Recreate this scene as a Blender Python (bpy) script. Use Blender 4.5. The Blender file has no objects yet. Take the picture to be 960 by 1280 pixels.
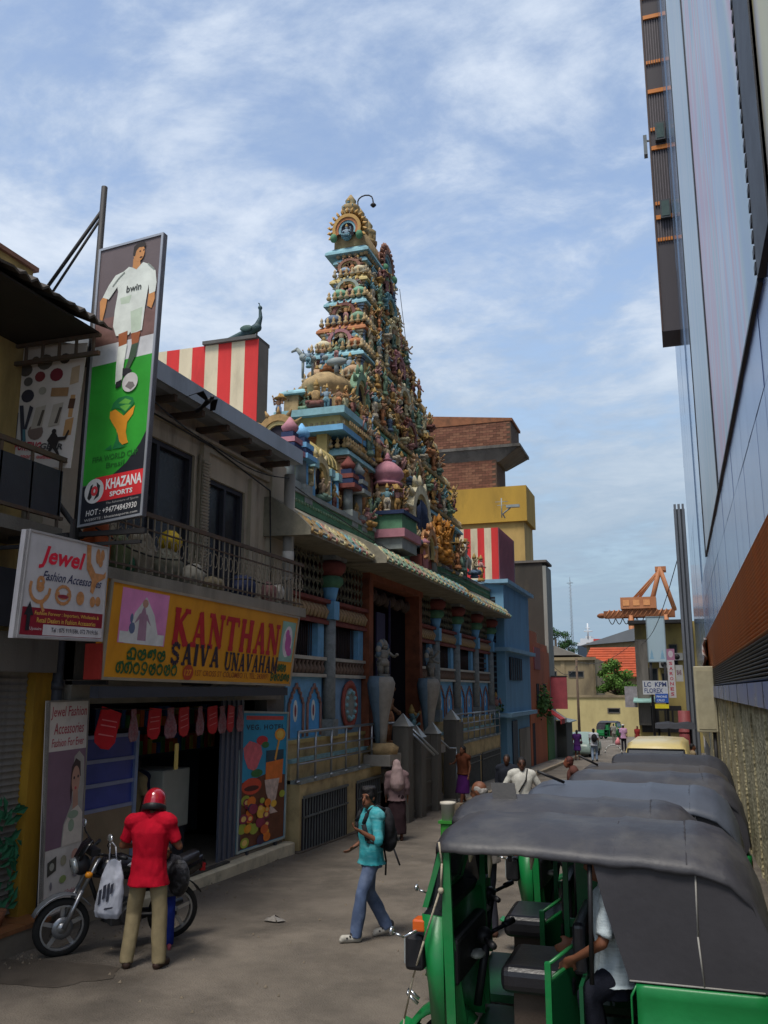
import bpy, math, random
import numpy as np
from mathutils import Vector as V, Matrix, noise
rnd = random.Random(11)
PI = math.pi
R = math.radians
SC = bpy.context.scene
COL = SC.collection

def hexc(h):
    h = h.lstrip('#')
    c = [int(h[i:i + 2], 16) / 255 for i in (0, 2, 4)]
    return tuple(x / 12.92 if x <= .04045 else ((x + .055) / 1.055) ** 2.4 for x in c) + (1,)

def g(y):                       # the street falls gently away from the camera
    return -.025 * max(-20, min(y, 130))

# ---------------------------------------------------------------- camera
cam = bpy.data.cameras.new('camera')
cam.sensor_fit = 'VERTICAL'; cam.sensor_height = 24; cam.lens = 24 * 1100 / 1280
cam.clip_start = .1; cam.clip_end = 5000
camo = bpy.data.objects.new('camera', cam); COL.objects.link(camo)
camo.location = (0, 0, 2.6)
camo.rotation_euler = (R(90 + 11.41), 0, R(18.25))
SC.camera = camo

# ---------------------------------------------------------------- light
SC.view_settings.view_transform = 'Standard'
SC.view_settings.look = 'None'
SC.view_settings.exposure = 1.0
SC.view_settings.gamma = 1.0
SUN_EL, SUN_AZ = 64, 190        # degrees; azimuth clockwise from +Y
sd = bpy.data.lights.new('sun', 'SUN'); sd.energy = 1.5; sd.angle = R(18); sd.color = (1, .95, .87)
so = bpy.data.objects.new('sun', sd); COL.objects.link(so)
dirv = V((math.sin(R(SUN_AZ)) * math.cos(R(SUN_EL)), math.cos(R(SUN_AZ)) * math.cos(R(SUN_EL)), math.sin(R(SUN_EL))))
so.rotation_euler = dirv.to_track_quat('Z', 'Y').to_euler(); so.location = (0, -10, 60)

w = bpy.data.worlds.new('World'); SC.world = w; w.use_nodes = True
nt = w.node_tree; N = nt.nodes; L = nt.links
bg = N['Background']; bg.inputs['Strength'].default_value = .1
sky = N.new('ShaderNodeTexSky'); sky.sky_type = 'NISHITA'; sky.sun_disc = False
sky.sun_elevation = R(SUN_EL); sky.sun_rotation = R(SUN_AZ); sky.air_density = 1.0; sky.dust_density = 1.5
tc = N.new('ShaderNodeTexCoord'); sep = N.new('ShaderNodeSeparateXYZ'); L.new(tc.outputs['Generated'], sep.inputs[0])
def math_node(op, a, b=None, clamp=False):
    n = N.new('ShaderNodeMath'); n.operation = op; n.use_clamp = clamp
    for i, x in enumerate((a, b)):
        if x is None: continue
        if isinstance(x, (int, float)): n.inputs[i].default_value = x
        else: L.new(x, n.inputs[i])
    return n.outputs[0]
zz = math_node('MAXIMUM', sep.outputs['Z'], 0.0)
zz = math_node('ADD', zz, .16)
cx = math_node('DIVIDE', sep.outputs['X'], zz); cy = math_node('DIVIDE', sep.outputs['Y'], zz)
cmb = N.new('ShaderNodeCombineXYZ'); L.new(cx, cmb.inputs[0]); L.new(cy, cmb.inputs[1])
def cloud_noise(scale, detail, rough, dist, sx=1, sy=1, rot=0, off=(0, 0, 0)):
    mp = N.new('ShaderNodeMapping'); mp.inputs['Scale'].default_value = (sx, sy, 1); mp.inputs['Rotation'].default_value = (0, 0, R(rot))
    mp.inputs['Location'].default_value = off
    L.new(cmb.outputs[0], mp.inputs[0])
    n = N.new('ShaderNodeTexNoise'); n.inputs['Scale'].default_value = scale; n.inputs['Detail'].default_value = detail
    n.inputs['Roughness'].default_value = rough; n.inputs['Distortion'].default_value = dist
    L.new(mp.outputs[0], n.inputs['Vector']); return n.outputs['Fac']
big = cloud_noise(1.25, 6, .55, .25, 1, 1.15, 25, (5.2, 1.7, 0))
fine = cloud_noise(3.4, 12, .64, .3, 1, 1.2, 30, (1.1, 5.3, 0))
ripple = cloud_noise(12, 8, .62, .3, 1, 1.5, 40)
mix = math_node('ADD', math_node('MULTIPLY', big, .46), math_node('ADD', math_node('MULTIPLY', fine, .36), math_node('MULTIPLY', ripple, .18)))
ramp = N.new('ShaderNodeMapRange'); ramp.interpolation_type = 'SMOOTHSTEP'; L.new(mix, ramp.inputs[0])
ramp.inputs['From Min'].default_value = .37; ramp.inputs['From Max'].default_value = .545
cov = math_node('ADD', math_node('MULTIPLY', ramp.outputs[0], .9), .05, True)
cl = N.new('ShaderNodeValToRGB'); L.new(math_node('ADD', math_node('MULTIPLY', fine, .55), math_node('MULTIPLY', big, .5)), cl.inputs[0])
e = cl.color_ramp.elements
e[0].position = .44; e[0].color = (2.1, 2.7, 3.7, 1); e[1].position = .64; e[1].color = (4.0, 4.4, 5.0, 1)
tint = N.new('ShaderNodeMix'); tint.data_type = 'RGBA'; tint.blend_type = 'MULTIPLY'; tint.inputs['Factor'].default_value = 1
L.new(sky.outputs[0], tint.inputs['A']); tint.inputs['B'].default_value = (1.4, 1.3, 1.2, 1)
mx = N.new('ShaderNodeMix'); mx.data_type = 'RGBA'
L.new(cov, mx.inputs['Factor']); L.new(tint.outputs['Result'], mx.inputs['A']); L.new(cl.outputs[0], mx.inputs['B'])
low = N.new('ShaderNodeMapRange'); low.interpolation_type = 'SMOOTHSTEP'; L.new(sep.outputs['Z'], low.inputs[0])
low.inputs['From Min'].default_value = .0; low.inputs['From Max'].default_value = .5; low.inputs['To Min'].default_value = .95; low.inputs['To Max'].default_value = 0
hz = N.new('ShaderNodeMix'); hz.data_type = 'RGBA'; L.new(low.outputs[0], hz.inputs['Factor']); L.new(mx.outputs['Result'], hz.inputs['A']); hz.inputs['B'].default_value = (1.55, 2.15, 2.75, 1)
L.new(hz.outputs['Result'], bg.inputs['Color'])

# ---------------------------------------------------------------- materials
MATS = {}
FILL_LIFT = 1.0            # gain on colours; lightens the dim fronts in place of fill light
def mat(name, col='#808080', rough=.75, var=.18, scale=2.5, bump=.12, bscale=45, metal=0, streak=0, stain=None, stain_amt=.5, spec=.35, rand=None, coat=0):
    if name in MATS: return MATS[name]
    m = bpy.data.materials.new(name); m.use_nodes = True; MATS[name] = m
    t = m.node_tree; n = t.nodes; l = t.links; b = n['Principled BSDF']
    b.inputs['Roughness'].default_value = rough; b.inputs['Metallic'].default_value = metal
    b.inputs['Specular IOR Level'].default_value = spec
    if coat: b.inputs['Coat Weight'].default_value = coat; b.inputs['Coat Roughness'].default_value = .15
    c = tuple(min(.82, x * FILL_LIFT) for x in hexc(col)[:3]) + (1,)
    tcn = n.new('ShaderNodeTexCoord')
    if rand:
        oi = n.new('ShaderNodeObjectInfo'); rp = n.new('ShaderNodeValToRGB'); rp.color_ramp.interpolation = 'CONSTANT'
        l.new(oi.outputs['Random'], rp.inputs[0]); el = rp.color_ramp.elements
        while len(el) < len(rand): el.new(.5)
        for i, hx in enumerate(rand): el[i].position = i / len(rand); el[i].color = tuple(min(.82, x * FILL_LIFT) for x in hexc(hx)[:3]) + (1,)
        base = rp.outputs[0]
    else:
        rg = n.new('ShaderNodeRGB'); rg.outputs[0].default_value = c; base = rg.outputs[0]
    mp = n.new('ShaderNodeMapping'); l.new(tcn.outputs['Object'], mp.inputs[0])
    if streak: mp.inputs['Scale'].default_value = (1, 1, 1 / streak)
    nz = n.new('ShaderNodeTexNoise'); nz.inputs['Scale'].default_value = scale; nz.inputs['Detail'].default_value = 8; nz.inputs['Roughness'].default_value = .62
    l.new(mp.outputs[0], nz.inputs['Vector'])
    mr = n.new('ShaderNodeMapRange'); l.new(nz.outputs['Fac'], mr.inputs[0])
    mr.inputs['From Min'].default_value = .3; mr.inputs['From Max'].default_value = .7
    mr.inputs['To Min'].default_value = 1 - var; mr.inputs['To Max'].default_value = 1 + var
    mu = n.new('ShaderNodeMix'); mu.data_type = 'RGBA'; mu.blend_type = 'MULTIPLY'; mu.inputs['Factor'].default_value = 1
    l.new(base, mu.inputs['A']); l.new(mr.outputs[0], mu.inputs['B'])
    out = mu.outputs['Result']
    if stain:
        n2 = n.new('ShaderNodeTexNoise'); n2.inputs['Scale'].default_value = scale * .7; n2.inputs['Detail'].default_value = 10; n2.inputs['Roughness'].default_value = .7
        mp2 = n.new('ShaderNodeMapping'); mp2.inputs['Location'].default_value = (7, 3, 2); l.new(mp.outputs[0], mp2.inputs[0]); l.new(mp2.outputs[0], n2.inputs['Vector'])
        r2 = n.new('ShaderNodeMapRange'); l.new(n2.outputs['Fac'], r2.inputs[0])
        r2.inputs['From Min'].default_value = .48; r2.inputs['From Max'].default_value = .68; r2.inputs['To Max'].default_value = stain_amt
        m2 = n.new('ShaderNodeMix'); m2.data_type = 'RGBA'; l.new(r2.outputs[0], m2.inputs['Factor']); l.new(out, m2.inputs['A']); m2.inputs['B'].default_value = hexc(stain)
        out = m2.outputs['Result']
    l.new(out, b.inputs['Base Color'])
    if bump:
        n3 = n.new('ShaderNodeTexNoise'); n3.inputs['Scale'].default_value = bscale; n3.inputs['Detail'].default_value = 6
        l.new(tcn.outputs['Object'], n3.inputs['Vector'])
        bp = n.new('ShaderNodeBump'); bp.inputs['Strength'].default_value = bump; bp.inputs['Distance'].default_value = .03
        l.new(n3.outputs['Fac'], bp.inputs['Height']); l.new(bp.outputs[0], b.inputs['Normal'])
        rr = n.new('ShaderNodeMapRange'); l.new(nz.outputs['Fac'], rr.inputs[0]); rr.inputs['To Min'].default_value = max(.05, rough - .12); rr.inputs['To Max'].default_value = min(1, rough + .12)
        l.new(rr.outputs[0], b.inputs['Roughness'])
    return m
def ink(col, rough=.5):         # flat print and plain colours
    return mat('ink_' + col.strip('#'), col, rough, .16, 4, 0)
def cloth(col): return mat('cloth_' + col.strip('#'), col, .9, .14, 9, .25, 120, spec=.1)
def paint(col, rough=.35): return mat('paint_' + col.strip('#'), col, rough, .08, 5, .03, 30, spec=.5)

# ---------------------------------------------------------------- meshes
BASE = {}
class MB:
    def __init__(s): s.v = []; s.f = []; s.m = []; s.sm = []; s.T = None
    def add(s, vs, fs, mi=0, smooth=False):
        o = len(s.v)
        if s.T is not None: vs = [s.T @ V(p) for p in vs]
        s.v += [tuple(p) for p in vs]; s.f += [tuple(i + o for i in f) for f in fs]
        s.m += [mi] * len(fs); s.sm += [smooth] * len(fs); return s
    def box(s, a, b, mi=0):
        (x0, y0, z0), (x1, y1, z1) = [(min(a[i], b[i]) for i in range(3)), (max(a[i], b[i]) for i in range(3))]
        return s.add([(x0, y0, z0), (x1, y0, z0), (x1, y1, z0), (x0, y1, z0), (x0, y0, z1), (x1, y0, z1), (x1, y1, z1), (x0, y1, z1)],
                     [(0, 3, 2, 1), (4, 5, 6, 7), (0, 1, 5, 4), (1, 2, 6, 5), (2, 3, 7, 6), (3, 0, 4, 7)], mi)
    def cbox(s, c, d, mi=0): return s.box([c[i] - d[i] / 2 for i in range(3)], [c[i] + d[i] / 2 for i in range(3)], mi)
    def quad(s, a, b, c, d, mi=0): return s.add([a, b, c, d], [(0, 1, 2, 3)], mi)
    def loft(s, rings, mi=0, smooth=True, caps=True, closed=True):
        n = len(rings[0]); vs = [p for r in rings for p in r]; fs = []
        for i in range(len(rings) - 1):
            for j in range(n if closed else n - 1):
                k = (j + 1) % n; fs.append((i * n + j, i * n + k, (i + 1) * n + k, (i + 1) * n + j))
        if caps and closed: fs += [tuple(range(n))[::-1], tuple(range((len(rings) - 1) * n, len(rings) * n))]
        return s.add(vs, fs, mi, smooth)
    def prism(s, poly, d, mi=0):     # poly: list of 3D points, d: extrusion vector
        return s.loft([poly, [tuple(V(p) + V(d)) for p in poly]], mi, False)
    def cyl(s, p0, p1, r0, r1=None, n=10, mi=0, smooth=True, caps=True, sx=1):
        p0, p1 = V(p0), V(p1); r1 = r0 if r1 is None else r1
        q = (p1 - p0).to_track_quat('Z', 'Y')
        ring = lambda p, r: [tuple(p + q @ V((math.cos(2 * PI * i / n) * r * sx, math.sin(2 * PI * i / n) * r, 0))) for i in range(n)]
        return s.loft([ring(p0, r0), ring(p1, r1)], mi, smooth, caps)
    def tube(s, pts, r, n=6, mi=0):
        for a, b in zip(pts[:-1], pts[1:]): s.cyl(a, b, r, r, n, mi)
        return s
    def lathe(s, prof, c=(0, 0, 0), n=12, mi=0, sx=1, sy=1, smooth=True, ph=0, caps=True):
        return s.loft([[(c[0] + math.cos(2 * PI * i / n + ph) * r * sx, c[1] + math.sin(2 * PI * i / n + ph) * r * sy, c[2] + z) for i in range(n)] for r, z in prof], mi, smooth, caps)
    def ball(s, c, r, n=10, m=6, mi=0, M=None):
        r = (r, r, r) if isinstance(r, (int, float)) else r
        rings = []
        for j in range(m + 1):
            a = -PI / 2 + PI * j / m; cr = max(math.cos(a), .03)
            rr = []
            for i in range(n):
                p = V((math.cos(2 * PI * i / n) * cr * r[0], math.sin(2 * PI * i / n) * cr * r[1], math.sin(a) * r[2]))
                if M is not None: p = M @ p
                rr.append(tuple(V(c) + p))
            rings.append(rr)
        return s.loft(rings, mi, True)
    def cap(s, p0, p1, r0, r1, n=10, mi=0):
        s.cyl(p0, p1, r0, r1, n, mi); s.ball(p0, r0, n, 6, mi); s.ball(p1, r1, n, 6, mi); return s
    def mesh(s, name, mats, off=(0, 0, 0)):
        me = bpy.data.meshes.new(name); o = V(off)
        me.from_pydata([tuple(V(p) - o) for p in s.v] if o.length else s.v, [], s.f)
        for m in (mats if isinstance(mats, (list, tuple)) else [mats]): me.materials.append(m)
        me.polygons.foreach_set('material_index', s.m); me.polygons.foreach_set('use_smooth', s.sm); me.update()
        return me
    def build(s, name, mats, parent=None, world=True):
        off = BASE.get(parent.name, (0, 0, 0)) if (parent and world) else (0, 0, 0)
        return link(name, s.mesh(name, mats, off), parent)
def link(name, me, parent=None, loc=None, rz=None):
    o = bpy.data.objects.new(name, me); COL.objects.link(o)
    if parent: o.parent = parent; BASE[o.name] = BASE.get(parent.name, (0, 0, 0))
    if loc is not None: o.location = V(loc) - (V(BASE.get(parent.name, (0, 0, 0))) if parent else V())
    if rz: o.rotation_euler = (0, 0, rz)
    return o
def tag(o, label, cat, group=None):
    o['label'] = label; o['category'] = cat
    if group: o['group'] = group
    return o
def thing(name, label, cat, loc=(0, 0, 0), rz=0, group=None):
    o = bpy.data.objects.new(name, None); COL.objects.link(o); o.empty_display_size = .2
    o.location = loc; o.rotation_euler = (0, 0, rz)
    BASE[o.name] = tuple(loc) if not rz else (0, 0, 0)
    return tag(o, label, cat, group)
def kind(o, k): o['kind'] = k; return o
def one(mb, name, mats, label, cat, group=None, loc=None):   # a thing that is a single mesh, its origin at loc
    o = link(name, mb.mesh(name, mats, loc or (0, 0, 0)))
    if loc: o.location = loc
    return tag(o, label, cat, group)
def copy_tree(o, parent=None):
    c = o.copy(); COL.objects.link(c)
    if parent: c.parent = parent
    for ch in list(o.children): copy_tree(ch, c)
    return c
def bevel(o, wdt=.01, seg=2):
    m = o.modifiers.new('bevel', 'BEVEL'); m.width = wdt; m.segments = seg; m.limit_method = 'ANGLE'; m.angle_limit = R(40); return o
BENCH = bpy.data.scenes.new('bench')      # a spare scene in which meshes are evaluated quickly; removed at the end
def evaluated(o, name, mats):
    COL.objects.unlink(o); BENCH.collection.objects.link(o)
    vl = BENCH.view_layers[0]; vl.update(); dg = vl.depsgraph
    me = bpy.data.meshes.new_from_object(o.evaluated_get(dg)); me.name = name
    bpy.data.objects.remove(o)
    me.materials.clear()
    for m in mats: me.materials.append(m)
    return me
def vox(mb, name, mats, size=.012, smooth=4, wr=0, wscale=12, seed=0):
    o = link('temporary', mb.mesh(name, mats))
    m = o.modifiers.new('r', 'REMESH'); m.mode = 'VOXEL'; m.voxel_size = size
    if smooth: s = o.modifiers.new('s', 'SMOOTH'); s.iterations = smooth; s.factor = .5
    me = evaluated(o, name, mats if isinstance(mats, list) else [mats])
    me.polygons.foreach_set('material_index', [0] * len(me.polygons))
    if wr:
        n = len(me.vertices); co = np.empty(n * 3, 'f'); me.vertices.foreach_get('co', co); no = np.empty(n * 3, 'f'); me.vertex_normals.foreach_get('vector', no)
        co = co.reshape(-1, 3); no = no.reshape(-1, 3); nn = noise.noise; q = (co * (wscale, wscale, wscale * .6)).tolist()
        k = np.array([nn((x + seed, y, z)) + .5 * nn((x * 2.3, y * 2.3 + seed, z * 2)) for x, y, z in q], 'f')
        co += no * (wr * k)[:, None]; me.vertices.foreach_set('co', co.ravel())
    me.polygons.foreach_set('use_smooth', [True] * len(me.polygons)); me.update()
    return me

# ---------------------------------------------------------------- flat print on a board
def text_mesh(s, bold=0, sp=1.0):
    cu = bpy.data.curves.new('t', 'FONT'); cu.body = s; cu.resolution_u = 2; cu.offset = bold; cu.space_character = sp
    o = link('temporary', cu)
    me = evaluated(o, 't', [])
    vs = [(v.co.x, v.co.y) for v in me.vertices]; fs = [tuple(p.vertices) for p in me.polygons]
    bpy.data.meshes.remove(me)
    return vs, fs
class Board:
    """A board given by its four corners (top left, top right, bottom right, bottom left); u runs right, v down, prints lie on its face."""
    def __init__(s, TL, TR, BR, BL, thing_, toward):
        s.c = [V(p) for p in (TL, TR, BR, BL)]; s.t = thing_
        n = (s.c[1] - s.c[0]).cross(s.c[3] - s.c[0]).normalized()
        s.n = n if n.dot(V(toward)) > 0 else -n
        s.layer = 1; s.W = (s.c[1] - s.c[0]).length; s.H = (s.c[3] - s.c[0]).length
    def P(s, u, v, off=0):
        a = s.c[0].lerp(s.c[1], u); b = s.c[3].lerp(s.c[2], u); return a.lerp(b, v) + s.n * off
    def panel(s, name, m, thick=.06, edge=None):
        mb = MB(); f = [s.P(0, 0), s.P(1, 0), s.P(1, 1), s.P(0, 1)]
        mb.loft([[tuple(p) for p in f], [tuple(p - s.n * thick) for p in f]], 0, False); return mb.build(name, m, s.t)
    def frame(s, name, m, wdt=.03, d=.02, back=.04):
        mb = MB(); a, b = wdt / s.W, wdt / s.H
        for (u0, v0, u1, v1) in ((0, 0, 1, b), (0, 1 - b, 1, 1), (0, b, a, 1 - b), (1 - a, b, 1, 1 - b)):
            mb.loft([[tuple(s.P(u, v, d)) for u, v in ((u0, v0), (u1, v0), (u1, v1), (u0, v1))], [tuple(s.P(u, v, -back)) for u, v in ((u0, v0), (u1, v0), (u1, v1), (u0, v1))]], 0, False)
        return mb.build(name, m, s.t)
    def poly(s, name, m, polys, parent=None):       # each poly a list of (u, v)
        mb = MB(); off = .002 + .0005 * s.layer; s.layer += 1
        for i, p in enumerate(polys):
            o = off + .00001 * (i % 25)
            p3 = [tuple(s.P(u, v, o)) for u, v in p]
            nn = V()
            for k in range(len(p3)):
                a, b = V(p3[k]), V(p3[(k + 1) % len(p3)]); nn += a.cross(b)
            if nn.dot(s.n) < 0: p3 = p3[::-1]
            mb.add(p3, [tuple(range(len(p3)))])
        return mb.build(name, m, parent or s.t)
    def rect(s, name, m, u0, v0, u1, v1): return s.poly(name, m, [[(u0, v0), (u1, v0), (u1, v1), (u0, v1)]])
    def ell(s, name, m, els, n=18):
        return s.poly(name, m, [[(cu + ru * math.cos(2 * PI * i / n), cv + rv * math.sin(2 * PI * i / n)) for i in range(n)] for cu, cv, ru, rv in els])
    def text(s, txt, m, u0, v0, u1, v1, bold=.01, shear=0, sp=1.0, name='lettering', keep=False):
        vs, fs = text_mesh(txt, bold, sp)
        if not vs: return None
        x0 = min(p[0] for p in vs); x1 = max(p[0] for p in vs); y0 = min(p[1] for p in vs); y1 = max(p[1] for p in vs)
        mb = MB(); off = .002 + .0005 * s.layer; s.layer += 1
        vv = []
        for x, y in vs:
            b = (y - y0) / (y1 - y0); a = (x - x0) / (x1 - x0)
            vv.append(tuple(s.P(u0 + (u1 - u0) * a + shear * b * (v1 - v0), v1 - (v1 - v0) * b, off)))
        if fs:
            f0 = fs[0]; nn = (V(vv[f0[1]]) - V(vv[f0[0]])).cross(V(vv[f0[2]]) - V(vv[f0[0]]))
            if nn.dot(s.n) < 0: fs = [f[::-1] for f in fs]
        mb.add(vv, fs); return mb.build(name, m, s.t)
    def strokes(s, name, m, lines, wu, wv, n=1):     # thick poly-lines in u, v
        ps = []
        for ln in lines:
            for (a, b), (c, d) in zip(ln[:-1], ln[1:]):
                dx, dy = (c - a) * s.W, (d - b) * s.H; q = math.hypot(dx, dy) or 1
                ex, ey = -dy / q * wu / s.W, dx / q * wu / s.H; fx, fy = dx / q * wu * .5 / s.W, dy / q * wu * .5 / s.H
                ps.append([(a + ex - fx, b + ey - fy), (c + ex + fx, d + ey + fy), (c - ex + fx, d - ey + fy), (a - ex - fx, b - ey - fy)])
        return s.poly(name, m, ps)
# slab serif capitals as strokes on a 1 x 1 cell: (x0, y0, x1, y1, half width)
def _arc(cx, cy, rx, ry, a0, a1, w, n=7):
    pts = [(cx + rx * math.cos(R(a0 + (a1 - a0) * i / n)), cy + ry * math.sin(R(a0 + (a1 - a0) * i / n))) for i in range(n + 1)]
    return [(a[0], a[1], b[0], b[1], w) for a, b in zip(pts[:-1], pts[1:])]
def _ser(x, y): return [(x - .17, y, x + .17, y, .055)]
SLAB = {
 'K': [(.2, 0, .2, 1, .1), (.26, .52, .78, 1, .06), (.36, .6, .84, 0, .1)] + _ser(.2, .04) + _ser(.2, .96) + _ser(.8, .04) + _ser(.78, .96),
 'A': [(.18, 0, .5, 1, .055), (.5, 1, .82, 0, .1), (.3, .32, .72, .32, .05)] + _ser(.18, .04) + _ser(.82, .04),
 'N': [(.16, 0, .16, 1, .055), (.16, .98, .84, .02, .1), (.84, 0, .84, 1, .055)] + _ser(.16, .04) + _ser(.12, .96) + _ser(.84, .96),
 'T': [(.5, 0, .5, 1, .1), (.06, .95, .94, .95, .06), (.07, .74, .07, .95, .045), (.93, .74, .93, .95, .045)] + _ser(.5, .04),
 'H': [(.2, 0, .2, 1, .1), (.8, 0, .8, 1, .1), (.2, .5, .8, .5, .06)] + _ser(.2, .04) + _ser(.2, .96) + _ser(.8, .04) + _ser(.8, .96),
 'I': [(.5, 0, .5, 1, .11)] + _ser(.5, .04) + _ser(.5, .96),
 'V': [(.18, 1, .5, 0, .1), (.5, 0, .82, 1, .055)] + _ser(.18, .96) + _ser(.82, .96),
 'U': [(.2, .28, .2, 1, .1), (.82, .28, .82, 1, .055)] + _arc(.51, .3, .31, .26, 180, 360, .075) + _ser(.2, .96) + _ser(.82, .96),
 'M': [(.12, 0, .12, 1, .055), (.12, .97, .5, .1, .09), (.5, .1, .88, .97, .05), (.88, 0, .88, 1, .1)] + _ser(.12, .04) + _ser(.88, .04),
 'S': _arc(.5, .73, .3, .22, 20, 270, .08) + _arc(.5, .27, .3, .23, 90, -160, .08) + [(.8, .7, .8, .95, .045), (.2, .05, .2, .3, .045)],
}
def slab_text(bd, txt, m, u0, v0, u1, v1, gap=.12):
    wd = {'I': .5, ' ': .4}
    tot = sum(wd.get(c, 1) + gap for c in txt); x = 0; ps = []
    for c in txt:
        wc = wd.get(c, 1)
        for (ax, ay, bx, by, hw) in SLAB.get(c, []):
            if c == 'I': ax, bx = .25 + (ax - .5) * .9, .25 + (bx - .5) * .9; 
            k = (u1 - u0) / tot
            A = (u0 + (x + ax) * k, v1 - (v1 - v0) * ay); B = (u0 + (x + bx) * k, v1 - (v1 - v0) * by)
            dx, dy = (B[0] - A[0]) * bd.W, (B[1] - A[1]) * bd.H; q = math.hypot(dx, dy) or 1
            hx, hy = hw * k, hw * (v1 - v0)
            hww = hw * min(k * bd.W, (v1 - v0) * bd.H) * 1.38
            ex, ey = -dy / q * hww / bd.W, dx / q * hww / bd.H
            ps.append([(A[0] + ex, A[1] + ey), (B[0] + ex, B[1] + ey), (B[0] - ex, B[1] - ey), (A[0] - ex, A[1] - ey)])
        x += wc + gap
    return bd.poly('lettering', m, ps)
# ---------------------------------------------------------------- the ground
asphalt = mat('asphalt', '#6c645a', .92, .30, 1.1, .7, 55, stain='#4b453e', stain_amt=.8)
dustm = mat('dusty_kerb', '#a89880', .9, .2, 2, .25, 50, stain='#6e655b', stain_amt=.7)
concrete = mat('concrete', '#8d877c', .9, .2, 1.2, .25, 40, streak=4, stain='#4c4843', stain_amt=.7)
dark_concrete = mat('dark_concrete', '#6c6862', .9, .25, 1, .25, 40, streak=5, stain='#33302d', stain_amt=.85)
mb = MB()
ys = [-30] + [i * 1.0 for i in range(-8, 60)] + [60 + 5 * i for i in range(15)] + [200, 1500]
xs = [-900, -60, -14] + [-10 + .75 * i for i in range(16)] + [6, 60, 900]
vs = [(x, y, g(y) + (.012 * noise.noise(V((x * .7, y * .5, 0))) if y < 60 and -10 < x < 3 else 0)) for y in ys for x in xs]
nx = len(xs)
mb.add(vs, [(j * nx + i, j * nx + i + 1, (j + 1) * nx + i + 1, (j + 1) * nx + i) for j in range(len(ys) - 1) for i in range(nx - 1)], 0, True)
kind(mb.build('street', asphalt), 'structure')
def slab(name, m, x0, x1, y0, y1, h, step=4):
    mb = MB(); n = max(1, int((y1 - y0) / step))
    for i in range(n):
        a, b = y0 + (y1 - y0) * i / n, y0 + (y1 - y0) * (i + 1) / n
        mb.add([(x0, a, g(a) - .2), (x1, a, g(a) - .2), (x1, b, g(b) - .2), (x0, b, g(b) - .2), (x0, a, g(a) + h), (x1, a, g(a) + h), (x1, b, g(b) + h), (x0, b, g(b) + h)],
               [(4, 5, 6, 7), (1, 2, 6, 5), (3, 0, 4, 7)] + ([(0, 1, 5, 4)] if i == 0 else []) + ([(2, 3, 7, 6)] if i == n - 1 else []))
    return kind(mb.build(name, m), 'structure')
slab('pavement', mat('pavement', '#827a70', .9, .25, 2, .3, 60, stain='#5b544c'), -7.4, -6.05, 24.5, 62, .13)
slab('gutter', mat('gutter', '#5f564d', .95, .3, 3, .4, 50, stain='#3b352f'), -7.4, -6.9, 15.9, 24.4, .025)
kb = thing('kerb', 'worn concrete kerb edging the pavement past the temple gate', 'kerb', (-6, 24.5, g(24.5)))
me = None
for i in range(24):
    y = 24.5 + 1.55 * i
    if me is None:
        b = MB(); b.box((-.09, .015, -.15), (.09, 1.53, .14)); me = b.mesh('kerb_stone', dustm)
    o = link('kerb_stone', me, kb, (-6, y, g(y) + rnd.uniform(-.008, .01))); o.rotation_euler = (-.025, 0, rnd.uniform(-.006, .006))
# a dark wet patch where the motorcycle stands
b = MB(); o_ = []
for i in range(40):
    a = 2 * PI * i / 40; r_ = 1 + .35 * noise.noise(V((2 * math.cos(a), 2 * math.sin(a), 1))) + .12 * noise.noise(V((7 * math.cos(a), 7 * math.sin(a), 4))); x, y = -6.5 + 1.0 * r_ * math.cos(a), 8.0 + .42 * r_ * math.sin(a) + .12 * math.cos(a); o_.append((x, y, g(y) + .006 + .012 * noise.noise(V((x * .7, y * .5, 0)))))
b.add(o_, [tuple(range(40))]); kind(b.build('road_patch', mat('wet_asphalt', '#514a42', .6, .25, 3, .3, 90)), 'structure')
# grit and litter along the edges of the road
mb = MB()
for i in range(900):
    y = rnd.uniform(6, 40); x = rnd.choice([-7.0 + abs(rnd.gauss(0, .4)), rnd.uniform(-7, .8)]); s = rnd.uniform(.006, .022)
    if x > .9: continue
    mb.add([(x - s, y - s, g(y) + .005), (x + s, y - s * .6, g(y) + .005), (x + s * .3, y + s, g(y) + .005), (x, y, g(y) + .01 + s)], [(0, 1, 3), (1, 2, 3), (2, 0, 3)])
kind(mb.build('gravel', mat('grit', '#6f6557', .95, .3, 30, 0)), 'stuff')
mb = MB(); cx0, cy0 = -5.05, 10.9
for i in range(5):
    a = i * 1.3; mb.add([(cx0 + .16 * math.cos(a), cy0 + .1 * math.sin(a), g(cy0) + .02), (cx0 + .16 * math.cos(a + 1.2), cy0 + .1 * math.sin(a + 1.2), g(cy0) + .02), (cx0, cy0, g(cy0) + .06 + .02 * (i % 2))], [(0, 1, 2)])
one(mb, 'plastic_wrapper', mat('wrapper', '#7d7872', .4, .3, 30), 'crumpled grey wrapper lying on the road before the step', 'litter', None, (cx0, cy0, g(cy0)))

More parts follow.
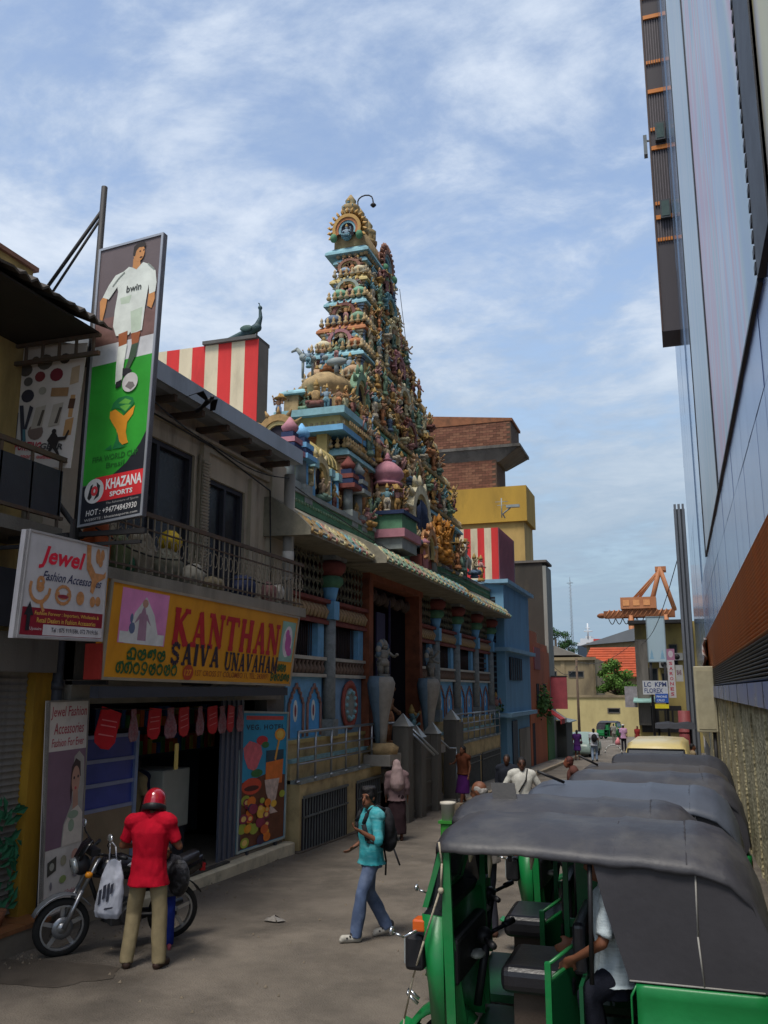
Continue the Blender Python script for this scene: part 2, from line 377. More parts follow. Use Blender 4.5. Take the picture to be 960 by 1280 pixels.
# ---------------------------------------------------------------- the tall clad building on the near side of the parked rickshaws
XW = 1.12
clad = mat('blue_cladding', '#5a6a94', .2, .12, .6, .03, 8, metal=.3, streak=6, stain='#525d78', stain_amt=.5, spec=.5)
clad2 = mat('pale_cladding', '#7d8fa5', .10, .1, .5, .015, 6, metal=.55, streak=6, stain='#646f7d', stain_amt=.5, spec=.5)
rough = bpy.data.materials.new('pebble_plaster'); rough.use_nodes = True
t = rough.node_tree; n = t.nodes; l = t.links; b = n['Principled BSDF']; b.inputs['Roughness'].default_value = .95
tcn = n.new('ShaderNodeTexCoord'); vz = n.new('ShaderNodeTexVoronoi'); vz.inputs['Scale'].default_value = 16; l.new(tcn.outputs['Object'], vz.inputs['Vector'])
nz = n.new('ShaderNodeTexNoise'); nz.inputs['Scale'].default_value = 2.5; nz.inputs['Detail'].default_value = 8; l.new(tcn.outputs['Object'], nz.inputs['Vector'])
rp = n.new('ShaderNodeValToRGB'); l.new(nz.outputs['Fac'], rp.inputs[0]); rp.color_ramp.elements[0].position = .35; rp.color_ramp.elements[0].color = hexc('#8d8363'); rp.color_ramp.elements[1].position = .65; rp.color_ramp.elements[1].color = hexc('#c9bf9a')
l.new(rp.outputs[0], b.inputs['Base Color'])
dp = n.new('ShaderNodeBump'); dp.inputs['Strength'].default_value = .7; dp.inputs['Distance'].default_value = .05; l.new(vz.outputs['Distance'], dp.inputs['Height']); l.new(dp.outputs[0], b.inputs['Normal'])
orange = mat('orange_shutter', '#d0772a', .5, .15, 1.5, .08, 20, stain='#a5561a', stain_amt=.5)
black_sh = mat('dark_shutter', '#3a3837', .5, .2, 2, .08, 20, stain='#55504a', stain_amt=.5)
iron = mat('dark_iron', '#2c2b2c', .6, .2, 6, .1, 60)
steel = mat('steel', '#8d9094', .35, .1, 4, .04, 30, metal=.7)
BL = thing('clad_building', 'tall blue clad building with orange shutter band and huge faded billboard facing the parked rickshaws', 'building', (XW, 9, g(9)))
y0, y1, ZT = 3.0, 58.0, 40.0
EY = 2.6
mb = MB(); mb.box((XW + .12, y0, g(58) - .3), (XW + 9, y1 - .1, ZT - .2)); mb.build('wall', dark_concrete, BL)
# pebble plaster base, in bays between thin pilasters
mb = MB(); y = y0
while y < 41:
    z1 = EY - .24; n_ = 8
    ring = []
    for k in range(13):
        ya = y + 2.7 * k / 12
        ring.append([(XW + .015 * noise.noise(V((ya * 2, j * .4, 3))), ya, g(ya) - .1 + (z1 - g(ya) + .1) * j / n_) for j in range(n_ + 1)])
    mb.loft(ring, 0, True, False, False)
    y += 2.7
mb.build('plaster_base', rough, BL)
me = None
for k in range(14):
    y = y0 + 2.7 * k
    b = MB(); b.box((XW - .03, y - .12, g(y) - .2), (XW + .1, y + .12, EY - .245)); b.build('pilaster', rough, BL)
b = MB(); b.box((XW - .10, y0, EY - .24), (XW + .1, 41, EY + .1)); 
strip = b.build('blue_strip', mat('blue_strip', '#6f83b4', .3, .12, 1.5, .05, 20, metal=.2, stain='#8d95a5', stain_amt=.6), BL)
for k in range(14):
    b = MB(); y = y0 + 2.8 * k + 1.2; b.box((XW - .106, y, EY - .236), (XW - .1, y + .025, EY + .096)); b.build('strip_joint', iron, strip)
# roller shutter: black slats below, orange slats above, each a bowed bar
mb = MB()
mb.box((XW + .04, y0, EY + .1), (XW + .1, 40.5, EY + 1.95)); mb.build('shutter_backing', iron, BL)
def slats(z0, z1, n, m, yy1):
    h = (z1 - z0) / n
    me = MB(); me.loft([[(XW - .02 + .06 * math.cos(PI * (j / 4 - .5)) * -1, yv, h * j / 4) for j in range(5)] for yv in (y0, yy1)], 0, True, False, False)
    ms = me.mesh('slat', m, (XW, 0, 0))
    for i in range(n): link('slat', ms, BL, (XW, 0, z0 + h * i))
slats(EY + .12, EY + .68, 10, black_sh, 40.5)
slats(EY + .69, EY + 1.93, 22, orange, 39.0)
# cladding panels
def panel_me(ly, lz, m, t=.02):
    b = MB(); b.box((XW - t, .008, .008), (XW + .1, ly - .008, lz - .008)); return b.mesh('cladding_panel', m, (XW, 0, 0))
pm = panel_me(1.2, 1.35, clad); pm2 = panel_me(1.2, .95, clad)
for i in range(31):
    for (z, ms) in ((1.95, pm), (3.3, pm2)):
        o = link('cladding_panel', ms, BL, (XW + rnd.uniform(-.004, .004), y0 + 1.2 * i, EY + z)); o.rotation_euler = (0, 0, rnd.uniform(-.003, .003))
pp = panel_me(4.0, 6.0, clad2); pq = panel_me(4.0, 4.0, clad2)
for i in range(5):
    ya = 38.2 + 4.0 * i
    for k in range(6):
        o = link('cladding_panel', pp, BL, (XW + rnd.uniform(-.003, .003), ya, EY + 1.95 + 6.0 * k)); o.rotation_euler = (0, 0, rnd.uniform(-.002, .002))
lowp = panel_me(4.0, 4.5, clad2)
for i in range(4): link('cladding_panel', lowp, BL, (XW, 42.2 + 4 * i, EY - 2.55))
# the billboard above: printed sheets in dark frames
def smear(name, cols, scale, loc):       # a faded printed photograph: broad soft vertical patches of ink
    m = bpy.data.materials.new(name); m.use_nodes = True; t = m.node_tree; n = t.nodes; l = t.links; b = n['Principled BSDF']
    b.inputs['Roughness'].default_value = .3; b.inputs['Specular IOR Level'].default_value = .35
    tcn = n.new('ShaderNodeTexCoord'); mp = n.new('ShaderNodeMapping'); mp.inputs['Scale'].default_value = scale; mp.inputs['Location'].default_value = loc
    l.new(tcn.outputs['Object'], mp.inputs[0]); nz = n.new('ShaderNodeTexNoise'); nz.inputs['Scale'].default_value = 1; nz.inputs['Detail'].default_value = 3; nz.inputs['Distortion'].default_value = 1.2
    l.new(mp.outputs[0], nz.inputs['Vector']); rp = n.new('ShaderNodeValToRGB'); el = rp.color_ramp.elements
    while len(el) < len(cols): el.new(.5)
    for i, cc in enumerate(cols): el[i].position = .3 + .4 * i / (len(cols) - 1); el[i].color = hexc(cc)
    l.new(nz.outputs['Fac'], rp.inputs[0]); l.new(rp.outputs[0], b.inputs['Base Color']); return m
ad1 = smear('billboard_print', ['#8fa9c4', '#a9bcc0', '#c4c2ca', '#cfa3ae', '#b4c4d6', '#d2ccd2'], (1, .55, .10), (3, 1, 0))
ad2 = smear('billboard_print_pale', ['#a5b6c2', '#b0c3c9', '#c0cacd', '#b3c2ca'], (1, .5, .08), (9, 2, 0))
ad3 = smear('billboard_print_yellow', ['#b3a878', '#cdbf7c', '#d6c884', '#b9b3b8'], (1, .4, .09), (5, 7, 1))
frm = mat('billboard_frame', '#24262c', .5, .1)
for (ya, yb, m) in ((20.2, 30.0, ad2), (9.5, 19.9, ad1), (3.2, 8.1, ad3)):
    b = MB(); b.box((XW - .05, ya, EY + 4.3), (XW + .1, yb, ZT)); sh = b.build('billboard_sheet', m, BL)
    b = MB(); b.box((XW - .075, yb, EY + 4.24), (XW + .1, yb + .28, ZT)); b.build('billboard_frame', frm, BL)
    b = MB(); b.box((XW - .07, ya, EY + 4.245), (XW + .1, yb, EY + 4.3)); b.build('billboard_frame', frm, BL)
b = MB(); z = EY + 4.3
b.box((XW - .09, 8.1, EY + 4.2), (XW + .1, 9.3, ZT)); b.build('billboard_frame', frm, BL)
b = MB()
while z < 24: b.box((XW - .10, 9.3, z), (XW - .02, 9.44, z + .09)); z += .18
kind(b.build('toothed_edge', frm, BL), 'stuff')
mb = MB(); mb.box((XW + .02, y0, EY + 4.26), (XW + .09, 38.2, ZT - .1)); mb.build('wall_lining', clad2, BL)
# stair fin standing out over the street, with orange ledges and brackets
FY = 43.0
finm = mat('fin_sheet', '#4a4548', .7, .12, 1, .1, 20, streak=4)
fin = thing('projecting_fin', 'tall brown fin with orange ledges jutting out high up from the clad building', 'building part', (XW, FY, 17.5))
b = MB(); b.box((.31, FY, 19.9), (XW, FY + 2.2, 46)); b.build('sheet', finm, fin)
b = MB(); b.box((.25, FY - .06, 19.9), (.31, FY + 2.2, 46)); b.build('edge_trim', mat('brown_trim', '#4e3a33', .6), fin)
om = mat('orange_ledge', '#c9772b', .5, .1)
def zpx(py): return 2.6 + 40.9 * math.tan(R(11.41) + math.atan((640 - py) / 1100))
bays = [(-75, 2), (25, 83), (117, 166), (187, 258), (273, 303)]
for a, bb in bays:
    za, zb = zpx(a), zpx(bb)
    k = MB(); k.box((.33, FY - .12, za - .22), (XW - .02, FY, za)); k.build('ledge', om, fin)
    for i in range(6):
        k = MB(); x = .34 + i * .125; k.box((x, FY - .1, zb - .09), (x + .085, FY, zb + .09)); k.build('bracket', om, fin)
        k = MB(); x = .38 + i * .125; k.box((x, FY - .05, zb + .09), (x + .035, FY, za - .22)); k.build('louvre_bar', mat('louvre', '#6c6468', .6), fin)
for py in (-20, 172, 268):
    z = zpx(py); b = MB(); b.box((.55, FY - .3, z - .5), (XW - .08, FY, z + .5)); u = b.build('window_box', mat('box_dark', '#3b4145', .5), fin)
    b = MB(); b.box((.62, FY - .32, z - .4), (XW - .14, FY - .3, z + .4)); b.build('pane', mat('pane_green', '#4d5d58', .15), u)
z = zpx(182); b = MB(); b.box((-.05, FY - .1, z - .6), (.13, FY + .3, z + .5)); b.box((.12, FY + .05, z + .2), (.26, FY + .12, z + .28))
one(b, 'floodlight', mat('lamp_grey', '#6d7375', .4), 'small grey floodlight on the outer edge of the brown fin', 'light', None, (.1, FY, z))
# gutter pipe, meter box, torn banner
ch = thing('steel_channel', 'tall grey steel channel column standing at the end of the clad building', 'column', (.5, 39, g(39)))
for x0_, x1_ in ((.22, .32), (.38, .48), (.55, .64)):
    b = MB(); b.box((x0_, 39, g(39) - .1), (x1_, 39.25, 10.4)); b.build('flange', mat('grey_steel', '#70747a', .5, .2, 2, .1, 30, metal=.3, streak=6), ch)
b = MB(); b.box((.21, 39.1, g(39) - .1), (.66, 39.2, 10.2)); b.build('web', mat('dark_steel', '#4a4e54', .5, .2, 2, .1, 30, metal=.3), ch)
bx = thing('meter_box', 'cream electrical box on the wall below the torn banner', 'utility box', (.8, 31, 1.8))
b = MB(); b.box((.45, 31, 1.25), (1.1, 31.5, 3.35)); bevel(b.build('body', mat('cream_box', '#b3ab8f', .6, .15, 3, .05), bx), .03)
b = MB(); b.box((.52, 30.98, 1.35), (1.03, 31, 3.2)); b.build('door', mat('cream_box2', '#aaa287', .6, .15, 3, .05), bx)
b = MB(); b.cyl((.98, 31.2, g(31)), (.98, 31.2, 1.25), .06); b.build('conduit', iron, bx)
tb = MB(); rings = []
for i in range(9):
    t_ = i / 8; rings.append([(XW - .1 - .3 * t_ * (1 - .3 * j) - .1 * math.sin(j * 2 + i * .7), 33.5 + 1.6 * j * .5 + .3 * math.sin(i), EY + 1.75 - 1.7 * t_ * (.55 + .22 * j) + .12 * math.sin(i * 1.3 + j)) for j in range(5)])
tb.loft(rings, 0, True, False, False)
o = one(tb, 'torn_banner', smear('banner_print', ['#8d3b23', '#b9b2ad', '#c9c3c0', '#9c6f63'], (2, 2, 2), (1, 1, 1)), 'torn white and red banner hanging loose from the orange shutter', 'banner', None, (XW - .1, 33.5, EY + 1.7))
o.modifiers.new('t', 'SOLIDIFY').thickness = .01

# ---------------------------------------------------------------- far end of the street
def facade(name, label, x0, x1, y, zt, m, depth=8, wins=(), roofm=None, cat='building', frame=None, ledge=0, group=None):
    t = thing(name, label, cat, ((x0 + x1) / 2, y, g(y)), 0, group)
    # wall with real openings: build as strips round the windows
    b = MB(); xs_ = sorted({x0, x1, *[w_[0] for w_ in wins], *[w_[2] for w_ in wins]}); zs_ = sorted({g(y) - .5, zt, *[w_[1] for w_ in wins], *[w_[3] for w_ in wins]})
    for xa, xb in zip(xs_[:-1], xs_[1:]):
        for za, zb in zip(zs_[:-1], zs_[1:]):
            cxm, czm = (xa + xb) / 2, (za + zb) / 2
            if any(w_[0] < cxm < w_[2] and w_[1] < czm < w_[3] for w_ in wins): continue
            b.quad((xa, y, za), (xb, y, za), (xb, y, zb), (xa, y, zb))
    b.quad((x1, y, g(y) - .5), (x1, y + depth, g(y) - .5), (x1, y + depth, zt), (x1, y, zt)); b.quad((x0, y + depth, g(y) - .5), (x0, y, g(y) - .5), (x0, y, zt), (x0, y + depth, zt))
    b.quad((x0, y, zt), (x1, y, zt), (x1, y + depth, zt), (x0, y + depth, zt)); b.quad((x1, y + depth, g(y) - .5), (x0, y + depth, g(y) - .5), (x0, y + depth, zt), (x1, y + depth, zt))
    b.build('wall', m, t)
    for (xa, za, xb, zb) in wins:
        f = MB(); e_ = min(.12, (xb - xa) * .1); f.box((xa, y - .03, za), (xa + e_, y + .2, zb)); f.box((xb - e_, y - .03, za), (xb, y + .2, zb)); f.box((xa + e_, y - .03, zb - e_), (xb - e_, y + .2, zb)); f.box((xa + e_, y - .06, za), (xb - e_, y + .2, za + e_))
        wf = f.build('window', frame or mat('window_frame', '#5b554c', .7), t)
        f = MB(); f.box((xa + e_, y + .15, za + e_), (xb - e_, y + .22, zb - e_)); f.build('pane', mat('dark_glass', '#22262a', .15, .2, 3), wf)
    if ledge:
        f = MB(); f.box((x0 - .15, y - .35, zt - .25), (x1 + .15, y, zt + .12)); f.build('cornice', m, t)
    return t
cream = mat('cream_wall', '#b3a473', .9, .15, .35, .15, 6, streak=2, stain='#8b7b52', stain_amt=.5)
beige = mat('beige_wall', '#8b7c60', .9, .2, .3, .2, 6, streak=3, stain='#4f463a', stain_amt=.8)
def sx(px, y): return y * math.tan(math.atan((px - 480) / 1122) - R(18.25))
def sz(py, y): return 2.6 + .964 * y * math.tan(R(11.41) + math.atan((640 - py) / 1100))
# yellow boundary wall across the end
yw = 108
t = facade('boundary_wall', 'cream boundary wall closing the far end of the street', sx(640, yw), sx(800, yw), yw, sz(872, yw), cream, .4, [(sx(758, yw), sz(892, yw), sx(774, yw), sz(885, yw))], cat='wall')
b = MB(); b.box((sx(640, yw), yw - .15, sz(872, yw)), (sx(800, yw), yw + .5, sz(869, yw))); b.build('coping', beige, t)
yb = 113
t = facade('warehouse', 'weathered beige warehouse block with two dark slit windows behind the cream wall', sx(672, yb), sx(745, yb), yb, sz(822, yb), beige, 14,
       [(sx(686, yb), sz(846, yb), sx(697, yb), sz(838, yb)), (sx(711, yb), sz(847, yb), sx(731, yb), sz(838, yb))], ledge=1)
b = MB(); za, zr = sz(818, yb), sz(804, yb)
b.loft([[(sx(668, yb), yb - .3, za), (sx(668, yb), yb - .3, zr + .8), (sx(690, yb), yb - .3, zr), (sx(725, yb), yb - .3, za)], [(sx(668, yb), yb + 14, za), (sx(668, yb), yb + 14, zr + .8), (sx(690, yb), yb + 14, zr), (sx(725, yb), yb + 14, za)]], 0, False)
b.build('roof', mat('grey_roof', '#77726a', .9, .2, .6), t)
for px in (685, 702, 738): b = MB(); b.box((sx(px, yb), yb - .12, g(yb)), (sx(px, yb) + .5, yb, sz(824, yb))); b.build('pilaster', beige, t)
# red tiled roof house and grey shed roof
yr = 135
rt = thing('tiled_house', 'house with a bright red tiled roof behind the warehouse', 'building', (sx(765, yr), yr, g(yr)))
b = MB(); b.box((sx(728, yr), yr + 1, g(yr)), (sx(812, yr), yr + 14, sz(842, yr))); b.build('wall', beige, rt)
tile = mat('red_tile', '#a2492b', .9, .25, .8, .3, 5, stain='#7c3a25', stain_amt=.6)
nrow = 12
for k in range(nrow):
    f0, f1 = k / nrow, (k + 1) / nrow
    za, zb = sz(846, yr) + (sz(806, yr) - sz(846, yr)) * f0, sz(846, yr) + (sz(806, yr) - sz(846, yr)) * f1
    b = MB(); xa, xb = sx(722, yr) + 1.6 * f0, sx(818, yr) - 1.5 * f0
    b.add([(xa, yr + 7 * f0, za + .14), (xb, yr + 7 * f0, za + .14), (xb, yr + 7 * f1, zb), (xa, yr + 7 * f1, zb), (xa, yr + 7 * f0, za), (xb, yr + 7 * f0, za)], [(0, 1, 2, 3), (4, 5, 1, 0)])
    b.build('tile_course', tile, rt)
ysd = 160
b = MB(); b.loft([[(sx(728, ysd), ysd, sz(806, ysd)), (sx(812, ysd), ysd, sz(800, ysd)), (sx(812, ysd), ysd, sz(782, ysd)), (sx(790, ysd), ysd, sz(787, ysd))], [(sx(728, ysd), ysd + 20, sz(806, ysd)), (sx(812, ysd), ysd + 20, sz(800, ysd)), (sx(812, ysd), ysd + 20, sz(782, ysd)), (sx(790, ysd), ysd + 20, sz(787, ysd))]], 0, False)
st = thing('harbour_shed', 'low harbour shed with a sloping grey sheet roof behind the red tiles', 'building', (sx(770, ysd), ysd, g(ysd)))
b.build('roof', mat('shed_grey', '#6b6f73', .7, .1, .3), st)
b = MB(); b.box((sx(735, ysd), ysd + 1, g(ysd)), (sx(810, ysd), ysd + 18, sz(802, ysd))); b.build('wall', beige, st)
# the ship's upper works and masts
yh = 420
sh = thing('ship', 'white ship superstructure with a red band showing above the shed roof', 'ship', (sx(748, yh), yh, g(yh)))
wht = mat('ship_white', '#c9cdd0', .5, .05, .1, 0)
b = MB(); b.box((sx(724, yh), yh, -6), (sx(800, yh), yh + 20, sz(806, yh))); b.build('hull', mat('ship_hull', '#33404d', .6), sh)
for a, bb, c, d in ((724, 770, 806, 802), (728, 745, 802, 797), (735, 742, 797, 794)):
    b = MB(); b.box((sx(a, yh), yh, sz(c, yh)), (sx(bb, yh), yh + 12, sz(d, yh))); b.build('deck_house', wht, sh)
b = MB(); b.box((sx(745, yh), yh - 1, sz(802, yh)), (sx(768, yh), yh + 8, sz(798, yh))); b.build('red_band', mat('ship_red', '#b5392f', .5), sh)
b = MB(); b.cyl((sx(738, yh), yh, sz(797, yh)), (sx(738, yh), yh, sz(778, yh)), .35); b.cyl((sx(733, yh), yh, sz(788, yh)), (sx(744, yh), yh, sz(788, yh)), .25); b.cyl((sx(735, yh), yh, sz(784, yh)), (sx(741, yh), yh, sz(784, yh)), .2); b.build('mast', wht, sh)
ym = 260
b = MB(); xm = sx(718, ym)
for i in range(3): a = i * 2.09; b.cyl((xm + .5 * math.cos(a), ym + .5 * math.sin(a), -4), (xm + .12 * math.cos(a), ym + .12 * math.sin(a), sz(724, ym)), .12, .08, 5)
for k in range(36): z = -2 + k * (sz(724, ym) + 2) / 36; b.cyl((xm - .45, ym, z), (xm + .45, ym, z + .8), .05, .05, 4)
b.cyl((xm - .9, ym, sz(726, ym)), (xm + .9, ym, sz(726, ym)), .1); b.cyl((xm, ym, sz(724, ym)), (xm, ym, sz(718, ym)), .07)
one(b, 'radio_mast', mat('mast_grey', '#7c8790', .6), 'thin grey lattice radio mast rising against the sky', 'mast', None, (xm, ym, g(ym)))
# harbour crane
yc = 300
cr = thing('harbour_crane', 'orange harbour gantry crane rising beyond the street end', 'crane', (sx(808, yc), yc, g(yc)))
crm = mat('crane_orange', '#a86f4a', .6, .12, .2, 0, stain='#8a4a22', stain_amt=.5)
crd = mat('crane_dark', '#7a4a2c', .7, .2, .3, 0)
def cp(px, py, dy=0): return (sx(px, yc), yc + dy, sz(py, yc))
def beam(name, a, bb, wd, m=crm):
    k = MB()
    for d in (-2.5, 2.5): k.cyl(cp(*a, d), cp(*bb, d), wd * .68, wd * .68, 6)
    return k.build(name, m, cr)
b = MB(); b.box(cp(782, 762, -4), cp(827, 748, 4)); b.build('machinery_house', crm, cr)
for px in (789, 802, 815): b = MB(); b.cbox(cp(px, 755, -4.05), (2.0, .2, 1.8)); b.build('house_panel', mat('crane_pale', '#c98a57', .6), cr)
b = MB(); b.box(cp(760, 772, -3), cp(850, 764, -2)); b.box(cp(760, 772, 2), cp(850, 764, 3)); b.build('boom', crd, cr)
for k in range(14):
    b = MB(); px = 762 + 6 * k; b.cyl(cp(px, 772, -3), cp(px + 6, 763, -3), .25, .25, 4); b.build('lattice_bar', crm, cr)
b = MB(); b.ball(cp(757, 769), (1.7, 2.2, .9), 8, 5); b.build('boom_tip', crd, cr)
for k in range(5):
    b = MB(); pts = [cp(765 + 9 * k + 9 * t_ / 6, 772 + 8 * math.sin(PI * t_ / 6)) for t_ in range(7)]; b.tube(pts, .14, 4); b.build('festoon_cable', mat('cable_dark', '#38332f'), cr)
beam('mast_leg', (818, 764), (834, 712), 1.1); beam('mast_leg', (850, 764), (834, 712), 1.1); beam('stay', (834, 714), (797, 750), .4); beam('stay', (834, 714), (805, 748), .4); beam('stay', (834, 714), (820, 750), .4)
b = MB(); b.box(cp(828, 716, -3), cp(842, 711, 3)); b.build('mast_head', crm, cr)
beam('gantry_leg', (794, 770), (794, 830), 1.3); beam('gantry_leg', (838, 770), (838, 850), 1.3)
# trees
leafm = mat('leaf_light', '#4d6b2b', .7, .35, .8, 0, spec=.2); leafd = mat('leaf_dark', '#33502c', .8, .35, .6, 0, spec=.2); bark = mat('bark', '#4d4034', .9)
def tree(name, label, c, rad, zb, n, leafs, lm, seed):
    rr = random.Random(seed); t = thing(name, label, 'tree', (c[0], c[1], g(c[1])))
    tk = MB(); tk.cyl((c[0], c[1], g(c[1]) - .2), (c[0], c[1], c[2]), .35, .15, 8)
    crown = MB()
    for i in range(n):
        a, h_ = rr.uniform(0, 2 * PI), rr.uniform(-1, 1); q = math.sqrt(max(0, 1 - h_ * h_)) * rr.uniform(.55, 1)
        cc = V((c[0] + rad[0] * q * math.cos(a) * .85, c[1] + rad[1] * q * math.sin(a) * .85, c[2] + rad[2] * h_ * .85))
        tk.cyl((c[0], c[1], zb + .3), cc, .1, .03, 5)
        s_ = rad[0] * rr.uniform(.2, .36)
        for k in range(leafs):
            d = V((rr.gauss(0, 1), rr.gauss(0, 1), rr.gauss(0, 1))).normalized() * s_ * rr.uniform(.5, 1.1); d.z *= .75
            p = cc + d; u = V((rr.gauss(0, 1), rr.gauss(0, 1), rr.gauss(0, .6))).normalized() * rad[0] * .05; v_ = u.cross(d + V((0, 0, .01))).normalized() * rad[0] * .04
            crown.add([p - u, p + v_, p + u, p - v_], [(0, 1, 2, 3)])
    tk.build('trunk', bark, t); crown.build('crown', lm, t); return t
yt = 111
tree('broadleaf_tree', 'round bright green tree rising over the cream wall before the red roof', (sx(770, yt), yt + 2, sz(850, yt)), (2.9, 2.6, 2.5), sz(872, yt), 26, 160, leafm, 3)
tree('broadleaf_tree', 'dark green tree beside the stained concrete tower above the warehouse roof', (sx(697, 150), 150, sz(797, 150)), (2.6, 2.6, 2.2), g(130), 22, 120, leafd, 5)
tree('broadleaf_tree', 'low dark tree just above the ridge of the warehouse roof', (sx(713, 152), 152, sz(808, 152)), (2, 2, 1.2), g(130), 14, 100, leafd, 8)
# lamp pole before the wall
b = MB(); yp = 88; b.cyl((sx(722, yp), yp, g(yp) - .2), (sx(722, yp), yp, sz(822, yp)), .14, .1, 8)
one(b, 'utility_pole', mat('pole_rust', '#5d4c3e', .8), 'thin brown utility pole standing before the cream wall', 'pole', None, (sx(722, yp), yp, g(yp)))

# buildings on the near end of the cross street, behind the microvan
yq = 66
q = facade('signboard_shop', 'shabby corner shop building covered in signboards at the street end', sx(797, yq), sx(875, yq), yq, sz(778, yq), mat('shop_yellow', '#a08f58', .9, .2, .6, .1, 8, streak=2, stain='#59544c', stain_amt=.7), 10,
      [(sx(812, yq), sz(858, yq), sx(824, yq), sz(835, yq)), (sx(828, yq), sz(860, yq), sx(836, yq), sz(842, yq)), (sx(839, yq), sz(832, yq), sx(850, yq), sz(806, yq))])
b = MB(); b.box((sx(797, yq), yq - .6, sz(906, yq)), (sx(812, yq), yq, sz(800, yq))); b.build('corner_pier', dark_concrete, q)
b = MB(); b.box((sx(790, yq), yq - 1.2, sz(781, yq)), (sx(870, yq), yq + 1, sz(777, yq))); b.build('roof_edge', iron, q)
b = MB(); b.box((sx(800, yq), yq - .1, sz(915, yq)), (sx(850, yq), yq - .02, sz(882, yq))); b.build('shopfront', iron, q)
b = MB(); b.loft([[(sx(792, yq), yq - 1.5, sz(878, yq)), (sx(818, yq), yq - 1.5, sz(878, yq)), (sx(818, yq), yq, sz(872, yq)), (sx(792, yq), yq, sz(872, yq))], [(sx(792, yq), yq - 1.5, sz(876.5, yq)), (sx(818, yq), yq - 1.5, sz(876.5, yq)), (sx(818, yq), yq, sz(870.5, yq)), (sx(792, yq), yq, sz(870.5, yq))]], 0, False); b.build('awning', mat('teal_sheet', '#7fa39b', .6), q)
for i in range(3):
    b = MB(); x = sx(822 + 9 * i, yq); b.box((x, yq - .12, sz(908, yq)), (x + .35, yq - .1, sz(888, yq))); b.build('door', mat('door_olive', '#5a5238', .7), q)
def flat_sign(name, label, x0, z0, x1, z1, y, bgc, thick=.12, cat='sign'):
    t = thing(name, label, cat, ((x0 + x1) / 2, y, z0))
    bd = Board((x0, y, z1), (x1, y, z1), (x1, y, z0), (x0, y, z0), t, (0, -1, 0)); bd.panel('panel', bgc, thick); return bd
yf = 63
hb = flat_sign('hoarding', 'tall pale blue metal hoarding with faint tree motifs at its foot', sx(812, yf), sz(828, yf), sx(836, yf), sz(771, yf), yf, mat('hoard_blue', '#a3b9c4', .6, .1, .8, .05, 6, streak=4, stain='#7f8f97', stain_amt=.5), .2)
hb.frame('frame', mat('hoard_frame', '#7e8c92', .5), .06, .03)
hb.poly('tree_motif', ink('#7fa5bd'), [[(.1, .93), (.22, .78), (.34, .93)], [(.14, .85), (.22, .72), (.3, .85)], [(.66, .93), (.78, .78), (.9, .93)], [(.7, .85), (.78, .72), (.86, .85)]])
b = MB(); [b.cyl((x, yf + .15, g(yf) - .1), (x, yf + .15, sz(775, yf)), .09) for x in (sx(815, yf), sx(833, yf))]; b.build('post', iron, hb.t)
s1 = flat_sign('shop_sign', 'white lettered signboard above a blue panel beside the pale hoarding', sx(804, yf), sz(868, yf), sx(835, yf), sz(851, yf), yf - .6, ink('#b9bcc0'))
s1.text('LC  KPM', ink('#2c3a6b'), .06, .1, .95, .45, .03); s1.text('FLOREX', ink('#3a4674'), .06, .55, .8, .9, .02)
s2 = flat_sign('shop_sign', 'blue panel sign under the white lettered signboard', sx(819, yf), sz(878, yf), sx(835, yf), sz(867, yf), yf - .8, ink('#2f57a8'))
s2.text('PHONE', ink('#c9d3e5'), .1, .2, .9, .45, .02); s2.text('CALLS', ink('#c9d3e5'), .1, .6, .7, .85, .02)
s3 = flat_sign('shop_sign', 'bright yellow strip sign over a doorway behind the microvan', sx(818, yf), sz(885, yf), sx(835, yf), sz(880, yf), yf - .9, ink('#d8c62b'))
s4 = flat_sign('shop_sign', 'narrow white vertical sign with red letters running downwards', sx(836, yf), sz(872, yf), sx(845, yf), sz(826, yf), yf - .5, ink('#b9b4b4'))
for i, c in enumerate('SARONES'): s4.text(c, ink('#a83a4a'), .25, .04 + i * .136, .75, .13 + i * .136, .03)
s5 = flat_sign('shop_sign', 'round topped pink sign high on the corner shop', sx(836, yf), sz(826, yf), sx(846, yf), sz(812, yf), yf - .4, ink('#9c6d86'))
s5.ell('disc', ink('#b9b0b6'), [(.5, .45, .3, .3)])
s6 = flat_sign('shop_sign', 'small grey wall poster hanging at the corner of the cream wall', sx(781, yq), sz(884, yq), sx(796.5, yq), sz(858, yq), yq - .4, mat('poster_grey', '#8b878c', .8, .3, 3))
b = MB(); b.box((sx(790, yq), yq - .35, sz(865, yq)), (sx(799, yq), yq - .3, sz(863, yq))); b.build('bracket', iron, s6.t)
s7 = flat_sign('shop_sign', 'small pale square signboard beside the vertical red letters', sx(846, yf), sz(852, yf), sx(855, yf), sz(832, yf), yf - .4, ink('#a9a8a5')); s7.text('BAR', ink('#6b4250'), .15, .3, .85, .6, .03)
for k, px in enumerate((815, 826, 843)):
    b = MB(); x = sx(px, yq); z = sz(826 + 9 * (k % 2), yq); b.box((x, yq - .35, z), (x + .7, yq - .01, z + .5)); u = b.build('air_conditioner', mat('unit_grey', '#8f9190', .5, .1, 3, 0), q)
    b = MB(); b.cyl((x + .3, yq - .37, z + .25), (x + .3, yq - .35, z + .25), .2, .2, 12); b.build('fan_grille', iron, u)
